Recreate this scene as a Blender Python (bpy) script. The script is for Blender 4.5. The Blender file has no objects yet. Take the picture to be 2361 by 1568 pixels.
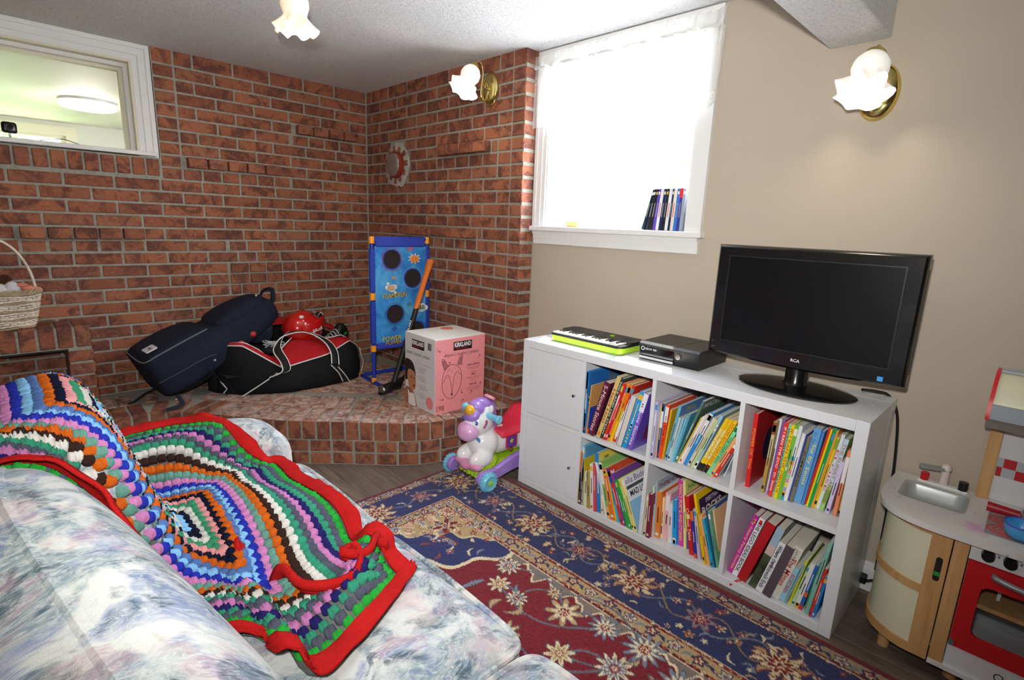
import bpy, bmesh, math, random
import numpy as np
from mathutils import Vector, Matrix

scene = bpy.context.scene
COL = scene.collection
random.seed(7)
PI = math.pi

# ---------------------------------------------------------------- camera
CAM = Vector((-1.84596, -1.76662, 1.31181))
cam_data = bpy.data.cameras.new('camera')
cam_data.sensor_fit = 'HORIZONTAL'
cam_data.sensor_width = 36.0
cam_data.lens = 1219.26 / 2361 * 36.0
cam_data.clip_start = 0.02
cam = bpy.data.objects.new('camera', cam_data)
COL.objects.link(cam)
RX = Vector((0.713153, -0.700028, 0.037061))
RY = -Vector((-0.123278, -0.177283, -0.976408))
RZ = -Vector((0.690083, 0.691760, -0.212728))
cam.matrix_world = Matrix(((RX.x, RY.x, RZ.x, CAM.x), (RX.y, RY.y, RZ.y, CAM.y), (RX.z, RY.z, RZ.z, CAM.z), (0, 0, 0, 1)))
scene.camera = cam

# ---------------------------------------------------------------- sky, sun, flash, exposure
world = bpy.data.worlds.new('sky'); scene.world = world
world.use_nodes = True
wn = world.node_tree.nodes; wl = world.node_tree.links
bg = wn['Background']
sky = wn.new('ShaderNodeTexSky')
sky.sky_type = 'PREETHAM' if 'PREETHAM' in [i.identifier for i in sky.bl_rna.properties['sky_type'].enum_items] else sky.sky_type
sky.sun_direction = Vector((0.40, 0.22, 0.91)).normalized()
sky.turbidity = 3.0
mixn = wn.new('ShaderNodeMix'); mixn.data_type = 'RGBA'; mixn.inputs[0].default_value = 0.55
wl.new(sky.outputs[0], mixn.inputs[6]); mixn.inputs[7].default_value = (0.9, 0.95, 1.0, 1)
wl.new(mixn.outputs[2], bg.inputs['Color'])
bg.inputs['Strength'].default_value = 14.0

def lamp(name, kind, energy, loc, color=(1, 1, 1), size=0.1, rot=None, sy=None):
    d = bpy.data.lights.new(name, kind); d.energy = energy; d.color = color
    if kind == 'AREA':
        d.size = size
        if sy: d.shape = 'RECTANGLE'; d.size_y = sy
    elif kind in ('POINT', 'SPOT'): d.shadow_soft_size = size
    o = bpy.data.objects.new(name, d); COL.objects.link(o); o.location = loc
    if rot is not None: o.rotation_euler = rot
    return o

sun = lamp('sun', 'SUN', 10.0, (3, 0, 6), (1.0, 0.95, 0.86))
sun.data.angle = 0.009
sun.rotation_euler = Vector((-0.40, -0.22, -0.91)).to_track_quat('-Z', 'Y').to_euler()
# the photographer's flash, a small lamp on top of the camera
flash = lamp('camera_flash', 'SPOT', 80.0, CAM + RY * 0.16 - RX * 0.05 + RZ * 0.03, (1.0, 0.985, 0.97), 0.035)
flash.data.spot_size = math.radians(132); flash.data.spot_blend = 1.0
flash.rotation_euler = (Vector((0.30, 0.55, 1.25)) - CAM).to_track_quat('-Z', 'Y').to_euler()

scene.view_settings.view_transform = 'Standard'
scene.view_settings.look = 'None'
scene.view_settings.gamma = 1.0
scene.view_settings.use_curve_mapping = False
scene.view_settings.exposure = 1.12

# ---------------------------------------------------------------- helpers
def lin(c):
    if isinstance(c, str):
        c = c.lstrip('#'); c = tuple(int(c[i:i + 2], 16) for i in (0, 2, 4))
    return tuple((v / 255 / 12.92 if v / 255 <= 0.04045 else ((v / 255 + 0.055) / 1.055) ** 2.4) for v in c[:3]) + (1.0,)

MATS = {}
class NT:
    """small wrapper for building node trees"""
    def __init__(self, name):
        self.m = bpy.data.materials.new(name); self.m.use_nodes = True
        self.t = self.m.node_tree; self.n = self.t.nodes; self.l = self.t.links
        self.b = self.n['Principled BSDF']
    def node(self, kind, **kw):
        n = self.n.new('ShaderNode' + kind)
        for k, v in kw.items():
            if hasattr(n, k): setattr(n, k, v)
            else: n.inputs[k.replace('_', ' ')].default_value = v
        return n
    def link(self, a, b): self.l.new(a, b)
    def noise(self, scale, detail=3, rough=.5, dist=0, vec=None, dims='3D'):
        n = self.node('TexNoise'); n.inputs['Scale'].default_value = scale; n.inputs['Detail'].default_value = detail
        n.inputs['Roughness'].default_value = rough; n.inputs['Distortion'].default_value = dist
        if vec is not None: self.link(vec, n.inputs['Vector'])
        return n.outputs['Fac']
    def coord(self, kind='Object'): return self.node('TexCoord').outputs[kind]
    def mapping(self, vec, scale=(1, 1, 1), loc=(0, 0, 0), rot=(0, 0, 0)):
        n = self.node('Mapping'); n.inputs['Scale'].default_value = scale; n.inputs['Location'].default_value = loc; n.inputs['Rotation'].default_value = rot
        self.link(vec, n.inputs['Vector']); return n.outputs[0]
    def ramp(self, fac, stops, interp='LINEAR'):
        n = self.node('ValToRGB'); r = n.color_ramp; r.interpolation = interp
        while len(r.elements) < len(stops): r.elements.new(.5)
        for e, (p, c) in zip(r.elements, stops):
            e.position = p; e.color = c if len(c) == 4 and not isinstance(c, str) and max(c) <= 1 else lin(c)
        self.link(fac, n.inputs[0]); return n.outputs[0]
    def mix(self, fac, a, b, blend='MIX'):
        n = self.node('Mix'); n.data_type = 'RGBA'; n.blend_type = blend
        for s, i in ((fac, 0), (a, 6), (b, 7)):
            if hasattr(s, 'is_output'): self.link(s, n.inputs[i])
            else: n.inputs[i].default_value = s if i == 0 else (s if (not isinstance(s, str) and len(s) == 4) else lin(s))
        return n.outputs[2]
    def math(self, op, a, b=0.0):
        n = self.node('Math'); n.operation = op
        for s, i in ((a, 0), (b, 1)):
            if hasattr(s, 'is_output'): self.link(s, n.inputs[i])
            else: n.inputs[i].default_value = s
        return n.outputs[0]
    def bump(self, h, strength=.3, dist=.01):
        n = self.node('Bump'); n.inputs['Strength'].default_value = strength; n.inputs['Distance'].default_value = dist
        self.link(h, n.inputs['Height']); self.link(n.outputs[0], self.b.inputs['Normal'])
    def base(self, c):
        if hasattr(c, 'is_output'): self.link(c, self.b.inputs['Base Color'])
        else: self.b.inputs['Base Color'].default_value = c if (not isinstance(c, str) and len(c) == 4) else lin(c)
    def set(self, rough=None, metal=None, spec=None, **kw):
        if rough is not None: self.b.inputs['Roughness'].default_value = rough
        if metal is not None: self.b.inputs['Metallic'].default_value = metal
        if spec is not None: self.b.inputs['Specular IOR Level'].default_value = spec
        for k, v in kw.items(): self.b.inputs[k.replace('_', ' ')].default_value = v

def mat(c, rough=.5, metal=0, spec=.5, bump=None, var=0, emit=0, ecol=None, name=None, coat=0, alpha=None, trans=0):
    """plain procedural material; bump=(scale,strength), var = colour variation"""
    key = (str(c), rough, metal, spec, bump, var, emit, str(ecol), coat, alpha, trans)
    if key in MATS: return MATS[key]
    n = NT(name or 'mat_%d' % len(MATS)); n.set(rough, metal, spec)
    cl = lin(c)
    if var:
        f = n.noise(14, 4, .6, vec=n.coord())
        n.base(n.ramp(f, [(.3, tuple(v * (1 - var) for v in cl[:3]) + (1,)), (.7, tuple(min(1, v * (1 + var)) for v in cl[:3]) + (1,))]))
    else: n.base(cl)
    if bump: n.bump(n.noise(bump[0], 4, .6, vec=n.coord()), bump[1], .004)
    if emit:
        n.b.inputs['Emission Color'].default_value = lin(ecol or c); n.b.inputs['Emission Strength'].default_value = emit
    if coat: n.b.inputs['Coat Weight'].default_value = coat; n.b.inputs['Coat Roughness'].default_value = .06
    if alpha is not None: n.b.inputs['Alpha'].default_value = alpha
    if trans: n.b.inputs['Transmission Weight'].default_value = trans
    MATS[key] = n.m
    return n.m

class MB:
    """collects geometry of ONE mesh"""
    def __init__(s): s.v = []; s.f = []
    def add(s, vs, fs, M=None):
        o = len(s.v)
        s.v.extend([(M @ Vector(p))[:] for p in vs] if M is not None else [tuple(p) for p in vs])
        s.f.extend([tuple(i + o for i in f) for f in fs]); return s
    def box(s, x0, x1, y0, y1, z0, z1, bev=0, M=None, seg=1):
        x0, x1 = sorted((x0, x1)); y0, y1 = sorted((y0, y1)); z0, z1 = sorted((z0, z1))
        if bev <= 0:
            vs = [(x, y, z) for z in (z0, z1) for y in (y0, y1) for x in (x0, x1)]
            return s.add(vs, [(0, 2, 3, 1), (4, 5, 7, 6), (0, 1, 5, 4), (2, 6, 7, 3), (0, 4, 6, 2), (1, 3, 7, 5)], M)
        bm = bmesh.new(); bmesh.ops.create_cube(bm, size=1)
        for v in bm.verts: v.co = ((x0 + x1) / 2 + v.co.x * (x1 - x0), (y0 + y1) / 2 + v.co.y * (y1 - y0), (z0 + z1) / 2 + v.co.z * (z1 - z0))
        b = min(bev, .49 * min(x1 - x0, y1 - y0, z1 - z0))
        bmesh.ops.bevel(bm, geom=bm.edges[:], offset=b, segments=seg, affect='EDGES', profile=.5)
        bm.verts.index_update()
        s.add([v.co[:] for v in bm.verts], [[v.index for v in f.verts] for f in bm.faces], M); bm.free(); return s
    def prism(s, poly, z0, z1, M=None, caps=True):
        n = len(poly); vs = [(x, y, z0) for x, y in poly] + [(x, y, z1) for x, y in poly]
        fs = [(i, (i + 1) % n, n + (i + 1) % n, n + i) for i in range(n)]
        if caps: fs += [tuple(range(n - 1, -1, -1)), tuple(range(n, 2 * n))]
        return s.add(vs, fs, M)
    def lathe(s, prof, n=24, M=None, a0=0, a1=2 * PI, wob=None):
        full = abs(a1 - a0 - 2 * PI) < 1e-6; m = n if full else n + 1
        vs = []
        for r, z in prof:
            for i in range(m):
                a = a0 + (a1 - a0) * i / n
                rr, zz = (r, z) if wob is None else wob(r, z, a)
                vs.append((rr * math.cos(a), rr * math.sin(a), zz))
        fs = []
        for j in range(len(prof) - 1):
            for i in range(n):
                k = (i + 1) % m if full else i + 1
                fs.append((j * m + i, j * m + k, (j + 1) * m + k, (j + 1) * m + i))
        if full and prof[0][0] > 1e-6 and wob is None and s_cap(prof): fs.append(tuple(range(m - 1, -1, -1))); fs.append(tuple((len(prof) - 1) * m + i for i in range(m)))
        return s.add(vs, fs, M)
    def cyl(s, p0, p1, r0, r1=None, n=16, caps=True):
        r1 = r0 if r1 is None else r1; p0 = Vector(p0); p1 = Vector(p1); d = p1 - p0
        M = Matrix.Translation(p0) @ d.to_track_quat('Z', 'Y').to_matrix().to_4x4(); L = d.length
        vs = [(r * math.cos(2 * PI * i / n), r * math.sin(2 * PI * i / n), z) for r, z in ((r0, 0), (r1, L)) for i in range(n)]
        fs = [(i, (i + 1) % n, n + (i + 1) % n, n + i) for i in range(n)]
        if caps: fs += [tuple(range(n - 1, -1, -1)), tuple(range(n, 2 * n))]
        return s.add(vs, fs, M)
    def tube(s, pts, r, n=8, closed=False, caps=True, flat=None):
        pts = [Vector(p) for p in pts]; N = len(pts); rs = r if isinstance(r, (list, tuple)) else [r] * N
        vs = []; up = Vector((0, 0, 1)); prev = None
        for i in range(N):
            a = pts[i - 1] if (i > 0 or closed) else pts[i]; b = pts[(i + 1) % N] if (i < N - 1 or closed) else pts[i]
            t = (b - a).normalized()
            if prev is None:
                x = t.cross(up)
                if x.length < .1: x = t.cross(Vector((1, 0, 0)))
                x.normalize()
            else: x = (prev - t * prev.dot(t)).normalized()
            prev = x; y = t.cross(x)
            for k in range(n):
                a_ = 2 * PI * k / n; fx, fy = (1, 1) if flat is None else flat
                vs.append((pts[i] + x * (math.cos(a_) * rs[i] * fx) + y * (math.sin(a_) * rs[i] * fy))[:])
        fs = []
        for i in range(N if closed else N - 1):
            j = (i + 1) % N
            for k in range(n): fs.append((i * n + k, i * n + (k + 1) % n, j * n + (k + 1) % n, j * n + k))
        if caps and not closed: fs += [tuple(range(n - 1, -1, -1)), tuple((N - 1) * n + k for k in range(n))]
        return s.add(vs, fs)
    def ell(s, c, r, nu=20, nv=12, M=None):
        vs = [(c[0], c[1], c[2] - r[2])]
        for j in range(1, nv):
            p = -PI / 2 + PI * j / nv
            vs += [(c[0] + r[0] * math.cos(p) * math.cos(2 * PI * i / nu), c[1] + r[1] * math.cos(p) * math.sin(2 * PI * i / nu), c[2] + r[2] * math.sin(p)) for i in range(nu)]
        vs.append((c[0], c[1], c[2] + r[2])); top = len(vs) - 1
        fs = [(0, 1 + (i + 1) % nu, 1 + i) for i in range(nu)]
        for j in range(nv - 2):
            for i in range(nu): fs.append((1 + j * nu + i, 1 + j * nu + (i + 1) % nu, 1 + (j + 1) * nu + (i + 1) % nu, 1 + (j + 1) * nu + i))
        fs += [(top, 1 + (nv - 2) * nu + i, 1 + (nv - 2) * nu + (i + 1) % nu) for i in range(nu)]
        return s.add(vs, fs, M)
    def grid(s, P, cu=False, cv=False):
        """P: rows of points"""
        nv = len(P); nu = len(P[0]); vs = [tuple(p) for row in P for p in row]; fs = []
        for j in range(nv if cv else nv - 1):
            for i in range(nu if cu else nu - 1):
                a, b = (i + 1) % nu, (j + 1) % nv
                fs.append((j * nu + i, j * nu + a, b * nu + a, b * nu + i))
        return s.add(vs, fs)
    def mesh(s, name, smooth=40):
        me = bpy.data.meshes.new(name); me.from_pydata(s.v, [], s.f); me.update()
        if smooth:
            me.polygons.foreach_set('use_smooth', [True] * len(me.polygons))
            me.set_sharp_from_angle(angle=math.radians(smooth))
        return me
    def build(s, name, m, parent=None, smooth=40, loc=None, rot=None):
        return obj(name, s.mesh(name, smooth), m, parent, loc, rot)

def s_cap(prof): return False

def obj(name, me, m=None, parent=None, loc=None, rot=None):
    o = bpy.data.objects.new(name, me); COL.objects.link(o)
    if m is not None:
        if len(me.materials) == 0: me.materials.append(m)
        elif me.materials[0] is not m:
            o.material_slots[0].link = 'OBJECT'; o.material_slots[0].material = m
    if parent is not None: o.parent = parent
    if loc is not None: o.location = loc
    if rot is not None: o.rotation_euler = rot
    return o

def tag(o, label=None, cat=None, group=None, kind=None):
    if label: o['label'] = label
    if cat: o['category'] = cat
    if group: o['group'] = group
    if kind: o['kind'] = kind
    return o

def thing(name, label, cat, loc=(0, 0, 0), rot=(0, 0, 0), group=None):
    o = bpy.data.objects.new(name, None); COL.objects.link(o); o.empty_display_size = .05
    o.location = loc; o.rotation_euler = rot
    return tag(o, label, cat, group)

def struct(o): o['kind'] = 'structure'; return o

def B(*a, **k): return MB().box(*a, **k)

def rrect(x0, x1, y0, y1, r, n=5):
    pts = []
    for cx, cy, a in ((x1 - r, y1 - r, 0), (x0 + r, y1 - r, 90), (x0 + r, y0 + r, 180), (x1 - r, y0 + r, 270)):
        for i in range(n + 1):
            t = math.radians(a + 90 * i / n); pts.append((cx + r * math.cos(t), cy + r * math.sin(t)))
    return pts

def smoothpath(pts, n=8, closed=False):
    """Catmull-Rom through points"""
    pts = [Vector(p) for p in pts]; N = len(pts); out = []
    rng = range(N) if closed else range(N - 1)
    for i in rng:
        p1, p2 = pts[i], pts[(i + 1) % N]
        p0 = pts[i - 1] if (i > 0 or closed) else p1 * 2 - p2
        p3 = pts[(i + 2) % N] if (i + 2 < N or closed) else p2 * 2 - p1
        for k in range(n):
            t = k / n
            out.append(.5 * ((2 * p1) + (-p0 + p2) * t + (2 * p0 - 5 * p1 + 4 * p2 - p3) * t * t + (-p0 + 3 * p1 - 3 * p2 + p3) * t ** 3))
    if not closed: out.append(pts[-1])
    return out

TEXTS = []
def text(parent, s, m, org, xd, yd, h, length=None, align='L', bold=0.0, name='lettering', ext=0.0002):
    """flat lettering lying at org, reading along xd, upright along yd; filled in by flush_texts"""
    me = bpy.data.meshes.new(name); o = bpy.data.objects.new(name, me); COL.objects.link(o)
    if parent is not None: o.parent = parent
    TEXTS.append((o, me, s, m, Vector(org), Vector(xd).normalized(), Vector(yd).normalized(), h, length, align, bold, ext)); return o

def flush_texts():
    tmp = {}
    for t in TEXTS:
        k = (t[2], t[10])
        if k not in tmp:
            cu = bpy.data.curves.new('t', 'FONT'); cu.body = t[2]; cu.resolution_u = 2; cu.offset = t[10]
            o = bpy.data.objects.new('t', cu); COL.objects.link(o); tmp[k] = o
    dg = bpy.context.evaluated_depsgraph_get(); dg.update()
    geo = {}
    for k, o in tmp.items():
        me = bpy.data.meshes.new_from_object(o.evaluated_get(dg))
        vs = [v.co[:] for v in me.vertices]; fs = [tuple(p.vertices) for p in me.polygons]
        geo[k] = (vs, fs); bpy.data.meshes.remove(me)
    for o in tmp.values():
        cu = o.data; bpy.data.objects.remove(o); bpy.data.curves.remove(cu)
    for o, me, s, m, org, xd, yd, h, length, align, bold, ext in TEXTS:
        vs, fs = geo[(s, bold)]
        if not vs: continue
        x0 = min(v[0] for v in vs); x1 = max(v[0] for v in vs); y0 = min(v[1] for v in vs); y1 = max(v[1] for v in vs)
        sy = h / max(1e-6, y1 - y0); sx = sy if length is None else length / max(1e-6, x1 - x0)
        W = (x1 - x0) * sx; off = 0 if align == 'L' else (-W / 2 if align == 'C' else -W)
        nrm = xd.cross(yd)
        co = [(org + xd * ((v[0] - x0) * sx + off) + yd * ((v[1] - y0) * sy) + nrm * ext)[:] for v in vs]
        me.from_pydata(co, [], fs); me.update(); me.materials.append(m)

# ---------------------------------------------------------------- room shell
XW, XB, YB, YO, HC = .405, .2977, 2.0025, .347, 2.2165
XL, YF = -4.3, -4.2
S, PL, HL, J0 = .0709, .2215, .111, 2.137

def m_brick(name, worn=0.0, tint=1.0):
    n = NT(name); oi = n.node('ObjectInfo'); r = oi.outputs['Random']
    geo = n.node('NewGeometry').outputs['Position']
    cx = n.node('CombineXYZ'); n.link(n.math('MULTIPLY', r, 37.0), cx.inputs[0]); n.link(n.math('MULTIPLY', r, 91.0), cx.inputs[1])
    va = n.node('VectorMath'); va.operation = 'ADD'; n.link(geo, va.inputs[0]); n.link(cx.outputs[0], va.inputs[1]); v = va.outputs[0]
    big = n.noise(11, 5, .68, .7, v); fine = n.noise(70, 5, .65, .6, v); grit = n.noise(420, 2, .5, 0, v)
    body = n.ramp(r, [(0, (152, 92, 66)), (.35, (170, 106, 76)), (.7, (138, 82, 62)), (1, (160, 106, 80))])
    dark = n.mix(n.math('MULTIPLY', r, .6), (90, 54, 49), (106, 64, 55))
    f1 = n.ramp(big, [(.46, (0, 0, 0, 1)), (.58, (1, 1, 1, 1))])
    c = n.mix(n.math('MULTIPLY', f1, .85), body, dark)
    f2 = n.ramp(fine, [(.52, (0, 0, 0, 1)), (.70, (1, 1, 1, 1))])
    c = n.mix(n.math('MULTIPLY', f2, .45), c, (186, 130, 100))
    c = n.mix(n.math('MULTIPLY', n.ramp(grit, [(.3, (1, 1, 1, 1)), (.5, (0, 0, 0, 1))]), .25), c, (96, 60, 48))
    if worn:
        w = n.noise(17, 6, .72, .8, v); sx = n.node('SeparateXYZ'); n.link(n.node('NewGeometry').outputs['Normal'], sx.inputs[0])
        up = n.ramp(sx.outputs[2], [(.5, (0, 0, 0, 1)), (.8, (1, 1, 1, 1))])
        c = n.mix(n.math('MULTIPLY', n.math('MULTIPLY', n.ramp(w, [(.40, (0, 0, 0, 1)), (.60, (1, 1, 1, 1))]), worn), up), c, (204, 184, 170))
    n.base(c); n.set(.82, 0, .3)
    n.bump(n.math('ADD', n.math('MULTIPLY', fine, .7), n.math('MULTIPLY', grit, .5)), .55, .004)
    return n.m
BRICK = m_brick('brick_face'); BRICK_W = m_brick('brick_worn', .9)
def m_mortar():
    n = NT('mortar'); v = n.node('NewGeometry').outputs['Position']
    n.base(n.ramp(n.noise(60, 4, .6, vec=v), [(.3, (140, 138, 126)), (.7, (166, 163, 151))])); n.set(.9, 0, .2)
    n.bump(n.noise(300, 3, .6, vec=v), .4, .003); return n.m
MORTAR = m_mortar()
def m_ceiling():
    n = NT('stippled_ceiling'); v = n.node('NewGeometry').outputs['Position']
    a = n.noise(95, 4, .7, .3, v); b = n.noise(230, 3, .6, 0, v)
    n.base(n.ramp(a, [(.30, (222, 222, 221)), (.52, (248, 248, 247))])); n.set(.95, 0, .1)
    n.bump(n.math('ADD', a, n.math('MULTIPLY', b, .6)), .9, .013); return n.m
CEIL = m_ceiling()
def m_paint(name, c, b=.15, rough=.6):
    n = NT(name); v = n.node('NewGeometry').outputs['Position']; n.base(c); n.set(rough, 0, .35); n.bump(n.noise(240, 3, .6, vec=v), b, .001); return n.m
WALLP = m_paint('beige_wall_paint', (188, 175, 157)); WHITE_TRIM = m_paint('white_trim_paint', (232, 232, 230), .05, .4)
def m_floor():
    n = NT('vinyl_plank'); oi = n.node('ObjectInfo'); r = oi.outputs['Random']
    co = n.node('NewGeometry').outputs['Position']
    cx = n.node('CombineXYZ'); n.link(n.math('MULTIPLY', r, 53.0), cx.inputs[2])
    va = n.node('VectorMath'); va.operation = 'ADD'; n.link(n.mapping(co, (22, 1.6, 1)), va.inputs[0]); n.link(cx.outputs[0], va.inputs[1])
    g = n.noise(2.2, 6, .68, 1.1, va.outputs[0]); g2 = n.noise(7, 4, .6, .5, va.outputs[0])
    c = n.ramp(g, [(.30, (78, 67, 58)), (.5, (118, 103, 91)), (.72, (154, 138, 122))])
    c = n.mix(n.math('MULTIPLY', g2, .45), c, (98, 86, 76)); c = n.mix(n.math('MULTIPLY', r, .3), c, (84, 74, 66))
    n.base(c); n.set(.42, 0, .45); n.bump(g, .12, .002); return n.m
PLANK = m_floor()

# floor: base slab with planks laid along y
floor = struct(B(XL - .2, XW + .25, YF - .2, YB + .25, -.12, -.004).build('floor', mat((60, 54, 50), .8), smooth=0))
PW, PLN = .18, 1.22
pm = B(-PW / 2 + .0007, PW / 2 - .0007, -PLN / 2 + .0007, PLN / 2 - .0007, -.004, 0, .0012).mesh('plank')
for i in range(26):
    x = XW - PW / 2 - i * PW
    off = (i * .47) % PLN
    for j in range(-1, 5):
        y = 1.6 - off - j * PLN
        if y - PLN / 2 > 1.5 or y + PLN / 2 < -3.4: continue
        obj('plank', pm, PLANK, floor, (x, y, 0))

# ceiling with stipple, and the boxed beam
ceiling = struct(B(XL - .2, XW + .2, YF - .2, YB + .1, HC, HC + .1).build('ceiling', CEIL, smooth=0))
beam = tag(B(XL, XW, -1.253, -1.066, 1.969, HC, .004).build('ceiling_beam', CEIL, smooth=0), 'boxed ceiling beam with stippled finish above the wall sconce', kind='structure')

# plain walls
struct(B(XL - .15, XL, YF - .15, YB + .15, 0, HC).build('wall_left', WALLP, smooth=0))
struct(B(XL - .15, XW + .2, YF - .15, YF, 0, HC).build('wall_front', WALLP, smooth=0))
WY0, WY1, WZ0, WZ1 = -.588, .268, 1.305, 2.128      # daylight window opening
w = MB()
w.box(XW, XW + .2, YF, WY0, 0, HC); w.box(XW, XW + .2, WY1, YB + .2, 0, HC)
w.box(XW, XW + .2, WY0, WY1, 0, WZ0); w.box(XW, XW + .2, WY0, WY1, WZ1, HC)
struct(w.build('wall_right', WALLP, smooth=0))
bb = MB()
bb.box(XW - .014, XW, YF, YO - .002, 0, .085); bb.box(XW - .010, XW, YF, YO - .002, .085, .105); bb.box(XW - .006, XW, YF, YO - .002, .105, .115)
struct(bb.build('baseboard_right', WHITE_TRIM, smooth=0))

# ---------------------------------------------------------------- bricks
BMESH = {}
def brick_mesh(L, D, H, b=.0035):
    k = (round(L, 3), round(D, 3), round(H, 3))
    if k not in BMESH: BMESH[k] = B(-k[0] / 2, k[0] / 2, -k[1] / 2, k[1] / 2, -k[2] / 2, k[2] / 2, b).mesh('brick', 0)
    return BMESH[k]
def lay(specs, parent, m, limit=300):
    """specs: (centre, yaw, L, D, H, priority[, material]); the biggest ones become objects of their own, the rest one joined part"""
    specs = sorted(specs, key=lambda q: -q[5]); rest = MB()
    for i, q in enumerate(specs):
        c, yaw, L, D, H = q[:5]; mm = q[6] if len(q) > 6 else m
        jit = random.uniform(-.0012, .0012)
        if i < limit:
            o = obj('brick', brick_mesh(L, D, H), mm, parent, (c[0], c[1], c[2]), (random.uniform(-.004, .004), random.uniform(-.004, .004), yaw + random.uniform(-.004, .004)))
        else: rest.box(-L / 2, L / 2, -D / 2, D / 2, -H / 2, H / 2, .0035, Matrix.Translation(c) @ Matrix.Rotation(yaw, 4, 'Z'))
    if rest.v: rest.build('bricks', m, parent, 0)['kind'] = 'stuff'
MJ = .012   # mortar joint

# back wall: mortar body around the inner window opening
wx0, wx1, wz0 = -3.2, -1.047, 1.617
face = YB + .0045
wm = MB()
wm.box(XL, wx0, face, face + .24, 0, HC); wm.box(wx1, XW + .2, face, face + .24, 0, HC); wm.box(wx0, wx1, face, face + .24, 0, wz0)
wall_back = struct(wm.build('wall_back', MORTAR, smooth=0))
sp = []
def run(x0, x1, z0, z1, proud=0.0, pri=None):
    if x1 - x0 < .025: return
    L = x1 - x0 - MJ; H = z1 - z0 - MJ; D = .05 + proud
    sp.append(((.5 * (x0 + x1), YB - proud + D / 2, .5 * (z0 + z1)), 0, L, D, H, (L * H) * (1 if pri is None else pri)))
def course(k): return J0 - S * (k + 1), (HC + .012 if k < 0 else J0 - S * k)
special = {7: [(-.938, -.9185, 0)] + [(-.9185 + .1125 * i, -.9185 + .1125 * (i + 1), .05) for i in range(5)],
           8: [(-.938 + .108 * i, -.938 + .108 * (i + 1), 0) for i in range(6)],
           3: [(-.262, -.243, 0)] + [(-.243 + .112 * i, -.243 + .112 * (i + 1), .05) for i in range(4)],
           4: [(-.262 + .113 * i, -.262 + .113 * (i + 1), 0) for i in range(4)],
           13: [(-1.713 + .1095 * i, -1.713 + .1095 * (i + 1), .045) for i in range(5)] + [(-1.165, -1.062, 0)],
           14: [(-1.713 + .1095 * i, -1.713 + .1095 * (i + 1), -.003) for i in range(5)] + [(-.712, -.6, -.002), (-.6, -.499, 0)],
           15: [(-.659, -.541, -.002), (-.541, -.388, 0)],
           16: [(-.716, -.597, .012), (-.597, -.485, .012), (-.485, -.378, .012)],
           17: [(-.72, -.597, .012), (-.597, -.485, .012), (-.485, -.378, .012)],
           18: [(-.72, -.651, .008), (-.651, -.541, .008), (-.541, -.426, 0)]}
XMIN = -3.05
for k in range(-1, 27):
    z0, z1 = course(k)
    if z1 < .25: break
    z0 = max(z0, .245)
    left = -.938 if z0 > 1.53 else XMIN
    if z0 > 1.53:   # stacked headers beside the inner window
        run(-1.047, -.938, z0, z1)
    cuts = special.get(k, [])
    if z0 < 1.56 and z1 > 1.51 and z0 <= 1.53: pass
    base = (-.724 if k % 2 == 0 else -.616)
    js = sorted([base + PL * n for n in range(-13, 8)]); js = [j for j in js if left + .04 < j < XB - .055]
    edges = [left] + js + [XB]
    for a, b in zip(edges, edges[1:]):
        segs = [(a, b)]
        for (c0, c1, _) in cuts:
            ns = []
            for (p, q) in segs:
                if c1 <= p or c0 >= q: ns.append((p, q)); continue
                if c0 > p: ns.append((p, c0))
                if c1 < q: ns.append((c1, q))
            segs = ns
        hid = .05 if b < -1.85 else (.25 if (z1 < .72 and b < -1.5) else (1 if z0 > .5 else .6))
        for p, q in segs: run(p, q, z0, z1, 0, hid)
    for c0, c1, pr in cuts: run(c0, c1, z0, z1, pr, 3)
# soldier row under the inner window
for i in range(28):
    x1 = -1.052 - .0708 * i
    L = .0708 - MJ; H = .092
    sp.append(((x1 - .0354, YB + .02, 1.5615), 0, L, .05, H, 1 if x1 > -1.9 else 0))
# drop bricks of the courses that the soldier row replaces
sp = [q for q in sp if not (q[3] < .06 and q[2] > .07 and q[0][0] < -1.05 and 1.515 < q[0][2] < 1.62)]
sp.append(((-.9925, YB + .025, 1.5345), 0, .109 - MJ, .05, S - MJ, 5))
lay(sp, wall_back, BRICK)

# side brick panel (chimney corner) standing in front of the right wall
sm = MB(); sm.box(XB + .0045, XW - .001, YO + .0045, YB + .006, 0, HC)
wall_side = struct(sm.build('wall_chimney', MORTAR, smooth=0))
wall_side['label'] = 'brick clad corner of the room with a foil flue cover'
sp = []
def runs(y0, y1, z0, z1, proud=0.0, pri=1):
    if y1 - y0 < .025: return
    L = y1 - y0 - MJ; H = z1 - z0 - MJ; D = .05 + proud
    sp.append(((XB - proud + D / 2, .5 * (y0 + y1), .5 * (z0 + z1)), -PI / 2, L, D, H, L * H * pri))
SP = .2285
special = {5: [(.614 + .114 * i, .614 + .114 * (i + 1), .05) for i in range(4)] + [(.556, .614, 0)],
           6: [(.556 + .1285 * i, .556 + .1285 * (i + 1), 0) for i in range(4)],
           12: [(.722 + .1105 * i, .722 + .1105 * (i + 1), .032) for i in range(7)],
           13: [(.722 + .1105 * i, .722 + .1105 * (i + 1), -.003) for i in range(4)]}
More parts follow.
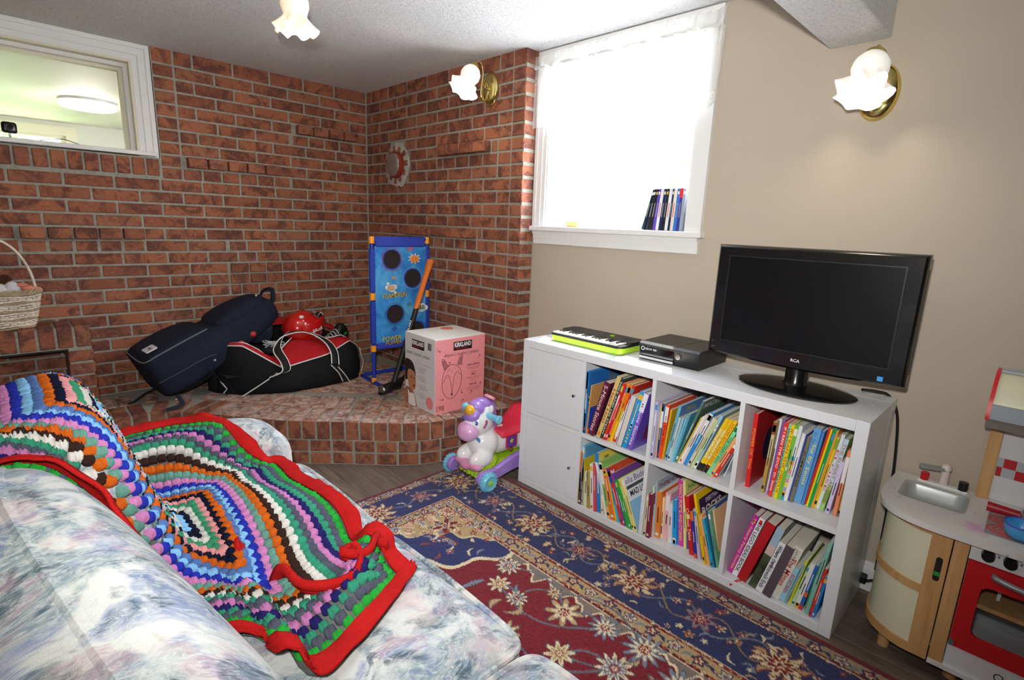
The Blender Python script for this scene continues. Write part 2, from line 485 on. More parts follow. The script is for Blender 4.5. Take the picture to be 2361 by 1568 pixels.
for k in range(-1, 27):
    z0, z1 = course(k)
    z0 = max(z0, .245)
    sp.append(((.5 * (XB + XW) - .002, YO + .05, .5 * (z0 + z1)), -PI / 2, .1 - MJ + .004, .107, z1 - z0 - MJ, 5))
    cuts = special.get(k, [])
    base = .447 if k % 2 == 0 else .556
    js = sorted({.447} | {base + SP * n for n in range(0, 9)}); js = [j for j in js if j < YB - .03]
    edges = js + [YB]
    for a, b in zip(edges, edges[1:]):
        segs = [(a, b)]
        for (c0, c1, _) in cuts:
            ns = []
            for (p, q) in segs:
                if c1 <= p or c0 >= q: ns.append((p, q)); continue
                if c0 > p: ns.append((p, c0))
                if c1 < q: ns.append((c1, q))
            segs = ns
        for p, q in segs:
            # leave the round flue opening free
            zc, yc = .5 * (z0 + z1), .5 * (p + q)
            if 1.56 < zc < 1.83:
                r_ = math.sqrt(max(0, .155 ** 2 - (zc - 1.692) ** 2)); f0, f1 = 1.585 - r_, 1.585 + r_
                if q > f0 and p < f1:
                    if p < f0: runs(p, f0, z0, z1)
                    if q > f1: runs(f1, q, z0, z1)
                    continue
            runs(p, q, z0, z1)
    for c0, c1, pr in cuts: runs(c0, c1, z0, z1, pr, 3)
lay(sp, wall_side, BRICK)

# ---------------------------------------------------------------- flue cover
fl = thing('flue_cover', 'round foil covered flue plate in a red collar on the brick wall', 'flue cover', (XB, 1.585, 1.692), (0, -PI / 2, 0))
rm = MB(); random.seed(3)
rg = []
for j, (r, h) in enumerate(((.085, .004), (.10, .012), (.125, .012), (.150, .004))):
    rg.append([((r + (random.uniform(-.012, .012) if j == 3 else 0)) * math.cos(2 * PI * i / 40), (r + (random.uniform(-.008, .01) if j == 3 else 0)) * math.sin(2 * PI * i / 40), h + random.uniform(-.003, .003)) for i in range(40)])
rm.grid(rg, cu=True); rm.build('plaster_ring', mat((176, 170, 160), .9, bump=(90, .6), var=.15), fl)
for i in range(11):
    a = 2 * PI * i / 11 + .2; L = random.uniform(.03, .045)
    B(.095, .095 + L, -.018, .018, .002, .016, .004, Matrix.Rotation(a, 4, 'Z')).build('brick_chip', BRICK, fl, 0)
MB().lathe([(.089, 0), (.092, .014), (.088, .034), (.078, .04), (.078, 0)], 40).build('red_collar', mat((128, 44, 32), .4, spec=.5), fl)
def foil():
    n = NT('aluminium_foil'); n.base((196, 196, 190)); n.set(.32, .9); n.bump(n.noise(38, 5, .7, 1.5, n.coord()), .8, .01); return n.m
def fw(r, z, a): return r * (1 + .02 * math.sin(9 * a) + .012 * math.sin(17 * a)), z
MB().lathe([(.0001, .052), (.03, .053), (.068, .052), (.076, .048), (.079, .04), (.076, .036)], 48, wob=fw).build('foil_plate', foil(), fl)

# ---------------------------------------------------------------- raised hearth
HZ = .25
front = [(-2.9, 1.5), (-1.30, 1.5), (-1.19, 1.44), (-.835, .975), (-.72, .862), (-.60, .760), (-.50, .660), (-.42, .580), (-.33, .508), (-.24, .456), (-.13, .424), (0, .402), (.15, .375), (XB, .352)]
fp = [Vector((a, b, 0)) for a, b in front]
dense = []
for a, b in zip(fp, fp[1:]):
    n = max(1, int((b - a).length / .01))
    for i in range(n): dense.append(a.lerp(b, i / n))
dense.append(fp[-1])
# relax the bend a little
for _ in range(30): dense = [dense[0]] + [(dense[i - 1] + dense[i] * 2 + dense[i + 1]) / 4 for i in range(1, len(dense) - 1)] + [dense[-1]]
cum = [0.0]
for a, b in zip(dense, dense[1:]): cum.append(cum[-1] + (b - a).length)
def along(s):
    s = max(0, min(cum[-1], s)); i = np.searchsorted(cum, s) - 1; i = max(0, min(len(dense) - 2, i))
    t = (s - cum[i]) / max(1e-9, cum[i + 1] - cum[i]); p = dense[i].lerp(dense[i + 1], t); d = (dense[min(i + 3, len(dense) - 1)] - dense[max(0, i - 2)]).normalized(); return p, d
hm = MB()
inn = []
for i in range(0, len(dense), 4):
    p, d = along(cum[i]); nrm = Vector((-d.y, d.x, 0)); inn.append((p + nrm * .006)[:2])
inn.append((XB, .358))
poly = [(p[0], p[1]) for p in inn] + [(XB - .001, YB - .001), (-2.9, YB - .001)]
hm.prism(poly, 0, HZ - .006)
hearth = tag(hm.build('brick_hearth', MORTAR, smooth=0), 'raised brick hearth with rowlock edge filling the corner', 'hearth')
sp = []
fx_edge = -1.49
def visible_s(p): return 3 if p.x > -1.6 else .3
s = cum[-1] - .004; q = .0765
while s > .06:
    p, d = along(s - q / 2); nrm = Vector((-d.y, d.x, 0)); c = p + nrm * .1
    yaw = math.atan2(d.y, d.x)
    if c.x > -2.85: sp.append(((c.x, c.y, .145 + .0525), yaw, q - MJ, .2, .105, visible_s(p), BRICK_W if p.x > -1.1 else BRICK))
    s -= q
s = cum[-1] - .03; q = .0765
while s > .06:      # second ring of bricks behind the rowlock edge
    p, d = along(s - q / 2); nrm = Vector((-d.y, d.x, 0)); c = p + nrm * .308; yaw = math.atan2(d.y, d.x)
    if -2.85 < c.x < XB - .04 and c.y < YB - .1 and not (c.x < fx_edge and c.y > 1.77): sp.append(((c.x, c.y, HZ - .022), yaw, q - MJ, .2, .045, 2, BRICK_W))
    s -= q
s = cum[-1] - .006; q = .1185
while s > .06:
    p, d = along(s - q / 2); nrm = Vector((-d.y, d.x, 0)); c = p + nrm * .025; yaw = math.atan2(d.y, d.x)
    if c.x > -2.85:
        for z in (.0365, .1075): sp.append(((c.x, c.y, z), yaw, q - MJ - .003, .05, .0605, visible_s(p)))
    s -= q
# paving behind the rowlock edge: bricks on edge in rows parallel to the diagonal front
th = math.atan2(-1, 1.0); du = Vector((math.cos(th), math.sin(th), 0)); dn = Vector((-du.y, du.x, 0)); o0 = Vector((-.77, .91, 0))
def depth_in(pt):
    return min((pt - dd).length for dd in dense[::6])
for j in range(0, 18):
    for i in range(-12, 13):
        c = o0 + dn * (.455 + j * .0765) + du * ((i + (j % 2) * .5) * .21)
        if c.x > XB - .10 or c.y > YB - .08 or c.x < -1.45 or depth_in(c) < .455: continue
        # must lie on the wall side of the front edge
        k = min(range(len(dense)), key=lambda k_: (dense[k_] - c).length); p, d = along(cum[k]); nr = Vector((-d.y, d.x, 0))
        if (c - p).dot(nr) < .40: continue
        sp.append(((c.x, c.y, HZ - .022), th, .21 - MJ, .0765 - MJ, .045, 2, BRICK_W))
lay(sp, hearth, BRICK)

# ---------------------------------------------------------------- fireplace surround
fx1, fx0, fy = -1.492, -2.62, 1.792
ft = thing('fireplace_surround', 'low brick fireplace surround with rowlock mantel under the wicker basket', 'fireplace', (0, 0, 0))
mm = MB()
mm.box(fx1 - .006, fx1 - .104, fy + .006, YB + .004, HZ + .002, .584); mm.box(fx0 + .006, fx0 + .104, fy + .006, YB + .004, HZ + .002, .584); mm.box(fx0 + .006, fx1 - .006, fy + .006, YB + .004, .584, .698)
mm.build('mortar_body', MORTAR, ft, 0)
sp = []
zs = [.577, .506, .435, .364, .294]
for xc in (fx1 - .0545, fx0 + .0545):
    for i, z1 in enumerate(zs):
        z0 = zs[i + 1] if i + 1 < len(zs) else .252
        sp.append(((xc, .5 * (fy + YB), .5 * (z0 + z1)), 0, .109, YB - fy, z1 - z0 - .012, 2))
x = fx1
while x > fx0 + .03:
    sp.append(((x - .0365, .5 * (fy + YB) - .001, .6475), 0, .0735 - .011, YB - fy, .113, 2)); x -= .0735
lay(sp, ft, BRICK)
B(fx0 + .11, fx1 - .11, fy + .012, fy + .1, .574, .582).build('steel_lintel', mat((22, 22, 22), .6), ft, 0)

# ---------------------------------------------------------------- inner window in the back wall, and the room behind it
def m_pane():
    n = NT('window_glass'); n.n.remove(n.b)
    tr = n.node('BsdfTransparent'); gl = n.node('BsdfGlossy'); gl.inputs['Roughness'].default_value = .02
    lw = n.node('LayerWeight'); lw.inputs['Blend'].default_value = .5; mx = n.node('MixShader')
    n.link(n.math('ADD', n.math('MULTIPLY', n.math('POWER', lw.outputs['Facing'], 5.0), .6), .03), mx.inputs[0]); n.link(tr.outputs[0], mx.inputs[1]); n.link(gl.outputs[0], mx.inputs[2])
    n.link(mx.outputs[0], n.n['Material Output'].inputs[0]); return n.m
PANE = m_pane()
def structroot(name):
    o = bpy.data.objects.new(name, None); COL.objects.link(o); o['kind'] = 'structure'; return o
CREAM = m_paint('cream_paint', (226, 220, 196), .05, .5)
w1 = structroot('window_1')
def strip_frame(mb, x0, x1, z0, z1, wd, y0, y1, bottom=False):
    """flat frame around an opening x0..x1,z0..z1 (outer), width wd"""
    mb.box(x1 - wd, x1, y0, y1, z0, z1); mb.box(x0, x0 + wd, y0, y1, z0, z1); mb.box(x0 + wd, x1 - wd, y0, y1, z1 - wd, z1)
    if bottom: mb.box(x0 + wd, x1 - wd, y0, y1, z0, z0 + wd)
c = MB(); strip_frame(c, -3.19, -1.050, 1.617, HC - .001, .022, YB + .012, YB + .06); strip_frame(c, -3.168, -1.072, 1.617, HC - .023, .035, YB + .020, YB + .06)
strip_frame(c, -3.133, -1.107, 1.617, HC - .058, .030, YB + .028, YB + .06); c.build('casing', WHITE_TRIM, w1, 0)
c = MB(); strip_frame(c, -3.103, -1.137, 1.617, HC - .088, .012, YB + .03, YB + .25); c.build('jamb', CREAM, w1, 0)
c = MB(); strip_frame(c, -3.091, -1.149, 1.617, HC - .100, .020, YB + .085, YB + .125, False); c.build('sash_stop', WHITE_TRIM, w1, 0)
c = MB(); strip_frame(c, -3.071, -1.169, 1.64, HC - .120, .016, YB + .13, YB + .17, True); c.build('sash', CREAM, w1, 0)
B(-3.2, -1.062, YB - .022, YB + .25, 1.622, 1.645, .003).build('window_stool', WHITE_TRIM, w1, 0)
B(-3.055, -1.185, YB + .148, YB + .152, 1.656, HC - .136).build('pane', PANE, w1, 0)

NR = m_paint('pale_room_paint', (214, 214, 200), .1)
struct(B(-4.4, 1.4, 6.06, 6.2, 0, 1.2).build('wall_north', NR, smooth=0))
nw = MB(); fwx0, fwx1, fwz1 = -2.6, -1.06, 2.10
nw.box(-4.4, fwx0, 6.06, 6.2, 1.2, HC); nw.box(fwx1, 1.4, 6.06, 6.2, 1.2, HC); nw.box(fwx0, fwx1, 6.06, 6.2, fwz1, HC)
struct(nw.build('wall_north_upper', NR, smooth=0))
struct(B(1.4, 1.55, 2.26, 6.2, 0, HC).build('wall_east', NR, smooth=0)); struct(B(-4.5, -4.4, 2.26, 6.2, 0, HC).build('wall_west', NR, smooth=0))
struct(B(-4.5, 1.5, 2.25, 6.2, HC, HC + .1).build('ceiling_adjoining', m_paint('cream_stipple', (220, 219, 204), .6), smooth=0))
struct(B(-4.5, 1.5, 2.25, 6.2, -.1, 0).build('floor_adjoining', mat((170, 150, 120), .6, var=.1), smooth=0))
w3 = structroot('window_3')
c = MB(); strip_frame(c, fwx0 - .09, fwx1 + .09, 1.2, fwz1 + .07, .09, 6.03, 6.06); c.build('casing', CREAM, w3, 0)
c = MB(); strip_frame(c, fwx0, fwx1, 1.2, fwz1, .05, 6.08, 6.14, True); c.box(-1.85, -1.80, 6.08, 6.14, 1.2, fwz1); c.build('sash', CREAM, w3, 0)
B(fwx0 + .05, fwx1 - .05, 6.10, 6.105, 1.25, fwz1 - .05).build('pane', PANE, w3, 0)
# flush ceiling light in the other room
cl = thing('flush_ceiling_light', 'round white flush ceiling light in the room behind the inner window', 'ceiling light', (-1.055, 4.3, HC))
MB().lathe([(.205, 0), (.205, -.012), (.2, -.02)], 40).build('rim', mat((200, 200, 196), .4), cl)
MB().lathe([(.2, -.012), (.202, -.03), (.196, -.055), (.17, -.068), (.08, -.074), (.0005, -.075)], 40).build('diffuser', mat((255, 252, 240), .5, emit=3, ecol=(255, 250, 236)), cl)
lamp('adjoining_room_bulb', 'POINT', 9, (-1.055, 4.3, HC - .12), (1, .97, .88), .15)
# little black camera standing on the inner window stool
sc = thing('security_camera', 'small black camera on a silver foot standing on the inner window stool', 'camera', (-1.68, YB + .10, 1.6455), (0, 0, .25))
MB().lathe([(.0005, .004), (.03, .004), (.031, 0), (.0005, 0)], 20).build('foot', mat((196, 198, 200), .3, .6), sc)
MB().tube([(0, 0, .003), (0, .004, .02), (0, .002, .034)], .005).build('stem', mat((196, 198, 200), .3, .6), sc)
B(-.03, .03, -.016, .016, .03, .085, .012, seg=3).build('body', mat((18, 18, 20), .3), sc)
MB().cyl((0, -.0165, .06), (0, -.0185, .06), .012).build('lens', mat((8, 8, 12), .08), sc)
tag(MB().tube(smoothpath([(-1.65, YB + .13, 1.65), (-1.6, YB + .12, 1.648), (-1.53, YB + .10, 1.665), (-1.47, YB + .09, 1.672), (-1.42, YB + .10, 1.66), (-1.38, YB + .11, 1.648)], 6), .0022, 6).build('camera_cable', mat((60, 70, 62), .5)), 'thin grey cable looping along the inner window stool', 'cable')

# ---------------------------------------------------------------- daylight window in the right wall
w2 = structroot('window_2')
def side_frame(mb, y0, y1, z0, z1, wd, x0, x1, bottom=False):
    mb.box(x0, x1, y0, y0 + wd, z0, z1); mb.box(x0, x1, y1 - wd, y1, z0, z1); mb.box(x0, x1, y0 + wd, y1 - wd, z1 - wd, z1)
    if bottom: mb.box(x0, x1, y0 + wd, y1 - wd, z0, z0 + wd)
c = MB(); side_frame(c, -.664, .345, 1.31, HC - .006, .020, XW - .022, XW); side_frame(c, -.644, .325, 1.31, HC - .026, .030, XW - .017, XW); side_frame(c, -.614, .295, 1.31, HC - .056, .026, XW - .011, XW)
c.build('casing', WHITE_TRIM, w2, 0)
c = MB(); side_frame(c, WY0 - .001, WY1 + .001, WZ0, WZ1 + .001, .012, XW, XW + .2); c.build('jamb', WHITE_TRIM, w2, 0)
c = MB(); side_frame(c, WY0 + .012, WY1 - .012, WZ0 + .006, WZ1 - .012, .034, XW + .12, XW + .165, True); c.build('sash', mat((225, 228, 230), .35), w2, 0)
B(XW + .125, XW + .16, -.228, -.192, WZ0 + .03, WZ1 - .04).build('meeting_stile', mat((225, 228, 230), .35), w2, 0)
B(XW + .148, XW + .152, -.20, WY1 - .04, WZ0 + .035, WZ1 - .04).build('pane', PANE, w2, 0)
B(XW + .132, XW + .136, WY0 + .04, -.215, WZ0 + .035, WZ1 - .04).build('pane', PANE, w2, 0)
c = MB(); c.box(XW - .045, XW + .12, -.678, YO - .001, 1.285, 1.311, .003); c.build('window_stool', WHITE_TRIM, w2, 0)
c = MB(); c.box(XW - .012, XW, -.655, YO - .012, 1.215, 1.245); c.box(XW - .018, XW, -.655, YO - .012, 1.245, 1.268); c.box(XW - .026, XW, -.655, YO - .012, 1.268, 1.285); c.build('apron', WHITE_TRIM, w2, 0)

# ground and greenery outside, at about sill height
def m_grass():
    n = NT('lawn'); v = n.node('NewGeometry').outputs['Position']; n.base(n.ramp(n.noise(9, 5, .7, vec=v), [(.3, (92, 120, 60)), (.7, (150, 172, 104))])); n.set(.9); return n.m
struct(B(XW + .201, 14, -9, 14, 1.0, 1.18).build('ground_east', mat((196, 192, 182), .9, var=.08), smooth=0))
struct(B(-9, 1.4, 6.21, 18, 1.0, 1.15).build('ground_north', m_grass(), smooth=0))
def shrub(name, label, loc, h, r, n, seed, leaf=.05, c=(86, 128, 62)):
    rnd = random.Random(seed); t = thing(name, label, 'shrub', loc)
    st = MB(); lf = MB()
    for i in range(n):
        a = rnd.uniform(0, 2 * PI); rr = r * math.sqrt(rnd.random()); z = h * rnd.random() ** .7
        if i < 9: st.tube([(0, 0, 0), (rr * math.cos(a) * .4, rr * math.sin(a) * .4, z * .5), (rr * math.cos(a), rr * math.sin(a), z)], .006, 5)
        p = Vector((rr * math.cos(a), rr * math.sin(a), z))
        M = Matrix.Translation(p) @ Matrix.Rotation(rnd.uniform(0, 6.3), 4, 'Z') @ Matrix.Rotation(rnd.uniform(-1, 1), 4, 'X') @ Matrix.Rotation(rnd.uniform(-1, 1), 4, 'Y')
        L = leaf * rnd.uniform(.6, 1.2)
        lf.add([(0, 0, 0), (L * .35, L * .2, .004), (L, 0, 0), (L * .35, -L * .2, .004)], [(0, 1, 2), (0, 2, 3)], M)
    st.build('stem', mat((92, 74, 52), .8), t); o = lf.build('leaves', mat(c, .6, var=.25), t, 0); o['kind'] = 'stuff'
    return t
shrub('garden_plant', 'tall thin green plant outside the daylight window', (2.6, .62, 1.18), .75, .22, 260, 4, .09, (96, 140, 70))
shrub('garden_bush', 'leafy green bush outside the far window of the next room', (-2.3, 9.5, 1.15), 2.0, 1.1, 1600, 5, .22, (120, 160, 90))

# ---------------------------------------------------------------- lace valance
def m_lace():
    n = NT('sheer_lace'); n.n.remove(n.b)
    v = n.node('NewGeometry').outputs['Position']
    vo = n.node('TexVoronoi'); vo.inputs['Scale'].default_value = 16; n.link(v, vo.inputs['Vector'])
    fl = n.ramp(vo.outputs['Distance'], [(.12, (.25, .25, .25, 1)), (.25, (.62, .62, .62, 1)), (.4, (.45, .45, .45, 1))])
    tr = n.node('BsdfTransparent'); tl = n.node('BsdfTranslucent'); tl.inputs['Color'].default_value = (.92, .92, .88, 1)
    df = n.node('BsdfDiffuse'); df.inputs['Color'].default_value = (.86, .86, .82, 1)
    a = n.node('MixShader'); a.inputs[0].default_value = .5; n.link(df.outputs[0], a.inputs[1]); n.link(tl.outputs[0], a.inputs[2])
    b = n.node('MixShader'); n.link(fl, b.inputs[0]); n.link(tr.outputs[0], b.inputs[1]); n.link(a.outputs[0], b.inputs[2])
    n.link(b.outputs[0], n.n['Material Output'].inputs[0]); return n.m
cu = thing('lace_valance', 'sheer white lace valance gathered on a rod over the daylight window', 'curtain', (.36, -.16, 1.80))
def curt(nu, nv, z0, z1, amp, ph):
    P = []
    for j in range(nv + 1):
        t = j / nv; z = z1 + (z0 - z1) * t; row = []
        for i in range(nu + 1):
            u = i / nu; y = .505 - u * 1.035
            g = amp * (.35 + .65 * t)
            x = g * (math.sin(u * 61 + ph) + .6 * math.sin(u * 27 + 1.3 + ph)) + .006 * math.sin(u * 140) * (1 - t) - .012 * t
            hem = .012 * math.sin(u * 33 + ph) + .008 * math.sin(u * 71) if j == nv else 0
            row.append((x, y + .006 * math.sin(u * 50 + ph), z + hem * .5))
        P.append(row)
    return P
m = MB(); m.grid(curt(220, 14, .02, .325, .011, 0)); m.build('skirt', m_lace(), cu, 80)
m = MB(); m.grid(curt(220, 4, .325, .385, .009, .8)); m.build('heading', m_lace(), cu, 80)
MB().tube([(.004, .515, .328), (.004, -.52, .328)], .008, 10).build('rod', mat((214, 214, 210), .35), cu)

# ---------------------------------------------------------------- tulip lamps
BRASS = mat((226, 206, 134), .2, 1.0)
def m_shade(name, strength, col):
    n = NT(name); n.base((250, 246, 236)); n.set(.35, 0, .4)
    n.b.inputs['Emission Color'].default_value = lin(col); n.b.inputs['Emission Strength'].default_value = strength; return n.m
def tulip(M, mb):
    """frosted ruffled tulip, axis -Z from the collar"""
    prof = [(.024, 0), (.040, -.010), (.052, -.032), (.054, -.054), (.047, -.076), (.043, -.090), (.049, -.106), (.063, -.126), (.078, -.144)]
    def wob(r, z, a):
        k = max(0, (-z - .085) / .06); return r + k * .012 * math.cos(7 * a), z + k * .013 * math.cos(7 * a + .5)
    mb.lathe(prof, 56, M, wob=wob)
    inner = [(r - .003, z) for r, z in prof]
    mb.lathe(inner[::-1], 56, M, wob=wob)
def sconce(label, loc, rz, power, smat):
    t = thing('wall_sconce', label, 'wall lamp', loc, (0, 0, rz), 'brass tulip wall sconces')
    # local: +x away from the wall
    MB().lathe([(.0005, .022), (.03, .021), (.044, .016), (.049, .01), (.052, .012), (.055, .006), (.056, 0)], 40, Matrix.Rotation(PI / 2, 4, 'Y') @ Matrix.Diagonal((1.66, 1.12, 1, 1))).build('back_plate', BRASS, t)
    arm = smoothpath([(.02, 0, -.012), (.034, 0, -.05), (.052, 0, -.066), (.070, 0, -.050), (.072, 0, -.01), (.062, 0, .05), (.066, 0, .098), (.082, 0, .122), (.102, 0, .120), (.116, 0, .098)], 6)
    MB().tube(arm, .0055, 10).build('arm', BRASS, t)
    MB().tube(smoothpath([(.02, 0, .004), (.034, .0, .024), (.046, 0, .022), (.048, 0, .006), (.038, 0, -.002)], 6), .003, 8).build('scroll', BRASS, t)
    MB().cyl((.015, 0, 0), (.034, 0, 0), .009).build('boss', BRASS, t)
    M = Matrix.Translation((.118, 0, .096)) @ Matrix.Rotation(math.radians(-33), 4, 'Y')
    MB().lathe([(.006, .012), (.02, .008), (.032, -.004), (.034, -.018), (.031, -.02)], 28, M).build('collar', BRASS, t)
    mb = MB(); tulip(M @ Matrix.Translation((0, 0, -.014)), mb); mb.build('glass_shade', smat, t, 70)
    b = M @ Vector((0, 0, -.10)); mb = MB(); mb.ell((b.x, b.y, b.z), (.02, .02, .024), 16, 10); mb.build('bulb', mat((255, 240, 214), .4, emit=5, ecol=(255, 232, 196)), t)
    l = lamp('sconce_bulb_light', 'POINT', power, (0, 0, 0), (1, .88, .70), .02); l.parent = t; l.location = M @ Vector((0, 0, -.15))
    return t
SH1 = m_shade('frosted_glass_lit', .16, (255, 250, 240)); SH2 = m_shade('frosted_glass_warm', .20, (255, 206, 130))
sconce('brass tulip sconce with lit frosted shade on the brick wall', (XB, .626, 2.05), PI, .6, SH1)
sconce('brass tulip sconce with lit frosted shade on the beige wall', (XW, -1.243, 1.80), PI, .6, SH1)
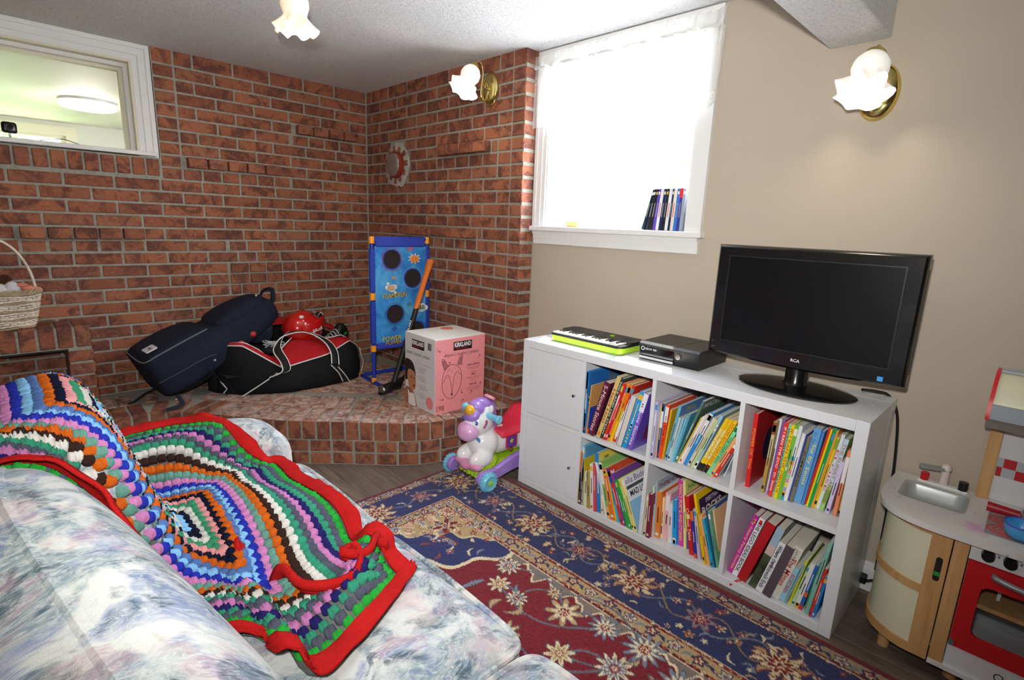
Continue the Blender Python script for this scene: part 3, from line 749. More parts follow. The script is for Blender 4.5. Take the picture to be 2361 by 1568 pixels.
# ceiling tulip
t = thing('ceiling_tulip_lamp', 'warm lit ruffled tulip lamp hanging from the stippled ceiling', 'ceiling lamp', (-.86, .50, HC))
MB().lathe([(.055, 0), (.055, -.008), (.045, -.016), (.026, -.024), (.026, -.042), (.032, -.05)], 32).build('canopy', BRASS, t)
mb = MB(); tulip(Matrix.Translation((0, 0, -.044)) @ Matrix.Rotation(.4, 4, 'Z'), mb); mb.build('glass_shade', SH2, t, 70)
mb = MB(); mb.ell((0, 0, -.11), (.02, .02, .026), 16, 10); mb.build('bulb', mat((255, 226, 180), .4, emit=5, ecol=(255, 214, 160)), t)
l = lamp('ceiling_bulb_light', 'POINT', 3.0, (-.86, .5, HC - .20), (1, .82, .58), .02)
BOOKS = [
('A', 0.006, -0.381, 0.393, 0.011, 0.289, -0.2, 0.26, '1f7ab8', '', '', 'tall thin blue picture book against the divider left of the maroon storybook'),
('A', 0.006, -0.394, 0.393, 0.012, 0.292, -0.4, 0.26, '2a80c4', '', '', 'blue picture book with an oval badge on its cover beside the maroon storybook'),
('A', 0.01, -0.404, 0.393, 0.005, 0.232, 3.2, 0.24, 'd8a45c', '', '', 'tan orange picture book tucked behind the blue and orange spine'),
('A', 0.016, -0.403, 0.393, 0.013, 0.176, 0.0, 0.17, '2b49b4', '', '', 'small book with royal blue spine and orange foot'),
('A', 0.065, -0.38, 0.393, 0.007, 0.152, 1.1, 0.15, 'f2b2c8', '', '', 'thin pale pink booklet leaning behind the maroon storybook'),
('A', 0.006, -0.42, 0.393, 0.029, 0.273, 15.1, 0.22, '6a1f3e', '5-Minute Stories', 'e8d8d0', 'thick maroon storybook with white lettering and a dark cover'),
('A', 0.015, -0.46, 0.393, 0.0192, 0.312, 16.2, 0.24, 'e6c878', 'Hand Heal', 'b04028', 'tan yellow hardback with red title lettering on the spine'),
('A', 0.015, -0.481, 0.393, 0.0125, 0.31, 16.3, 0.24, '2f4a40', 'MIKE AND HIS STEAM', 'e8e8e0', 'dark green hardback with white capitals beside the tan yellow hardback'),
('A', 0.011, -0.498, 0.393, 0.0106, 0.291, 16.2, 0.22, 'e2401e', '', '', 'narrow red orange spine with white lettering next to the dark green hardback'),
('A', 0.015, -0.507, 0.393, 0.0106, 0.286, 16.0, 0.21, 'd0244a', '', '', 'slim crimson book between red orange and amber spines'),
('A', 0.019, -0.515, 0.393, 0.0135, 0.288, 15.5, 0.24, 'f0a01e', '', '', 'amber orange book with dark lettering'),
('A', 0.023, -0.527, 0.393, 0.0125, 0.289, 15.7, 0.23, 'f2c81e', '', '', 'bright yellow spine with an orange head beside the amber book'),
('A', 0.028, -0.542, 0.393, 0.0125, 0.285, 15.3, 0.25, 'd83020', '', '', 'white and red spine with a red head next to the yellow spine'),
('A', 0.016, -0.564, 0.393, 0.0029, 0.221, 12.8, 0.16, 'f4f4f6', '', '', 'loose white folded sheets standing beside the thick grey fore edge'),
('A', 0.006, -0.574, 0.393, 0.0293, 0.24, 12.8, 0.19, 'd8d8d2', '', '', 'thick book with grey page edges between navy covers'),
('A', 0.006, -0.603, 0.393, 0.0214, 0.274, 13.9, 0.2, '24a0e4', '', '', 'sky blue hardback with small coloured letters down the spine'),
('A', 0.006, -0.628, 0.393, 0.0224, 0.271, 13.0, 0.22, '8060c8', '5 Minute Stories', 'f0e8ff', 'fat purple storybook with a white headed spine and purple cover'),
('B', 0.006, -0.375, 0.037, 0.008, 0.267, 0.0, 0.24, 'e0a438', '', '', 'thin orange and ochre book pressed against the lower left divider'),
('B', 0.006, -0.384, 0.037, 0.015, 0.198, -0.6, 0.18, '8c9cb8', '', '', 'short grey blue picture book with a white edge'),
('B', 0.006, -0.4, 0.037, 0.01, 0.188, 0.9, 0.19, 'd05040', '', '', 'thin red and white booklet beside the grey blue picture book'),
('B', 0.006, -0.411, 0.037, 0.009, 0.301, -2.3, 0.25, '7cc4dc', '', '', 'tall pale blue picture book standing behind the yellow cover'),
('B', 0.006, -0.42, 0.037, 0.006, 0.233, -3.4, 0.22, 'dcc42c', '', '', 'slim yellow picture book in front of the tall pale blue one'),
('B', 0.006, -0.426, 0.037, 0.016, 0.175, -2.3, 0.18, 'e4e2da', '', '', 'short white spine between yellow and olive gold books'),
('B', 0.006, -0.443, 0.037, 0.0179, 0.184, -4.4, 0.19, 'b49c48', '', '', 'olive gold patterned spine'),
('B', 0.006, -0.464, 0.037, 0.0169, 0.222, -5.2, 0.21, 'e6e2de', '', '', 'white spine with red and green figures next to the olive gold one'),
('B', 0.006, -0.482, 0.037, 0.0149, 0.231, -5.2, 0.2, 'd8525a', '', '', 'red and white checkered spine'),
('B', 0.012, -0.5, 0.037, 0.0218, 0.283, -7.7, 0.25, '2a88d4', '', '', 'blue spined yellow picture book'),
('B', 0.017, -0.519, 0.037, 0.0099, 0.223, -8.8, 0.17, 'f0d8c8', '', '', 'thin cream spine right of the blue spined yellow book'),
('B', 0.006, -0.552, 0.037, 0.0095, 0.25, -18.7, 0.25, 'f4f2ee', '', '', 'tall slim white paperback with red title lettering on its cover'),
('B', 0.006, -0.56, 0.037, 0.0164, 0.258, -15.8, 0.22, '8cc068', '', '', 'green and peach spine beside the tall slim white paperback'),
('B', 0.006, -0.579, 0.037, 0.0239, 0.234, -17.1, 0.22, 'f07a28', '', '', 'thick orange storybook with white lettering on the lower shelf'),
('B', 0.008, -0.6, 0.037, 0.0095, 0.225, -18.4, 0.2, 'f0c814', '', '', 'yellow spine beside the thick orange storybook'),
('B', 0.011, -0.609, 0.037, 0.0114, 0.196, -18.2, 0.18, '48b8e4', '', '', 'light blue slim spine between yellow and red books'),
('B', 0.006, -0.634, 0.037, 0.0138, 0.25, -23.1, 0.24, 'd8382c', '', '', 'red book with a royal blue head and white letter'),
('B', 0.006, -0.648, 0.037, 0.0093, 0.234, -21.8, 0.22, '7c4c9c', '', '', 'slim purple and pale grey book right of the red one'),
('B', 0.006, -0.664, 0.037, 0.0119, 0.209, -23.7, 0.17, '2ca83c', '', '', 'green spine, first of two alike beside the pale yellow activity book'),
('B', 0.006, -0.677, 0.037, 0.0109, 0.213, -24.4, 0.17, '35b045', '', '', 'green spine, second of two alike beside the pale yellow activity book'),
('B', 0.008, -0.693, 0.037, 0.0091, 0.224, -25.1, 0.17, 'e8d890', '', '', 'narrow cream yellow spine with red foot next to the green pair'),
('B', 0.006, -0.705, 0.037, 0.0137, 0.235, -23.8, 0.2, 'f0e27c', '', '', 'pale yellow activity book with a printed white and blue cover'),
('C', 0.005, -0.739, 0.393, 0.012, 0.245, 0.2, 0.25, 'c6bfe2', '', '', 'lavender board picture book against the divider'),
('C', 0.029, -0.747, 0.393, 0.01, 0.235, 0.0, 0.22, 'ecca54', '', '', 'yellow spine with red figures beside the lavender book'),
('C', 0.03, -0.755, 0.393, 0.01, 0.236, 1.2, 0.24, '26386c', '', '', 'navy and white spine next to the orange red book'),
('C', 0.033, -0.763, 0.393, 0.016, 0.235, 2.7, 0.22, 'fa4c18', 'Go Dog Go', '401810', 'bright orange red hardback with a white headed spine'),
('C', 0.036, -0.778, 0.393, 0.008, 0.219, 4.2, 0.2, 'dcac28', '', '', 'golden yellow slim spine right of the orange red hardback'),
('C', 0.036, -0.789, 0.393, 0.0118, 0.247, 9.1, 0.23, '6cb6c8', '', '', 'aqua spine with a slate blue cover and yellow title lettering'),
('C', 0.039, -0.8, 0.393, 0.0109, 0.198, 8.4, 0.19, 'd0d6d4', '', '', 'pale grey speckled spine beside the aqua one'),
('C', 0.042, -0.81, 0.393, 0.0079, 0.198, 9.9, 0.19, '98d0e0', '', '', 'pale blue slim spine, first of a thin trio'),
('C', 0.046, -0.816, 0.393, 0.0069, 0.2, 11.3, 0.19, '84c4d4', '', '', 'pale blue slim spine, second of a thin trio'),
('C', 0.048, -0.822, 0.393, 0.0068, 0.223, 11.9, 0.2, '5ca8c8', '', '', 'teal slim spine, third of a thin trio'),
('C', 0.049, -0.828, 0.393, 0.0096, 0.296, 17.1, 0.25, '587c6c', '', '', 'tall dark green hardback with large white title on its cover'),
('C', 0.051, -0.837, 0.393, 0.0056, 0.229, 19.9, 0.18, 'e0c048', '', '', 'very thin yellow spine right of the tall dark green hardback'),
('C', 0.048, -0.845, 0.393, 0.0094, 0.236, 19.8, 0.19, 'ecebe8', '', '', 'white spine beside the very thin yellow one'),
('C', 0.052, -0.853, 0.393, 0.0104, 0.244, 18.9, 0.2, 'e6d4d0', '', '', 'white spine with red lettering next to the bright blue paperback'),
('C', 0.055, -0.864, 0.393, 0.0142, 0.258, 19.2, 0.21, '2c90dc', '', '', 'bright blue paperback with a white head'),
('C', 0.058, -0.878, 0.393, 0.0122, 0.239, 20.0, 0.22, 'dcd4b8', '', '', 'bowed cream paperback with a brown picture cover'),
('C', 0.05, -0.896, 0.393, 0.0113, 0.236, 19.3, 0.19, 'c4d49c', '', '', 'cream and leaf green spine beside the bowed paperback'),
('C', 0.056, -0.905, 0.393, 0.0123, 0.257, 18.6, 0.2, '9cc8ea', '', '', 'light blue spine with white stripes at head and foot'),
('C', 0.053, -0.921, 0.393, 0.0131, 0.256, 20.6, 0.17, 'f0c818', 'LITTLE DRAGON', 'e8f4ff', 'yellow chapter book with black foot, first of three alike'),
('C', 0.053, -0.935, 0.393, 0.0131, 0.256, 20.8, 0.17, 'eec016', 'ALL ABOUT ME', 'e8f4ff', 'yellow chapter book with black foot, second of three alike'),
('C', 0.051, -0.951, 0.393, 0.014, 0.256, 20.8, 0.17, 'f2c61a', 'HOW DO YOU DO IT', 'd83020', 'yellow chapter book with black foot and red lettering, third of three alike'),
('C', 0.046, -0.966, 0.393, 0.013, 0.238, 21.9, 0.16, '7ce0a0', 'THE GREAT EGG', '285040', 'mint green chapter book beside the yellow trio'),
('C', 0.041, -0.981, 0.393, 0.012, 0.195, 22.6, 0.15, 'ecb06c', '', '', 'orange and yellow chapter book beside the mint green one'),
('C', 0.046, -0.995, 0.393, 0.0112, 0.171, 21.6, 0.14, 'dc3424', '', '', 'red chapter book leaning near the end of the row'),
('C', 0.06, -1.003, 0.393, 0.0056, 0.132, 21.3, 0.14, '8aa4ac', '', '', 'thin grey blue booklet at the end of the row'),
('C', 0.078, -1.02, 0.393, 0.0029, 0.098, 15.5, 0.13, 'f0f2f4', '', '', 'loose white card leaning last in the row'),
('D', 0.006, -0.743, 0.037, 0.012, 0.192, 0.3, 0.19, 'dcc8a8', '', '', 'cream slim spine beginning the lower middle row'),
('D', 0.005, -0.759, 0.037, 0.014, 0.2, -1.4, 0.2, '7c2844', '', '', 'maroon slim book beside the cream spine'),
('D', 0.022, -0.764, 0.037, 0.01, 0.176, -2.0, 0.18, 'e04038', '', '', 'red slim spine next to the maroon book'),
('D', 0.028, -0.772, 0.037, 0.008, 0.226, -4.1, 0.2, 'c4d8c8', '', '', 'pale green spine in front of the grey picture book'),
('D', 0.035, -0.776, 0.037, 0.005, 0.252, -2.3, 0.25, 'a8bccc', '', '', 'tall grey blue picture book with dark red title lettering'),
('D', 0.039, -0.78, 0.037, 0.022, 0.208, -2.5, 0.24, 'f08834', '', '', 'thick orange picture book with a blue shape on the cover'),
('D', 0.061, -0.79, 0.037, 0.005, 0.152, -7.9, 0.14, '2c8cdc', '', '', 'blue die cut booklet poking out beside the orange picture book'),
('D', 0.051, -0.8, 0.037, 0.011, 0.184, -2.5, 0.18, 'f0e4a4', '', '', 'cream yellow spine with a purple block'),
('D', 0.056, -0.809, 0.037, 0.023, 0.208, -1.7, 0.19, 'f2b4bc', '', '', 'thick pale pink board book'),
('D', 0.043, -0.841, 0.037, 0.0169, 0.175, -4.9, 0.17, 'e8e8e6', '', '', 'white spine with grey lettering beside the pink board book'),
('D', 0.049, -0.858, 0.037, 0.0179, 0.195, -5.3, 0.16, '22a2ea', '', '', 'blue chapter book with dark lettering and a white badge at the foot'),
('D', 0.061, -0.871, 0.037, 0.008, 0.205, -5.9, 0.17, '2c94d8', '', '', 'narrow blue spine pressed behind the magenta book'),
('D', 0.059, -0.88, 0.037, 0.0209, 0.284, -6.1, 0.23, 'd83aa6', 'FANCY POEMS AND STORIES', 'f4d860', 'tall magenta hardback with yellow lettering in the lower middle row'),
('D', 0.055, -0.906, 0.037, 0.0109, 0.291, -6.9, 0.25, 'e8e898', '', '', 'tall pale yellow picture book with green title on its cover'),
('D', 0.062, -0.916, 0.037, 0.0089, 0.208, -8.3, 0.18, '5c4aa0', '', '', 'slim violet spine behind the thick red book'),
('D', 0.033, -0.943, 0.037, 0.0186, 0.243, -11.6, 0.22, 'cc2020', 'Curious Tales', 'f0e0c0', 'thick red storybook with a small picture on its spine'),
('D', 0.025, -0.968, 0.037, 0.0118, 0.193, -11.7, 0.17, '3434a4', '', '', 'indigo spine with orange foot beside the thick red storybook'),
('D', 0.028, -0.981, 0.037, 0.0127, 0.208, -11.6, 0.18, 'c8bcd0', '', '', 'pale mottled spine between indigo and yellow books'),
('D', 0.017, -1.01, 0.037, 0.0097, 0.28, -15.1, 0.25, 'f0c80e', '', '', 'tall yellow framed book with a dark purple cover and white capitals'),
('D', 0.02, -1.024, 0.037, 0.0125, 0.2, -16.3, 0.17, 'f2aa6c', '', '', 'peach spine right of the yellow framed book'),
('D', 0.019, -1.041, 0.037, 0.0104, 0.192, -18.2, 0.17, '2aaac8', '', '', 'turquoise spine next to the peach one'),
('D', 0.028, -1.05, 0.037, 0.0058, 0.228, -15.8, 0.2, '284878', '', '', 'thin dark blue spine beside the turquoise one'),
('D', 0.032, -1.057, 0.037, 0.0096, 0.224, -16.3, 0.2, '6ca888', '', '', 'green and white spine near the right divider'),
('D', 0.052, -1.057, 0.037, 0.0068, 0.224, -13.4, 0.19, 'f0c090', '', '', 'peach and cream slim spine near the right divider'),
('D', 0.07, -1.055, 0.037, 0.0039, 0.239, -12.3, 0.22, '3c5c9c', '', '', 'slate blue picture book leaning against the right divider'),
('E', 0.064, -1.107, 0.393, 0.015, 0.286, -0.4, 0.27, 'dc2424', 'POWER OF  Time', 'e8a040', 'thick bright red hardback with a dark oval picture on its cover'),
('E', 0.064, -1.163, 0.393, 0.012, 0.276, 2.3, 0.25, 'b89a50', '', '', 'gold patterned picture book spine'),
('E', 0.09, -1.17, 0.393, 0.009, 0.282, 2.8, 0.25, 'e8e8f0', '', '', 'white spine with blue grey lettering beside the gold one'),
('E', 0.064, -1.187, 0.393, 0.004, 0.29, 3.8, 0.24, 'a44cb4', '', '', 'very thin purple spine next to the red rhyming book'),
('E', 0.054, -1.194, 0.393, 0.012, 0.287, 3.8, 0.24, 'f03c24', 'IF I RAN THE ZOO   Dr. Seuss', 'f8f0e8', 'red hardback with white capitals on the spine'),
('E', 0.061, -1.202, 0.393, 0.01, 0.283, 4.5, 0.24, '8cccb4', 'HORTON HATCHES THE EGG', '203c34', 'mint spine with dark green capitals beside the red hardback'),
('E', 0.054, -1.213, 0.393, 0.011, 0.286, 4.4, 0.24, 'f2da0c', 'IF I RAN THE CIRCUS', 'd8401c', 'yellow hardback with red capitals on the spine'),
('E', 0.057, -1.223, 0.393, 0.012, 0.287, 4.6, 0.24, '7cc244', '', '', 'green hardback with a white flash in the middle of the spine'),
('E', 0.06, -1.234, 0.393, 0.011, 0.287, 4.8, 0.24, 'e8ecec', '', '', 'white spine with coloured stripes at the foot beside the green hardback'),
('E', 0.064, -1.244, 0.393, 0.0109, 0.262, 5.5, 0.22, 'f0f0f2', '', '', 'white spine with thin grey lettering and a red foot mark'),
('E', 0.076, -1.251, 0.393, 0.008, 0.258, 5.1, 0.22, '3452b4', '', '', 'royal blue slim spine with white lettering'),
('E', 0.071, -1.26, 0.393, 0.0109, 0.254, 5.6, 0.22, '827a68', 'JUMANJI', '38342c', 'grey olive hardback with dark capitals'),
('E', 0.084, -1.271, 0.393, 0.0229, 0.285, 5.4, 0.24, '6cace4', 'Six by Seuss', 'f0e474', 'very thick light blue hardback with pale yellow script'),
('E', 0.081, -1.296, 0.393, 0.008, 0.283, 5.5, 0.23, '4c8ccc', '', '', 'blue slim spine right of the very thick light blue hardback'),
('E', 0.092, -1.301, 0.393, 0.0069, 0.297, 7.1, 0.22, 'dc3424', '', '', 'narrow red spine, first of four bright narrow spines'),
('E', 0.083, -1.311, 0.393, 0.006, 0.296, 6.8, 0.22, 'f2da0c', '', '', 'narrow yellow spine, second of four bright narrow spines'),
('E', 0.083, -1.317, 0.393, 0.0089, 0.301, 7.2, 0.22, '0aa454', '', '', 'narrow green spine, third of four bright narrow spines'),
('E', 0.085, -1.325, 0.393, 0.0069, 0.296, 7.2, 0.22, 'f2a434', '', '', 'narrow orange spine, fourth of four bright narrow spines'),
('E', 0.093, -1.33, 0.393, 0.0099, 0.271, 7.2, 0.2, 'ecca30', '', '', 'yellow spine with a green picture block at the head'),
('E', 0.094, -1.339, 0.393, 0.0099, 0.286, 7.8, 0.22, 'e4ecf4', 'ELOISE', 'd83c6c', 'white and blue slim spine with pink capitals'),
('E', 0.088, -1.35, 0.393, 0.0139, 0.275, 8.0, 0.22, 'a4d07c', 'THE RUPERT ANNUAL', 'c07840', 'annual with green meadow foot and pale blue head'),
('E', 0.082, -1.371, 0.393, 0.0119, 0.197, 5.5, 0.18, 'd8c8ea', '', '', 'lilac short book with darker lilac lettering'),
('E', 0.088, -1.392, 0.393, 0.011, 0.238, 2.6, 0.2, 'f08c64', '', '', 'coral spine with a white upper half leaning at the end'),
('E', 0.09, -1.403, 0.393, 0.012, 0.222, 2.3, 0.19, '84602c', '', '', 'brown spine with gold lettering last on the upper right shelf'),
('F', 0.042, -1.095, 0.037, 0.0184, 0.278, 13.9, 0.24, 'cc34a2', 'My Nearly Fancy Stories', 'f4d860', 'magenta hardback with yellow lettering leaning in the lower right cell'),
('F', 0.037, -1.115, 0.037, 0.0203, 0.277, 14.4, 0.25, 'f0f0f0', 'THE LEGO IDEAS BOOK', '202020', 'white hardback with bold black capitals leaning beside the magenta one'),
('F', 0.027, -1.139, 0.037, 0.0318, 0.277, 15.5, 0.23, 'bc1c24', '', '', 'very thick red hardback with a red ribbon marker'),
('F', 0.019, -1.184, 0.037, 0.0252, 0.278, 14.1, 0.22, '5c6a48', '', '', 'thick hardback with forest picture spine and pale sky head'),
('F', 0.016, -1.212, 0.037, 0.0233, 0.225, 13.9, 0.21, 'eeeef2', 'Where the Sidewalk Ends', '303438', 'white hardback with small black lettering and ink drawing'),
('F', 0.007, -1.238, 0.037, 0.0292, 0.228, 13.2, 0.21, '5a5058', '', '', 'thick plain brown grey hardback'),
('F', 0.022, -1.263, 0.037, 0.0272, 0.23, 13.3, 0.2, 'e6e2d2', 'The Mitten', 'c83830', 'cream hardback with red title lettering'),
('F', 0.027, -1.287, 0.037, 0.0215, 0.147, 12.1, 0.16, '9cd4e4', 'BIG RED BARN', 'c83848', 'light blue board book with red capitals'),
('F', 0.023, -1.309, 0.037, 0.0078, 0.175, 12.8, 0.18, '86b0b0', '', '', 'thin grey teal spine beside the light blue board book'),
('F', 0.026, -1.32, 0.037, 0.0069, 0.195, 10.0, 0.18, 'd8d424', '', '', 'thin lime yellow spine'),
('F', 0.028, -1.327, 0.037, 0.0137, 0.177, 11.4, 0.17, 'bce0a4', '', '', 'pale green spine beside the lime yellow one'),
('F', 0.027, -1.341, 0.037, 0.0128, 0.19, 8.8, 0.17, 'ecebe6', '', '', 'white spine with a gold foot'),
('F', 0.028, -1.353, 0.037, 0.0119, 0.188, 8.6, 0.17, '3464b8', '', '', 'blue spine with white lettering and an orange block'),
('F', 0.04, -1.369, 0.037, 0.0099, 0.184, 6.5, 0.17, '34ac64', '', '', 'green slim spine with yellow lettering'),
('F', 0.021, -1.376, 0.037, 0.0119, 0.29, 6.7, 0.2, '84bcac', '', '', 'tall dull teal spine near the outer panel'),
('F', 0.015, -1.39, 0.037, 0.0089, 0.198, 6.7, 0.17, 'd43a2c', '', '', 'black and red slim spine near the outer panel'),
('F', 0.019, -1.399, 0.037, 0.0179, 0.167, 6.5, 0.15, '2484d4', '', '', 'blue board book last in the lower right cell')]

# ---------------------------------------------------------------- white cube shelf along the right wall
SHW = mat((226, 228, 230), .33, spec=.5, name='white_melamine')
DK = mat((24, 24, 26), .4)
SW, SH, ST, SC = 1.465, .765, .037, .335
SD = (SW - 2 * ST - 4 * SC) / 3; SMZ = SH - 2 * ST - 2 * SC
shelf = thing('cube_shelf', 'white cube shelf with two closed doors and six cells of books', 'shelf', (0, 0, 0))
DEP = .389
def deep(name, y0, y1, z0, z1, split=True):
    mb = MB(); mb.box(0, .306, y0, y1, z0, z1, .0012); mb.box(.3068, DEP, y0, y1, z0, z1, .0012); return mb.build(name, SHW, shelf, 0)
deep('side_panel', 0, -ST, 0.002, SH); deep('side_panel', -SW, -SW + ST, 0.002, SH)
deep('top_panel', -ST - .0004, -SW + ST + .0004, SH - ST, SH - .0006); deep('bottom_panel', -ST - .0004, -SW + ST + .0004, .002, ST)
cy = [-ST - i * (SC + SD) for i in range(4)]
for i in range(3): B(.001, DEP - .001, cy[i] - SC, cy[i] - SC - SD, ST, SH - ST).build('divider', SHW, shelf, 0)
for i in range(4): B(.0015, DEP - .002, cy[i], cy[i] - SC, ST + SC, ST + SC + SMZ).build('shelf_board', SHW, shelf, 0)
for k, z0 in enumerate((ST, ST + SC + SMZ)):
    d = B(.003, .018, cy[0] - .002, cy[0] - SC + .002, z0 + .002, z0 + SC - .002, .001).build('door', SHW, shelf, 0)
    MB().lathe([(.0005, .017), (.006, .017), (.0075, .014), (.0065, .009), (.004, .006), (.004, 0)], 16, Matrix.Translation((.003, cy[0] - SC + .036, z0 + (.165 if k == 0 else .165))) @ Matrix.Rotation(-PI / 2, 4, 'Y')).build('knob', mat((190, 190, 192), .22, 1.0), d)
for z in (.02, SH - .03): MB().cyl((.03, -SW - .0002, z), (.03, -SW - .0008, z), .004, n=10).build('screw_cap', mat((150, 150, 150), .5), shelf)

# ---------------------------------------------------------------- books
PAGES = mat((226, 220, 204), .8, bump=(200, .2), name='page_edges')
def book(rec, idx):
    cell, X, Y, Z, th, h, lean, dep, col, title, tc, label = rec
    limL = {'A': cy[1], 'B': cy[1], 'C': cy[2], 'D': cy[2], 'E': cy[3], 'F': cy[3]}[cell] - .001
    limR = limL - SC + .002
    th = max(th, .003); dep = min(dep, DEP - X - .006)
    L = math.radians(lean)
    tmax = {'A': 0, 'C': 0, 'E': 0}.get(cell, 0)
    h = min(h, (SC - .006 - th * abs(math.sin(L))) / math.cos(L))
    if lean >= 0: yl = min(Y, limL); 
    else: yl = min(Y, limL - h * math.sin(-L))
    ext = th * math.cos(L) + (h * math.sin(L) if lean > 0 else 0)
    yl = max(yl, limR + ext)
    zl = Z + .0008 + (th * math.sin(L) if lean > 0 else 0)
    hard = th > .0105
    bt = .0016 if hard else .0006
    ov = .003 if hard else .0
    cm = mat(col, .38, spec=.45)
    mb = MB()
    mb.box(0, bt, 0, -th, 0, h, .0004); mb.box(bt, dep, 0, -bt, 0, h); mb.box(bt, dep, -th + bt, -th, 0, h)
    name = 'hardcover_book' if hard else 'picture_book'
    o = mb.build(name, cm, None, 0); o.location = (X, yl, zl); o.rotation_euler = (L, 0, 0)
    tag(o, label, 'book', 'books in the white cube shelf')
    if th > 2.4 * bt: B(bt, dep - ov - .001, -bt, -th + bt, ov, h - ov).build('pages', PAGES, o, 0)
    rnd = random.Random(idx * 13 + 5)
    fx = -.0004
    def patch(z0, z1, c, inset=.04, nm='print_block'):
        B(fx, 0, -th * inset, -th * (1 - inset), z0 * h, z1 * h).build(nm, mat(c, .4), o, 0)
    def cover(c, x0=.04, x1=.96, z0=.04, z1=.96, nm='cover_print'):
        return B(dep * x0, dep * x1, -th, -th - .0004, z0 * h, z1 * h).build(nm, mat(c, .4), o, 0)
    if title:
        text(o, title, mat(tc, .5), (fx * 1.2, -th * .5 - th * (-.32), h * (.94 if len(title) > 14 else .8)), (0, 0, -1), (0, -1, 0), th * .64, h * (.86 if len(title) > 14 else .55), bold=.012)
    elif .0085 < th < .024:
        base = Vector(lin(col)[:3]); lum = base.x * .3 + base.y * .6 + base.z * .1
        ink = (40, 40, 48) if lum > .3 else (236, 232, 222)
        a = rnd.uniform(.3, .45); patch(a, a + rnd.uniform(.2, .38), ink, .40, 'title_line')
        if rnd.random() < .6: patch(.05, .10, rnd.choice([(230, 230, 226), (210, 60, 50), (50, 70, 150), ink]), .2, 'foot_mark')
        if rnd.random() < .4: patch(.86, .95, rnd.choice([(240, 238, 230), (230, 190, 60), (70, 150, 200)]), .06)
    return o, patch, cover, (h, th, dep)
BK = {}
for i, r in enumerate(BOOKS): BK[r[11][:34]] = book(r, i)
def bk(prefix):
    for k, v in BK.items():
        if k.startswith(prefix[:34]): return v
    raise KeyError(prefix)
# printed blocks that can be told apart in the photograph
o, pt, cv, d = bk('thick maroon storybook'); cv((70, 36, 60)); cv((200, 110, 50), .1, .5, .1, .35, 'cover_picture')
o, pt, cv, d = bk('blue picture book with an oval'); cv((40, 110, 190)); cv((150, 190, 225), .6, .85, .78, .94, 'cover_badge')
o, pt, cv, d = bk('small book with royal blue'); pt(0, .14, (230, 90, 40), 0); pt(.82, 1, (236, 140, 40), 0)
o, pt, cv, d = bk('fat purple storybook'); pt(.68, .99, (240, 238, 244), .02); cv((110, 80, 190), 0, 1, 0, 1); cv((220, 90, 70), .3, .9, .12, .4, 'cover_picture'); cv((190, 130, 190), .3, .9, .4, .65, 'cover_picture')
text(o, 'Peppa', mat((240, 236, 246), .5), (.05, -d[1] - .0008, d[0] * .68), (1, 0, 0), (0, 0, 1), .035, .12, bold=.01)
o, pt, cv, d = bk('white and red spine with a red head'); pt(.1, .55, (240, 236, 232), 0)
o, pt, cv, d = bk('thick book with grey page edges')
B(-.0006, 0, -d[1] * .1, -d[1] * .9, .004, d[0] - .004).build('fore_edge', mat((220, 216, 206), .8), o, 0); B(-.0008, 0, 0, -d[1] * .1, 0, d[0]).build('cover_edge', mat((50, 70, 140), .4), o, 0); B(-.0008, 0, -d[1] * .9, -d[1], 0, d[0]).build('cover_edge', mat((50, 70, 140), .4), o, 0)
o, pt, cv, d = bk('sky blue hardback')
for k, c in enumerate(((240, 200, 60), (240, 200, 60), (235, 150, 60), (60, 170, 80), (220, 70, 60), (40, 40, 40))): pt(.1 + k * .06, .13 + k * .06, c, .3, 'letter_mark')
pt(.55, .8, (250, 210, 90), .42)
o, pt, cv, d = bk('narrow red orange spine'); pt(.55, .8, (240, 230, 225), .2); pt(.3, .4, (240, 230, 225), .3)
o, pt, cv, d = bk('bright yellow spine with an orange'); pt(.6, 1, (236, 120, 40), 0)
o, pt, cv, d = bk('tan yellow hardback'); pt(.03, .09, (230, 130, 60), .2)
# lower left cell
o, pt, cv, d = bk('thin orange and ochre'); pt(.6, .97, (226, 100, 44), 0)
o, pt, cv, d = bk('tall pale blue picture book'); cv((96, 160, 196))
o, pt, cv, d = bk('slim yellow picture book'); cv((214, 190, 44), 0, 1, 0, 1)
o, pt, cv, d = bk('blue spined yellow'); cv((232, 214, 90), 0, 1, 0, 1); cv((160, 90, 60), .15, .3, .78, .92, 'cover_picture')
o, pt, cv, d = bk('tall slim white paperback'); cv((240, 238, 236), 0, 1, 0, 1)
text(o, 'Hunsch', mat((200, 50, 56), .5), (.04, -d[1] - .0008, d[0] * .86), (1, 0, 0), (0, 0, 1), .026, .19, bold=.01)
o, pt, cv, d = bk('green and peach spine'); pt(0, .2, (240, 190, 120), 0); pt(.6, .98, (236, 234, 230), 0)
o, pt, cv, d = bk('thick orange storybook'); pt(.9, .96, (250, 230, 200), .3); pt(.3, .8, (230, 200, 170), .38)
o, pt, cv, d = bk('red book with a royal blue'); pt(.74, 1, (40, 70, 170), 0); text(o, 'M', mat((240, 240, 240), .5), (.006, -d[1] - .0008, d[0] * .86), (1, 0, 0), (0, 0, 1), .026, bold=.02); cv((216, 84, 50), .2, 1, 0, 1)
o, pt, cv, d = bk('pale yellow activity book'); cv((238, 240, 244), 0, 1, .55, 1); cv((150, 200, 232), 0, 1, 0, .55)
text(o, 'elia Bede', mat((120, 80, 130), .5), (.006, -d[1] - .001, d[0] * .86), (1, 0, 0), (0, 0, 1), .026, .15); cv((30, 30, 36), .03, .9, .76, .82, 'cover_band')
text(o, 'MAD LIBS', mat((24, 24, 28), .5), (.02, -d[1] - .001, d[0] * .62), (1, 0, 0), (0, 0, 1), .026, .13, bold=.02)
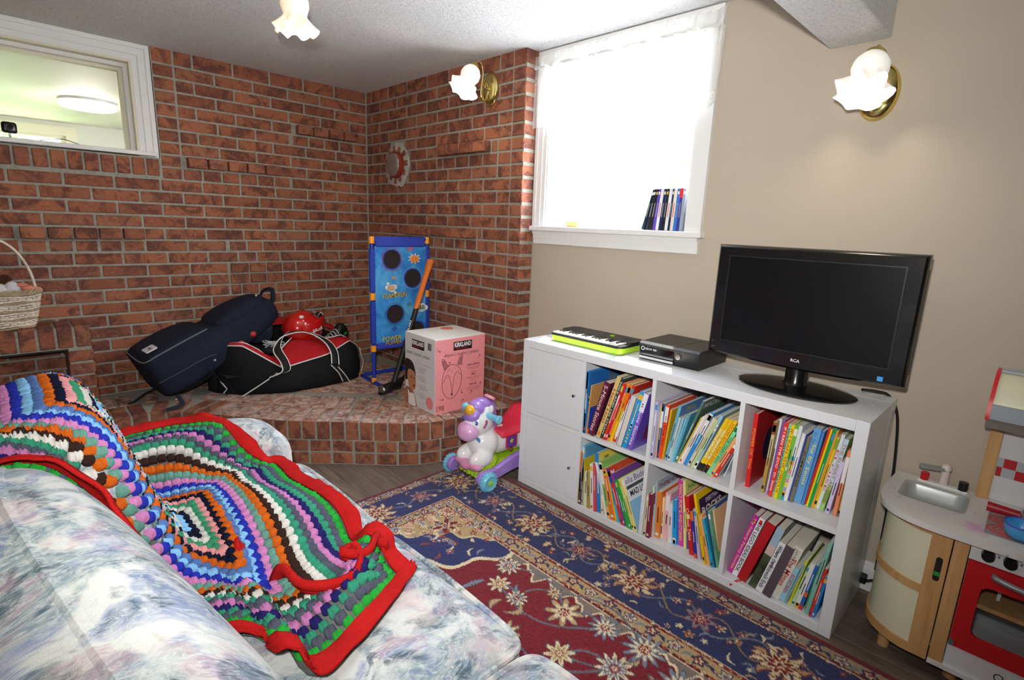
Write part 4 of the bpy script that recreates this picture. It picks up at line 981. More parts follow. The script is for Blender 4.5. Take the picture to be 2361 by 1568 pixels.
# upper middle
o, pt, cv, d = bk('lavender board'); cv((206, 202, 226), .05, .9, .1, .9); pt(.25, .8, (226, 222, 234), .2)
o, pt, cv, d = bk('navy and white spine'); pt(.56, .95, (236, 236, 238), 0); cv((70, 160, 214), 0, 1, 0, 1)
o, pt, cv, d = bk('bright orange red hardback'); pt(.68, .96, (238, 230, 226), .02); cv((226, 70, 40), 0, 1, 0, 1); text(o, 'Green', mat((240, 240, 230), .5), (.02, -d[1] - .0008, d[0] * .85), (1, 0, 0), (0, 0, 1), .02, .07)
o, pt, cv, d = bk('aqua spine with a slate'); cv((104, 136, 196), 0, 1, 0, 1)
text(o, "I'M SO", mat((200, 196, 60), .5), (.05, -d[1] - .0008, d[0] * .86), (1, 0, 0), (0, 0, 1), .022, .08, bold=.015); text(o, 'EMBARRASSED', mat((200, 196, 60), .5), (.015, -d[1] - .0008, d[0] * .73), (1, 0, 0), (0, 0, 1), .02, .18, bold=.015)
o, pt, cv, d = bk('tall dark green hardback'); cv((90, 120, 104), 0, 1, 0, 1); text(o, 'MADELINE', mat((216, 220, 212), .5), (.012, -d[1] - .0008, d[0] * .88), (1, 0, 0), (0, 0, 1), .026, .22, bold=.02)
o, pt, cv, d = bk('bright blue paperback'); pt(.6, .98, (238, 238, 236), 0)
o, pt, cv, d = bk('bowed cream paperback'); cv((186, 170, 140), 0, 1, 0, 1)
for nm in ('yellow chapter book with black foot, first', 'yellow chapter book with black foot, seco', 'yellow chapter book with black foot and r'):
    for k in list(BK):
        pass
for rr in BOOKS:
    pass
o, pt, cv, d = bk('light blue spine with white stripes'); pt(0, .14, (240, 240, 234), 0); pt(.72, .76, (240, 236, 180), 0); pt(.8, .84, (240, 236, 180), 0)
o, pt, cv, d = bk('mint green chapter book'); pt(.9, .98, (30, 120, 70), .1)
# lower middle
o, pt, cv, d = bk('tall grey blue picture book'); cv((170, 188, 204), 0, 1, 0, 1); text(o, 'THERE WAS A', mat((130, 40, 50), .5), (.015, -d[1] - .0008, d[0] * .84), (1, 0, 0), (0, 0, 1), .022, .2, bold=.015)
o, pt, cv, d = bk('thick orange picture book'); cv((232, 122, 52), 0, 1, 0, 1); cv((52, 150, 220), .1, .6, .55, .68, 'cover_picture')
o, pt, cv, d = bk('cream yellow spine with a purple'); pt(.1, .3, (96, 50, 140), .3)
o, pt, cv, d = bk('thick pale pink board book'); pt(.62, .95, (244, 236, 236), .2)
o, pt, cv, d = bk('blue chapter book with dark'); pt(.02, .14, (240, 240, 240), .1); pt(.02, .05, (30, 30, 30), .2)
o, pt, cv, d = bk('tall pale yellow picture book'); cv((230, 228, 130), 0, 1, 0, 1); text(o, 'HAPPY B', mat((60, 150, 110), .5), (.02, -d[1] - .0008, d[0] * .84), (1, 0, 0), (0, 0, 1), .03, .15, bold=.015)
o, pt, cv, d = bk('thick red storybook'); pt(.62, .70, (240, 214, 120), .1)
o, pt, cv, d = bk('indigo spine with orange'); pt(0, .1, (230, 90, 50), 0); pt(.8, 1, (236, 120, 50), 0)
o, pt, cv, d = bk('tall yellow framed book'); cv((70, 40, 84), .07, .95, .05, .9); text(o, 'EVERYTHING', mat((240, 238, 240), .5), (.07, -d[1] - .001, d[0] * .8), (1, 0, 0), (0, 0, 1), .018, .12, bold=.015); text(o, 'ROCKS', mat((240, 238, 240), .5), (.03, -d[1] - .001, d[0] * .64), (1, 0, 0), (0, 0, 1), .036, .17, bold=.03)
o, pt, cv, d = bk('slate blue picture book leaning'); cv((60, 92, 156), 0, 1, 0, 1); cv((90, 120, 140), .3, .8, .3, .75, 'cover_picture')
# upper right
o, pt, cv, d = bk('thick bright red hardback with'); cv((176, 30, 34), 0, 1, 0, 1)
MB().prism([(d[2] * .52 + .052 * math.cos(a * PI / 16), d[0] * .48 + .066 * math.sin(a * PI / 16)) for a in range(32)], 0, .0008, Matrix.Translation((0, -d[1] - .0002, 0)) @ Matrix.Rotation(PI / 2, 4, 'X')).build('cover_picture', mat((44, 40, 66), .4, var=.4), o, 0)
o, pt, cv, d = bk('gold patterned'); pt(.82, .99, (150, 90, 40), 0); pt(.5, .82, (206, 196, 150), .05)
o, pt, cv, d = bk('green hardback with a white'); pt(.4, .55, (236, 240, 230), .3)
o, pt, cv, d = bk('white spine with coloured stripes')
for k, c in enumerate(((60, 170, 200), (236, 150, 60), (170, 160, 210), (236, 226, 90), (236, 150, 160), (150, 216, 160), (236, 150, 160), (240, 220, 100), (240, 150, 60), (70, 180, 190))): pt(.005 + k * .06, .06 + k * .06, c, 0, 'stripe')
o, pt, cv, d = bk('very thick light blue hardback'); text(o, 'Dr. Seuss', mat((52, 110, 170), .5), (-.0006, -d[1] * .2, d[0] * .95), (0, 0, -1), (0, -1, 0), d[1] * .4, .06)
o, pt, cv, d = bk('yellow spine with a green picture'); pt(.84, .98, (130, 180, 50), .02)
o, pt, cv, d = bk('annual with green meadow'); pt(.36, 1, (190, 218, 234), 0); pt(.12, .3, (110, 170, 80), 0)
o, pt, cv, d = bk('coral spine with a white'); pt(.5, .9, (240, 234, 232), 0)
o, pt, cv, d = bk('brown spine with gold'); pt(.06, .36, (214, 160, 50), .35)
# lower right
o, pt, cv, d = bk('very thick red hardback'); cv((150, 22, 30), 0, 1, 0, 1)
MB().tube([(.01, -.01, .01), (-.006, -.016, .002), (-.012, -.014, .0035), (-.02, -.006, -.006), (-.03, .004, -.03)], .004, 6, flat=(1, .15)).build('ribbon_marker', mat((190, 30, 44), .5), o)
o, pt, cv, d = bk('thick hardback with forest'); pt(.72, 1, (160, 186, 206), 0); pt(.56, .72, (214, 186, 180), 0); B(-.0006, 0, 0, -d[1], 0, d[0] * .56).build('forest_print', mat((72, 82, 54), .5, var=.75), o, 0)
o, pt, cv, d = bk('white hardback with small black'); text(o, 'Silverstein', mat((50, 52, 58), .5), (-.0006, -d[1] * .25, d[0] * .96), (0, 0, -1), (0, -1, 0), d[1] * .4, .05); pt(.5, .62, (120, 120, 124), .35)
o, pt, cv, d = bk('white hardback with bold'); pt(.9, .97, (214, 50, 44), .25)
o, pt, cv, d = bk('cream hardback with red'); text(o, 'JAN BRETT', mat((70, 70, 60), .5), (-.0006, -d[1] * .25, d[0] * .96), (0, 0, -1), (0, -1, 0), d[1] * .35, .07)
o, pt, cv, d = bk('white spine with a gold'); pt(0, .12, (220, 170, 60), 0)
o, pt, cv, d = bk('blue spine with white lettering and'); pt(.3, .4, (230, 100, 40), 0); pt(0, .1, (214, 50, 50), 0)
o, pt, cv, d = bk('black and red slim'); pt(.05, .95, (24, 24, 26), -.0, 'black_band') if False else None
for ob in [q for q in COL.objects if q.get('label', '').startswith('yellow chapter book')]:
    hh = max(v.co.z for v in ob.data.vertices); tt = -min(v.co.y for v in ob.data.vertices)
    B(-.0004, 0, 0, -tt, 0, hh * .14).build('black_foot', mat((26, 26, 28), .4), ob, 0)

# ---------------------------------------------------------------- television
BLK = mat((14, 14, 15), .22, spec=.5, coat=.4); BLKM = mat((20, 20, 21), .5)
tv = thing('television', 'black flat screen television on an oval gloss stand on the white shelf', 'television', (.205, -1.182, SH))
def T(x, y, z): return (x - .205, y + 1.182, z - SH)
MB().lathe([(.0005, .022), (.05, .021), (.14, .014), (.19, .009), (.2, .005), (.198, .0005), (.0005, .0005)], 56, Matrix.Diagonal((.66, 1, 1, 1))).build('stand_base', BLK, tv)
MB().lathe([(.045, .02), (.038, .034), (.036, .11)], 28).build('stand_neck', BLK, tv)
cb = MB()
# cabinet with the lower edge bowed down in the middle
y0, y1, z1 = .325, -.325, 1.270 - SH
for x, sgn in ((-.045, -1),): pass
def outline(g):
    pts = []
    for i in range(13):
        t = i / 12; pts.append((y0 - g + (y1 - y0 + 2 * g) * t, .088 - .012 * math.sin(PI * t) + g))
    pts += [(y1 + g, z1 - g), (y0 - g, z1 - g)]
    return pts
loops = [(-.045, .012), (-.045, .010), (-.040, .004), (-.03, 0), (.0, 0), (.02, .012), (.045, .05)]
P = [[(x, a, b) for a, b in outline(g)] for x, g in loops]
cb.grid(P, cu=True); n = len(P[0]); cb.f.append(tuple(range(n))); cb.f.append(tuple(len(cb.v) - n + i for i in range(n))[::-1])
cb.build('cabinet', BLK, tv, 30)
B(-.0462, -.044, .274, -.272, .143, .462).build('screen', mat((9, 9, 11), .28, spec=.35), tv, 0)
fr = MB()
for a, b, c_, d_ in ((.278, .274, .139, .466), (-.272, -.276, .139, .466), (.274, -.272, .139, .143), (.274, -.272, .462, .466)): fr.box(-.0475, -.044, a, b, c_, d_)
fr.build('screen_rim', mat((30, 30, 32), .35), tv, 0)
text(tv, 'RCA', mat((220, 216, 214), .4), (-.047, -.002, .107), (0, -1, 0), (0, 0, 1), .011, .030, 'C', .02)
B(-.0468, -.045, -.250, -.266, .098, .113).build('energy_sticker', mat((60, 160, 226), .5), tv, 0)
text(tv, 'HDTV', mat((120, 120, 122), .4), (-.047, .307, .108), (0, -1, 0), (0, 0, 1), .005, .015); text(tv, 'LCD', mat((120, 120, 122), .4), (-.047, .309, .13), (0, -1, 0), (0, 0, 1), .004, .01)
mb = MB(); mb.cyl((-.02, y1 + .004, .13), (-.02, y1 + .004, .46), .006, n=8); mb.build('side_trim', mat((70, 72, 76), .25, .6), tv)

tag(MB().tube(smoothpath([(.26, -1.38, .80), (.34, -1.41, .785), (.39, -1.44, .765), (.3985, -1.472, .70), (.3985, -1.490, .55), (.3985, -1.497, .40), (.396, -1.50, .22), (.385, -1.502, .1)], 8), .0048, 8).build('power_cable', mat((20, 20, 21), .45)), 'black power cable dropping from the television beside the white shelf', 'cable')
tag(MB().tube(smoothpath([(.27, -.915, .772), (.21, -.955, .7695), (.16, -1.0, .7695), (.155, -1.04, .7695), (.2, -1.055, .7695), (.25, -1.05, .775)], 8), .003, 8).build('signal_cable', mat((214, 214, 208), .5)), 'white cable looping on the shelf top behind the console', 'cable')

# ---------------------------------------------------------------- game console
gc = thing('game_console', 'black game console lying flat beside the television', 'game console', (.132, -.572, SH))
prof = [(0, .006), (.004, .0), (.255, .0), (.258, .006), (.258, .070), (.250, .078), (.006, .078), (-.006, .070)]
mb = MB(); mb.prism([(x, z) for x, z in prof], 0, .272, Matrix.Rotation(PI / 2, 4, 'X')); mb.build('case', mat((20, 20, 21), .38), gc, 30)
B(-.0075, .0, -.004, -.165, .02, .062, .002).build('gloss_front', mat((8, 8, 9), .06, coat=.6), gc, 0)
B(-.0085, 0, -.004, -.165, .006, .018, .001).build('chrome_strip', mat((120, 122, 126), .15, 1), gc, 0)
MB().cyl((-.009, -.185, .042), (-.0, -.185, .042), .011, n=20).build('power_button', mat((196, 196, 192), .2, 1), gc)
text(gc, 'XBOX 360', mat((200, 200, 200), .4), (-.0078, -.03, .046), (0, -1, 0), (0, 0, 1), .009, .055)
MB().lathe([(.006, 0), (.0085, .0004), (.0085, 0)], 16, Matrix.Translation((-.0078, -.02, .05)) @ Matrix.Rotation(-PI / 2, 4, 'Y')).build('emblem', mat((200, 200, 200), .4), gc)
B(.003, .25, -.168, -.17, .0781, .0786).build('lid_seam', mat((6, 6, 6), .5), gc, 0)

# ---------------------------------------------------------------- toy keyboard
kb = thing('toy_keyboard', 'mini keyboard with lime green shell and black top on the white shelf', 'keyboard', (.085, -.085, SH), (0, 0, .0))
mb = MB(); mb.prism(rrect(.004, .205, -.415, -.004, .03), .004, .030); mb.prism(rrect(.012, .195, -.405, -.014, .025), .0005, .004); mb.build('lower_shell', mat((176, 224, 26), .35, coat=.2), kb, 35)
mb = MB(); mb.prism(rrect(0, .21, -.42, 0, .032), .030, .040); mb.prism(rrect(.085, .208, -.418, -.002, .03), .040, .047); mb.build('upper_shell', mat((24, 25, 27), .4), kb, 35)
nk = 19; kw = .372 / nk; km = B(-.040, .040, -kw / 2 + .0006, kw / 2 - .0006, 0, .006, .001).mesh('white_key', 0); bmk = B(-.026, .026, -.0045, .0045, 0, .006, .001).mesh('black_key', 0)
for i in range(nk): obj('white_key', km, mat((236, 236, 232), .3), kb, (.044, -.024 - kw * (i + .5), .0402))
for i in range(nk - 1):
    if i % 7 in (2, 6): continue
    obj('black_key', bmk, mat((16, 16, 17), .35), kb, (.058, -.024 - kw * (i + 1), .0462))
for y in (-.055, -.365):
    s_ = MB()
    for k in range(5): s_.lathe([(.008 + k * .0055, .0005), (.0095 + k * .0055, .0012), (.011 + k * .0055, .0005)], 24)
    s_.build('speaker_grille', mat((60, 62, 64), .5), kb, loc=(.15, y, .047))
mb = MB(); mb.cyl((.15, -.27, .047), (.15, -.27, .0505), .012, n=20); mb.build('green_button', mat((150, 210, 30), .4), kb)
B(.115, .18, -.12, -.24, .0470, .0476).build('label_panel', mat((62, 64, 68), .5), kb, 0)

# ---------------------------------------------------------------- disc cases on the window stool, wooden block
ds = [('14283c', 'dark teal disc case leaning first in the row on the window stool', 14), ('2a2a30', 'black and grey disc case second from the leaning one', 9), ('22242c', 'black disc case beside the purple one', 7), ('5a48b0', 'purple disc case on the window stool', 5), ('e4e0e0', 'white disc case with red lettering beside the purple one', 4), ('1c2c58', 'dark navy disc case with a pale face picture', 4), ('24282c', 'black disc case with a gold mark at the head', 3), ('dfe2e4', 'white disc case with red and pink lettering', 3), ('262c50', 'thin navy and gold disc case', 3), ('e6dcc8', 'cream disc case beside the bright blue one', 2), ('3c74c8', 'bright blue disc case on the window stool', 2), ('3a3c90', 'indigo disc case with a red head', 1), ('9aa4b4', 'grey blue disc case against the window casing', 1)]
y = -.335
for i, (c, lb, ln) in enumerate(ds):
    wd = .0152 if c not in ('262c50',) else .011
    L = math.radians(ln); h = .19
    gap = .004 if i == 0 else 0
    o = B(0, .135, 0, -wd, 0, h, .0015).build('disc_case', mat(c, .25, spec=.6), None, 0)
    tag(o, lb, 'disc case', 'disc cases on the window stool'); o.location = (.436, y, 1.3117 + wd * math.sin(L)); o.rotation_euler = (L, 0, 0)
    ink = (150, 146, 138) if i not in (4, 7, 9) else (196, 96, 96)
    B(-.0004, 0, -wd * .38, -wd * .62, h * .32, h * .66).build('title_line', mat(ink, .5), o, 0)
    B(-.0004, 0, -wd * .25, -wd * .75, h * .86, h * .93).build('logo_mark', mat((214, 170, 70) if i in (2, 6) else (230, 226, 220), .5), o, 0)
    if i == 11: B(-.0005, 0, 0, -wd, h * .78, h).build('red_head', mat((214, 40, 50), .4), o, 0)
    nl = math.radians(ds[i + 1][2]) if i + 1 < len(ds) else L
    y -= wd / math.cos(L) + max(0, .085 * (math.tan(L) - math.tan(nl)))
    y = max(y, -.5715 + .0)
tag(B(0, .035, 0, -.075, 0, .03, .003).build('wooden_block', mat((196, 150, 90), .6, var=.2), None, 0), 'small plain wooden block on the window stool near the brick corner', 'block').location = (.44, .14, 1.3115)

# ---------------------------------------------------------------- helpers for soft shapes
def loft(sections, n=24, p=3.0):
    """sections: (centre, side vec, up vec, half side, half up) -> superellipse loops"""
    P = []
    for c, sv, uv, a, b in sections:
        c, sv, uv = Vector(c), Vector(sv), Vector(uv); row = []
        for i in range(n):
            t = 2 * PI * i / n; co, si = math.cos(t), math.sin(t)
            row.append((c + sv * (a * math.copysign(abs(co) ** (2 / p), co)) + uv * (b * math.copysign(abs(si) ** (2 / p), si)))[:])
        P.append(row)
    m = MB(); m.grid(P, cu=True); k = len(P)
    m.f.append(tuple(range(n))[::-1]); m.f.append(tuple((k - 1) * n + i for i in range(n))); return m
def subd(o, lv=1):
    md = o.modifiers.new('smooth', 'SUBSURF'); md.levels = lv; md.render_levels = lv; return o
def m_cloth(name, c, scale=600, b=.25, rough=.85, wr=8):
    n = NT(name); v = n.coord('Object'); n.base(n.ramp(n.noise(30, 4, .6, vec=v), [(.3, tuple(x * .8 for x in lin(c)[:3]) + (1,)), (.7, lin(c))])); n.set(rough, 0, .25)
    h = n.math('ADD', n.math('MULTIPLY', n.noise(scale, 2, .5, vec=v), .25), n.math('MULTIPLY', n.noise(wr, 3, .55, .8, v), 1.4)); n.bump(h, b, .02); return n.m
NAVY = m_cloth('navy_canvas', (30, 36, 52)); BLACKC = m_cloth('black_canvas', (22, 23, 25)); REDC = m_cloth('red_canvas', (186, 28, 36), b=.2)
WPIPE = mat((222, 220, 216), .5)

# ---------------------------------------------------------------- toss game on its blue pipe stand
ga = math.atan2(-.03, .361)
gm = thing('toss_game', 'blue toss game panel with four net holes on a pipe stand', 'toss game', (-.091, 1.235, HZ), (0, 0, ga))
PIPE = mat((28, 56, 168), .4); ORJ = mat((250, 160, 28), .4)
GL, GR, GT = -.028, .368, .945
def pipe(a, b, r=.0125, nm='pipe'): MB().cyl(a, b, r, n=14).build(nm, PIPE, gm)
for u in (GL, GR):
    pipe((u, 0, .03), (u, 0, GT)); pipe((u, -.235, .0135), (u, .20, .0135), nm='foot_pipe')
    MB().cyl((u, 0, GT - .028), (u, 0, GT + .014), .018, n=14).build('joint', ORJ, gm); MB().cyl((u, 0, .56), (u, 0, .605), .018, n=14).build('joint', ORJ, gm)
    MB().cyl((u, 0, .222), (u, 0, .262), .018, n=14).build('joint', ORJ, gm); MB().cyl((u, 0, .014), (u, 0, .045), .017, n=14).build('joint', ORJ, gm); MB().cyl((u, .195, .0145), (u, .22, .0145), .016, n=14).build('joint', ORJ, gm)
    B(u - .017 if u < .1 else u - .015, u + .016, -.016, .016, .61, .885, .006).build('sleeve', mat((38, 66, 176), .7, bump=(90, .3)), gm, 0)
    B(u - .017 if u < .1 else u - .015, u + .016, -.016, .016, .27, .55, .006).build('sleeve', mat((34, 58, 164), .7, bump=(90, .3)), gm, 0)
pipe((GL, 0, GT), (GR, 0, GT), nm='top_bar'); pipe((GL, 0, .242), (GR, 0, .242), nm='lower_bar'); pipe((GL, .205, .0135), (GR, .205, .0135), nm='rear_bar')
B(GL + .022, GR - .022, -.018, .016, GT - .05, GT + .016, .008).build('top_hem', mat((44, 68, 178), .7, bump=(60, .3)), gm, 0)
B(GL + .022, GR - .022, -.018, .016, .232, .275, .008).build('lower_hem', mat((44, 68, 178), .7, bump=(60, .3)), gm, 0)
def m_game():
    n = NT('printed_sea_cloth'); v = n.coord(); c = n.ramp(n.noise(5.5, 4, .6, .9, v), [(.3, (34, 92, 186)), (.5, (58, 146, 216)), (.7, (104, 186, 230))]); n.base(c); n.set(.6, 0, .3); n.bump(n.noise(14, 3, .5, 1, v), .3, .01); return n.m
P = []
for j in range(13):
    P.append([(GL + .014 + (GR - GL - .028) * i / 10, -.010 - .008 * math.sin(PI * j / 12) * math.sin(PI * i / 10), .27 + (GT - .045 - .27) * j / 12) for i in range(11)])
m = MB(); m.grid(P); m.build('panel_cloth', m_game(), gm)
NETM = mat((44, 34, 32), .9, bump=(150, .6))
def hole(u, z, r, rim, outer=None):
    M = Matrix.Translation((u, -.0195, z)) @ Matrix.Rotation(PI / 2, 4, 'X')
    w_ = MB(); w_.lathe([(r, .0), (r * .9, -.0012), (r * .5, -.002), (.0005, -.0022)], 32, M); o = w_.build('net_pouch', NETM, gm)
    MB().tube([(u + (r + .003) * math.cos(a * PI / 18), -.021, z + (r + .003) * math.sin(a * PI / 18)) for a in range(36)], .0035, 6, closed=True).build('hole_rim', mat(rim, .6), o)
    if outer:
        MB().tube([(u + (r + .013) * math.cos(a * PI / 18), -.0195, z + (r + .015) * math.sin(a * PI / 18)) for a in range(36)], .0016, 5, closed=True).build('hole_outline', mat(outer, .6), o)
hole(.100, 1.067 - HZ, .058, (44, 60, 170), (214, 60, 70)); hole(.249, .942 - HZ, .058, (44, 60, 170), (150, 190, 220)); hole(.118, .712 - HZ, .058, (44, 60, 170), (30, 120, 110)); hole(.276, .588 - HZ, .058, (40, 56, 160), (40, 80, 180))
def gtx(s, u, z, h, L, c, b=.02, tilt=0.0):
    text(gm, s, mat(c, .6), (u, -.0215, z - HZ), (math.cos(tilt), 0, math.sin(tilt)), (-math.sin(tilt), 0, math.cos(tilt)), h, L, bold=b, name='printed_text')
gtx('100', .212, 1.116, .024, .045, (224, 50, 46), .03, .25); gtx('40', .095, .938, .02, .034, (236, 150, 50), .02); gtx('20', .105, .592, .03, .035, (50, 60, 160), .02, .6); gtx('50', .21, .752, .024, .03, (30, 110, 90), .02, .3)
gtx('FOAMOFUN', .036, .815, .03, .166, (30, 30, 34), .06, .06); text(gm, 'FOAMOFUN', mat((244, 212, 70), .6), (.036, -.0222, .815 - HZ), (1, 0, .06), (-.06, 0, 1), .03, .166, bold=.0, name='printed_text')
gtx('POWER', .03, .534, .03, .13, (30, 30, 34), .05); text(gm, 'POWER', mat((244, 226, 100), .6), (.03, -.0222, .534 - HZ), (1, 0, .03), (-.03, 0, 1), .03, .13, name='printed_text')
gtx('POPPER', .05, .508, .022, .115, (40, 40, 40), .05); text(gm, 'POPPER', mat((230, 180, 60), .6), (.05, -.0222, .508 - HZ), (1, 0, .03), (-.03, 0, 1), .022, .115, name='printed_text')
def burst(u, z, r, n, c, k=.55, nm='printed_burst', y=-.0205):
    pts = [((r if i % 2 == 0 else r * k) * math.cos(PI * i / n) * 1.35, (r if i % 2 == 0 else r * k) * math.sin(PI * i / n)) for i in range(2 * n)]
    MB().prism(pts, 0, .0006, Matrix.Translation((u, y, z - HZ)) @ Matrix.Rotation(PI / 2, 4, 'X')).build(nm, mat(c, .6), gm, 0)
burst(.262, 1.070, .038, 9, (240, 240, 236)); burst(.262, 1.068, .031, 9, (236, 140, 50), .6, y=-.0212)
for du, dz, r in ((0, 0, .022), (.02, .006, .018), (-.018, .004, .017), (.008, -.012, .016), (-.02, .03, .008), (.03, -.03, .007)): burst(.090 + du, .883 + dz, r, 9, (236, 232, 222), .95, 'printed_cloud')
burst(.092, .884, .014, 7, (238, 170, 110), .7, y=-.0213)
for du, dz, r in ((0, 0, .024), (.022, .004, .02), (-.02, -.004, .018), (.004, .02, .016)): burst(.318 + du, .735 + dz, r, 9, (236, 240, 238), .95, 'printed_cloud')
gtx('AG', .302, .725, .028, .036, (30, 120, 70), .03, .2)

# ---------------------------------------------------------------- splitting maul leaning on the game
h0, h1 = Vector((-.165, .950, .30)), Vector((.245, 1.118, 1.062))
ml = thing('splitting_maul', 'splitting maul with orange and black grip leaning on the toss game', 'maul', (h0.x, h0.y, HZ))
def ML(t, off=0): return h0.lerp(h1, t) - Vector((h0.x, h0.y, HZ))
MB().tube([ML(.0), ML(.2), ML(.5), ML(.63)], [.017, .0155, .016, .017], 14, flat=(1, .75)).build('black_shaft', mat((26, 26, 27), .5), ml)
MB().tube([ML(.56), ML(.63), ML(.75), ML(.9), ML(.97), ML(1.0)], [.012, .0185, .0195, .02, .025, .026], 14, flat=(1, .8)).build('orange_grip', mat((226, 118, 34), .55, bump=(300, .3)), ml)
hd = Vector((-.075, -.012, -.008)).normalized(); c0 = ML(.02)
up = (h1 - h0).normalized(); sd = hd.cross(up).normalized()
secs = [(c0 + hd * .085, sd, up, .031, .031), (c0 + hd * .078, sd, up, .034, .034), (c0 + hd * .045, sd, up, .034, .034), (c0 + hd * .03, sd, up, .030, .032), (c0 - hd * .02, sd, up, .029, .034), (c0 - hd * .06, sd, up, .014, .042), (c0 - hd * .085, sd, up, .002, .046)]
lo = min(v[2] for v in loft(secs, 20, 2.2).v); 
mh = loft(secs, 20, 2.2); mh.v = [(a, b, c - min(0, lo)) for a, b, c in mh.v]; mh.build('head', mat((30, 30, 31), .45, .3), ml)
fc = MB(); fc.cyl(c0 + hd * .084 - Vector((0, 0, min(0, lo))), c0 + hd * .092 - Vector((0, 0, min(0, lo))), .033, .027, 22); fc.build('striking_face', mat((124, 118, 108), .35, .8), ml)
xd = (h1 - h0).normalized(); yd = Vector((-RZ.x, -RZ.y, 0)).normalized().cross(xd) * -1
text(ml, 'FISKARS', mat((226, 226, 222), .5), ML(.40) + Vector((RZ.x, RZ.y, RZ.z)) * .0175, xd, RZ.cross(xd), .011, .10, bold=.02)

# ---------------------------------------------------------------- carton of diapers
bx = thing('diaper_carton', 'pink and grey carton of diapers standing on the hearth', 'carton', (-.162, .512, HZ), (0, 0, -.03))
BW, BD, BHt = .354, .305, .432
B(0, BW, 0, BD, 0.0005, BHt, .002).build('carton_body', mat((214, 210, 206), .7), bx, 0)
B(.001, BW - .001, -.0006, 0, .002, BHt - .003).build('pink_side', mat((240, 152, 152), .6), bx, 0)
B(-.0006, 0, .002, BD - .001, .002, BHt - .003).build('grey_side', mat((212, 210, 210), .6), bx, 0)
B(-.001, BW + .001, BD * .50, BD * .506, BHt, BHt + .0006).build('flap_gap', mat((60, 52, 46), .8), bx, 0)
for y0, y1 in ((.002, BD * .5), (BD * .506, BD - .002)): B(.0, BW, y0, y1, BHt, BHt + .0025, .001).build('top_flap', mat((226, 224, 214), .7), bx, 0)
INK = mat((110, 44, 50), .6); DINK = mat((60, 56, 58), .6)
def pf(x, z, s, h, L, m=INK, b=0.0, al='L'): text(bx, s, m, (x, -.0012, z), (1, 0, 0), (0, 0, 1), h, L, al, b, 'printed_text')
def gf(y, z, s, h, L, m=DINK, b=0.0, al='L'): text(bx, s, m, (-.0012, BD - y, z), (0, -1, 0), (0, 0, 1), h, L, al, b, 'printed_text')
B(.125, .255, -.0014, 0, .358, .408).build('brand_block', mat((18, 18, 18), .5), bx, 0); B(-.0014, 0, BD - .20, BD - .075, .352, .402).build('brand_block', mat((18, 18, 18), .5), bx, 0)
text(bx, 'KIRKLAND', mat((240, 238, 236), .5), (.131, -.002, .377), (1, 0, 0), (0, 0, 1), .026, .117, bold=.03, name='printed_text'); text(bx, 'Signature', mat((206, 40, 40), .5), (.133, -.002, .362), (1, .0, 0), (.3, 0, 1), .013, .09, name='printed_text')
text(bx, 'KIRKLAND', mat((240, 238, 236), .5), (-.002, BD - .079, .371), (0, -1, 0), (0, 0, 1), .026, .117, bold=.03, name='printed_text'); text(bx, 'Signature', mat((206, 40, 40), .5), (-.002, BD - .082, .356), (0, -1, 0), (0, -.3, 1), .013, .09, name='printed_text')
pf(.062, .322, 'diapers | couches | pañales', .026, .245); gf(.02, .305, 'diapers | couches | pañales', .026, .235)
pf(.012, .018, '198', .032, .05); gf(.012, .072, '198', .028, .042)
pf(.225, .255, 'made without', .014, .09, b=.02); pf(.255, .195, 'sans', .012, .03, b=.02); pf(.245, .135, 'libre de', .014, .05, b=.02)
for x0, x1, z in ((.22, .322, .243), (.23, .312, .234), (.248, .295, .215), (.215, .325, .183), (.23, .312, .174), (.248, .295, .16), (.23, .312, .122), (.22, .322, .112), (.232, .312, .103)): B(x0, x1, -.0011, 0, z, z + .0022).build('fine_print', mat((190, 96, 100), .6), bx, 0)
def line3(pts, r, m, nm='drawn_line', face='p'):
    q = [(x, -.0012, z) for x, z in pts] if face == 'p' else [(-.0012, BD - x, z) for x, z in pts]
    MB().tube(q, r, 5, flat=(1, 1)).build(nm, m, bx)
def sp2(pts, n=6, closed=False): return [(p.x, p.y) for p in smoothpath([(a, b, 0) for a, b in pts], n, closed)]
ox, oz = .112, .155
fox = [(-.005 + ox, .135 + oz - .01), (-.045 + ox, .115 + oz - .02), (-.062 + ox, .07 + oz - .02), (-.062 + ox, .01 + oz - .02), (-.04 + ox, -.035 + oz - .02), (.0 + ox, -.055 + oz - .02), (.04 + ox, -.03 + oz - .02), (.066 + ox, .02 + oz - .02), (.07 + ox, .085 + oz - .02), (.045 + ox, .13 + oz - .02)]
line3(sp2(fox, 6, True) + [sp2(fox, 6, True)[0]], .0013, INK)
line3(sp2([(-.06 + ox, .02 + oz), (-.035 + ox, .065 + oz), (-.012 + ox, .05 + oz), (.0 + ox, -.01 + oz), (.004 + ox, -.04 + oz)]), .0012, INK); line3(sp2([(.068 + ox, .055 + oz), (.04 + ox, .08 + oz), (.018 + ox, .05 + oz), (.01 + ox, 0 + oz), (.006 + ox, -.04 + oz)]), .0012, INK)
for e in ([(-.05, .105), (-.066, .16), (-.05, .165), (-.025, .125)], [(.04, .125), (.055, .165), (.075, .185), (.072, .12)]):
    line3(sp2([(a + ox, b + oz - .005) for a, b in e]), .0013, INK)
    MB().prism([(a + ox + .002, b + oz - .008) for a, b in e], 0, .0004, Matrix.Translation((0, -.0008, 0)) @ Matrix.Rotation(PI / 2, 4, 'X')).build('drawn_ear', mat((176, 100, 104), .6), bx, 0)
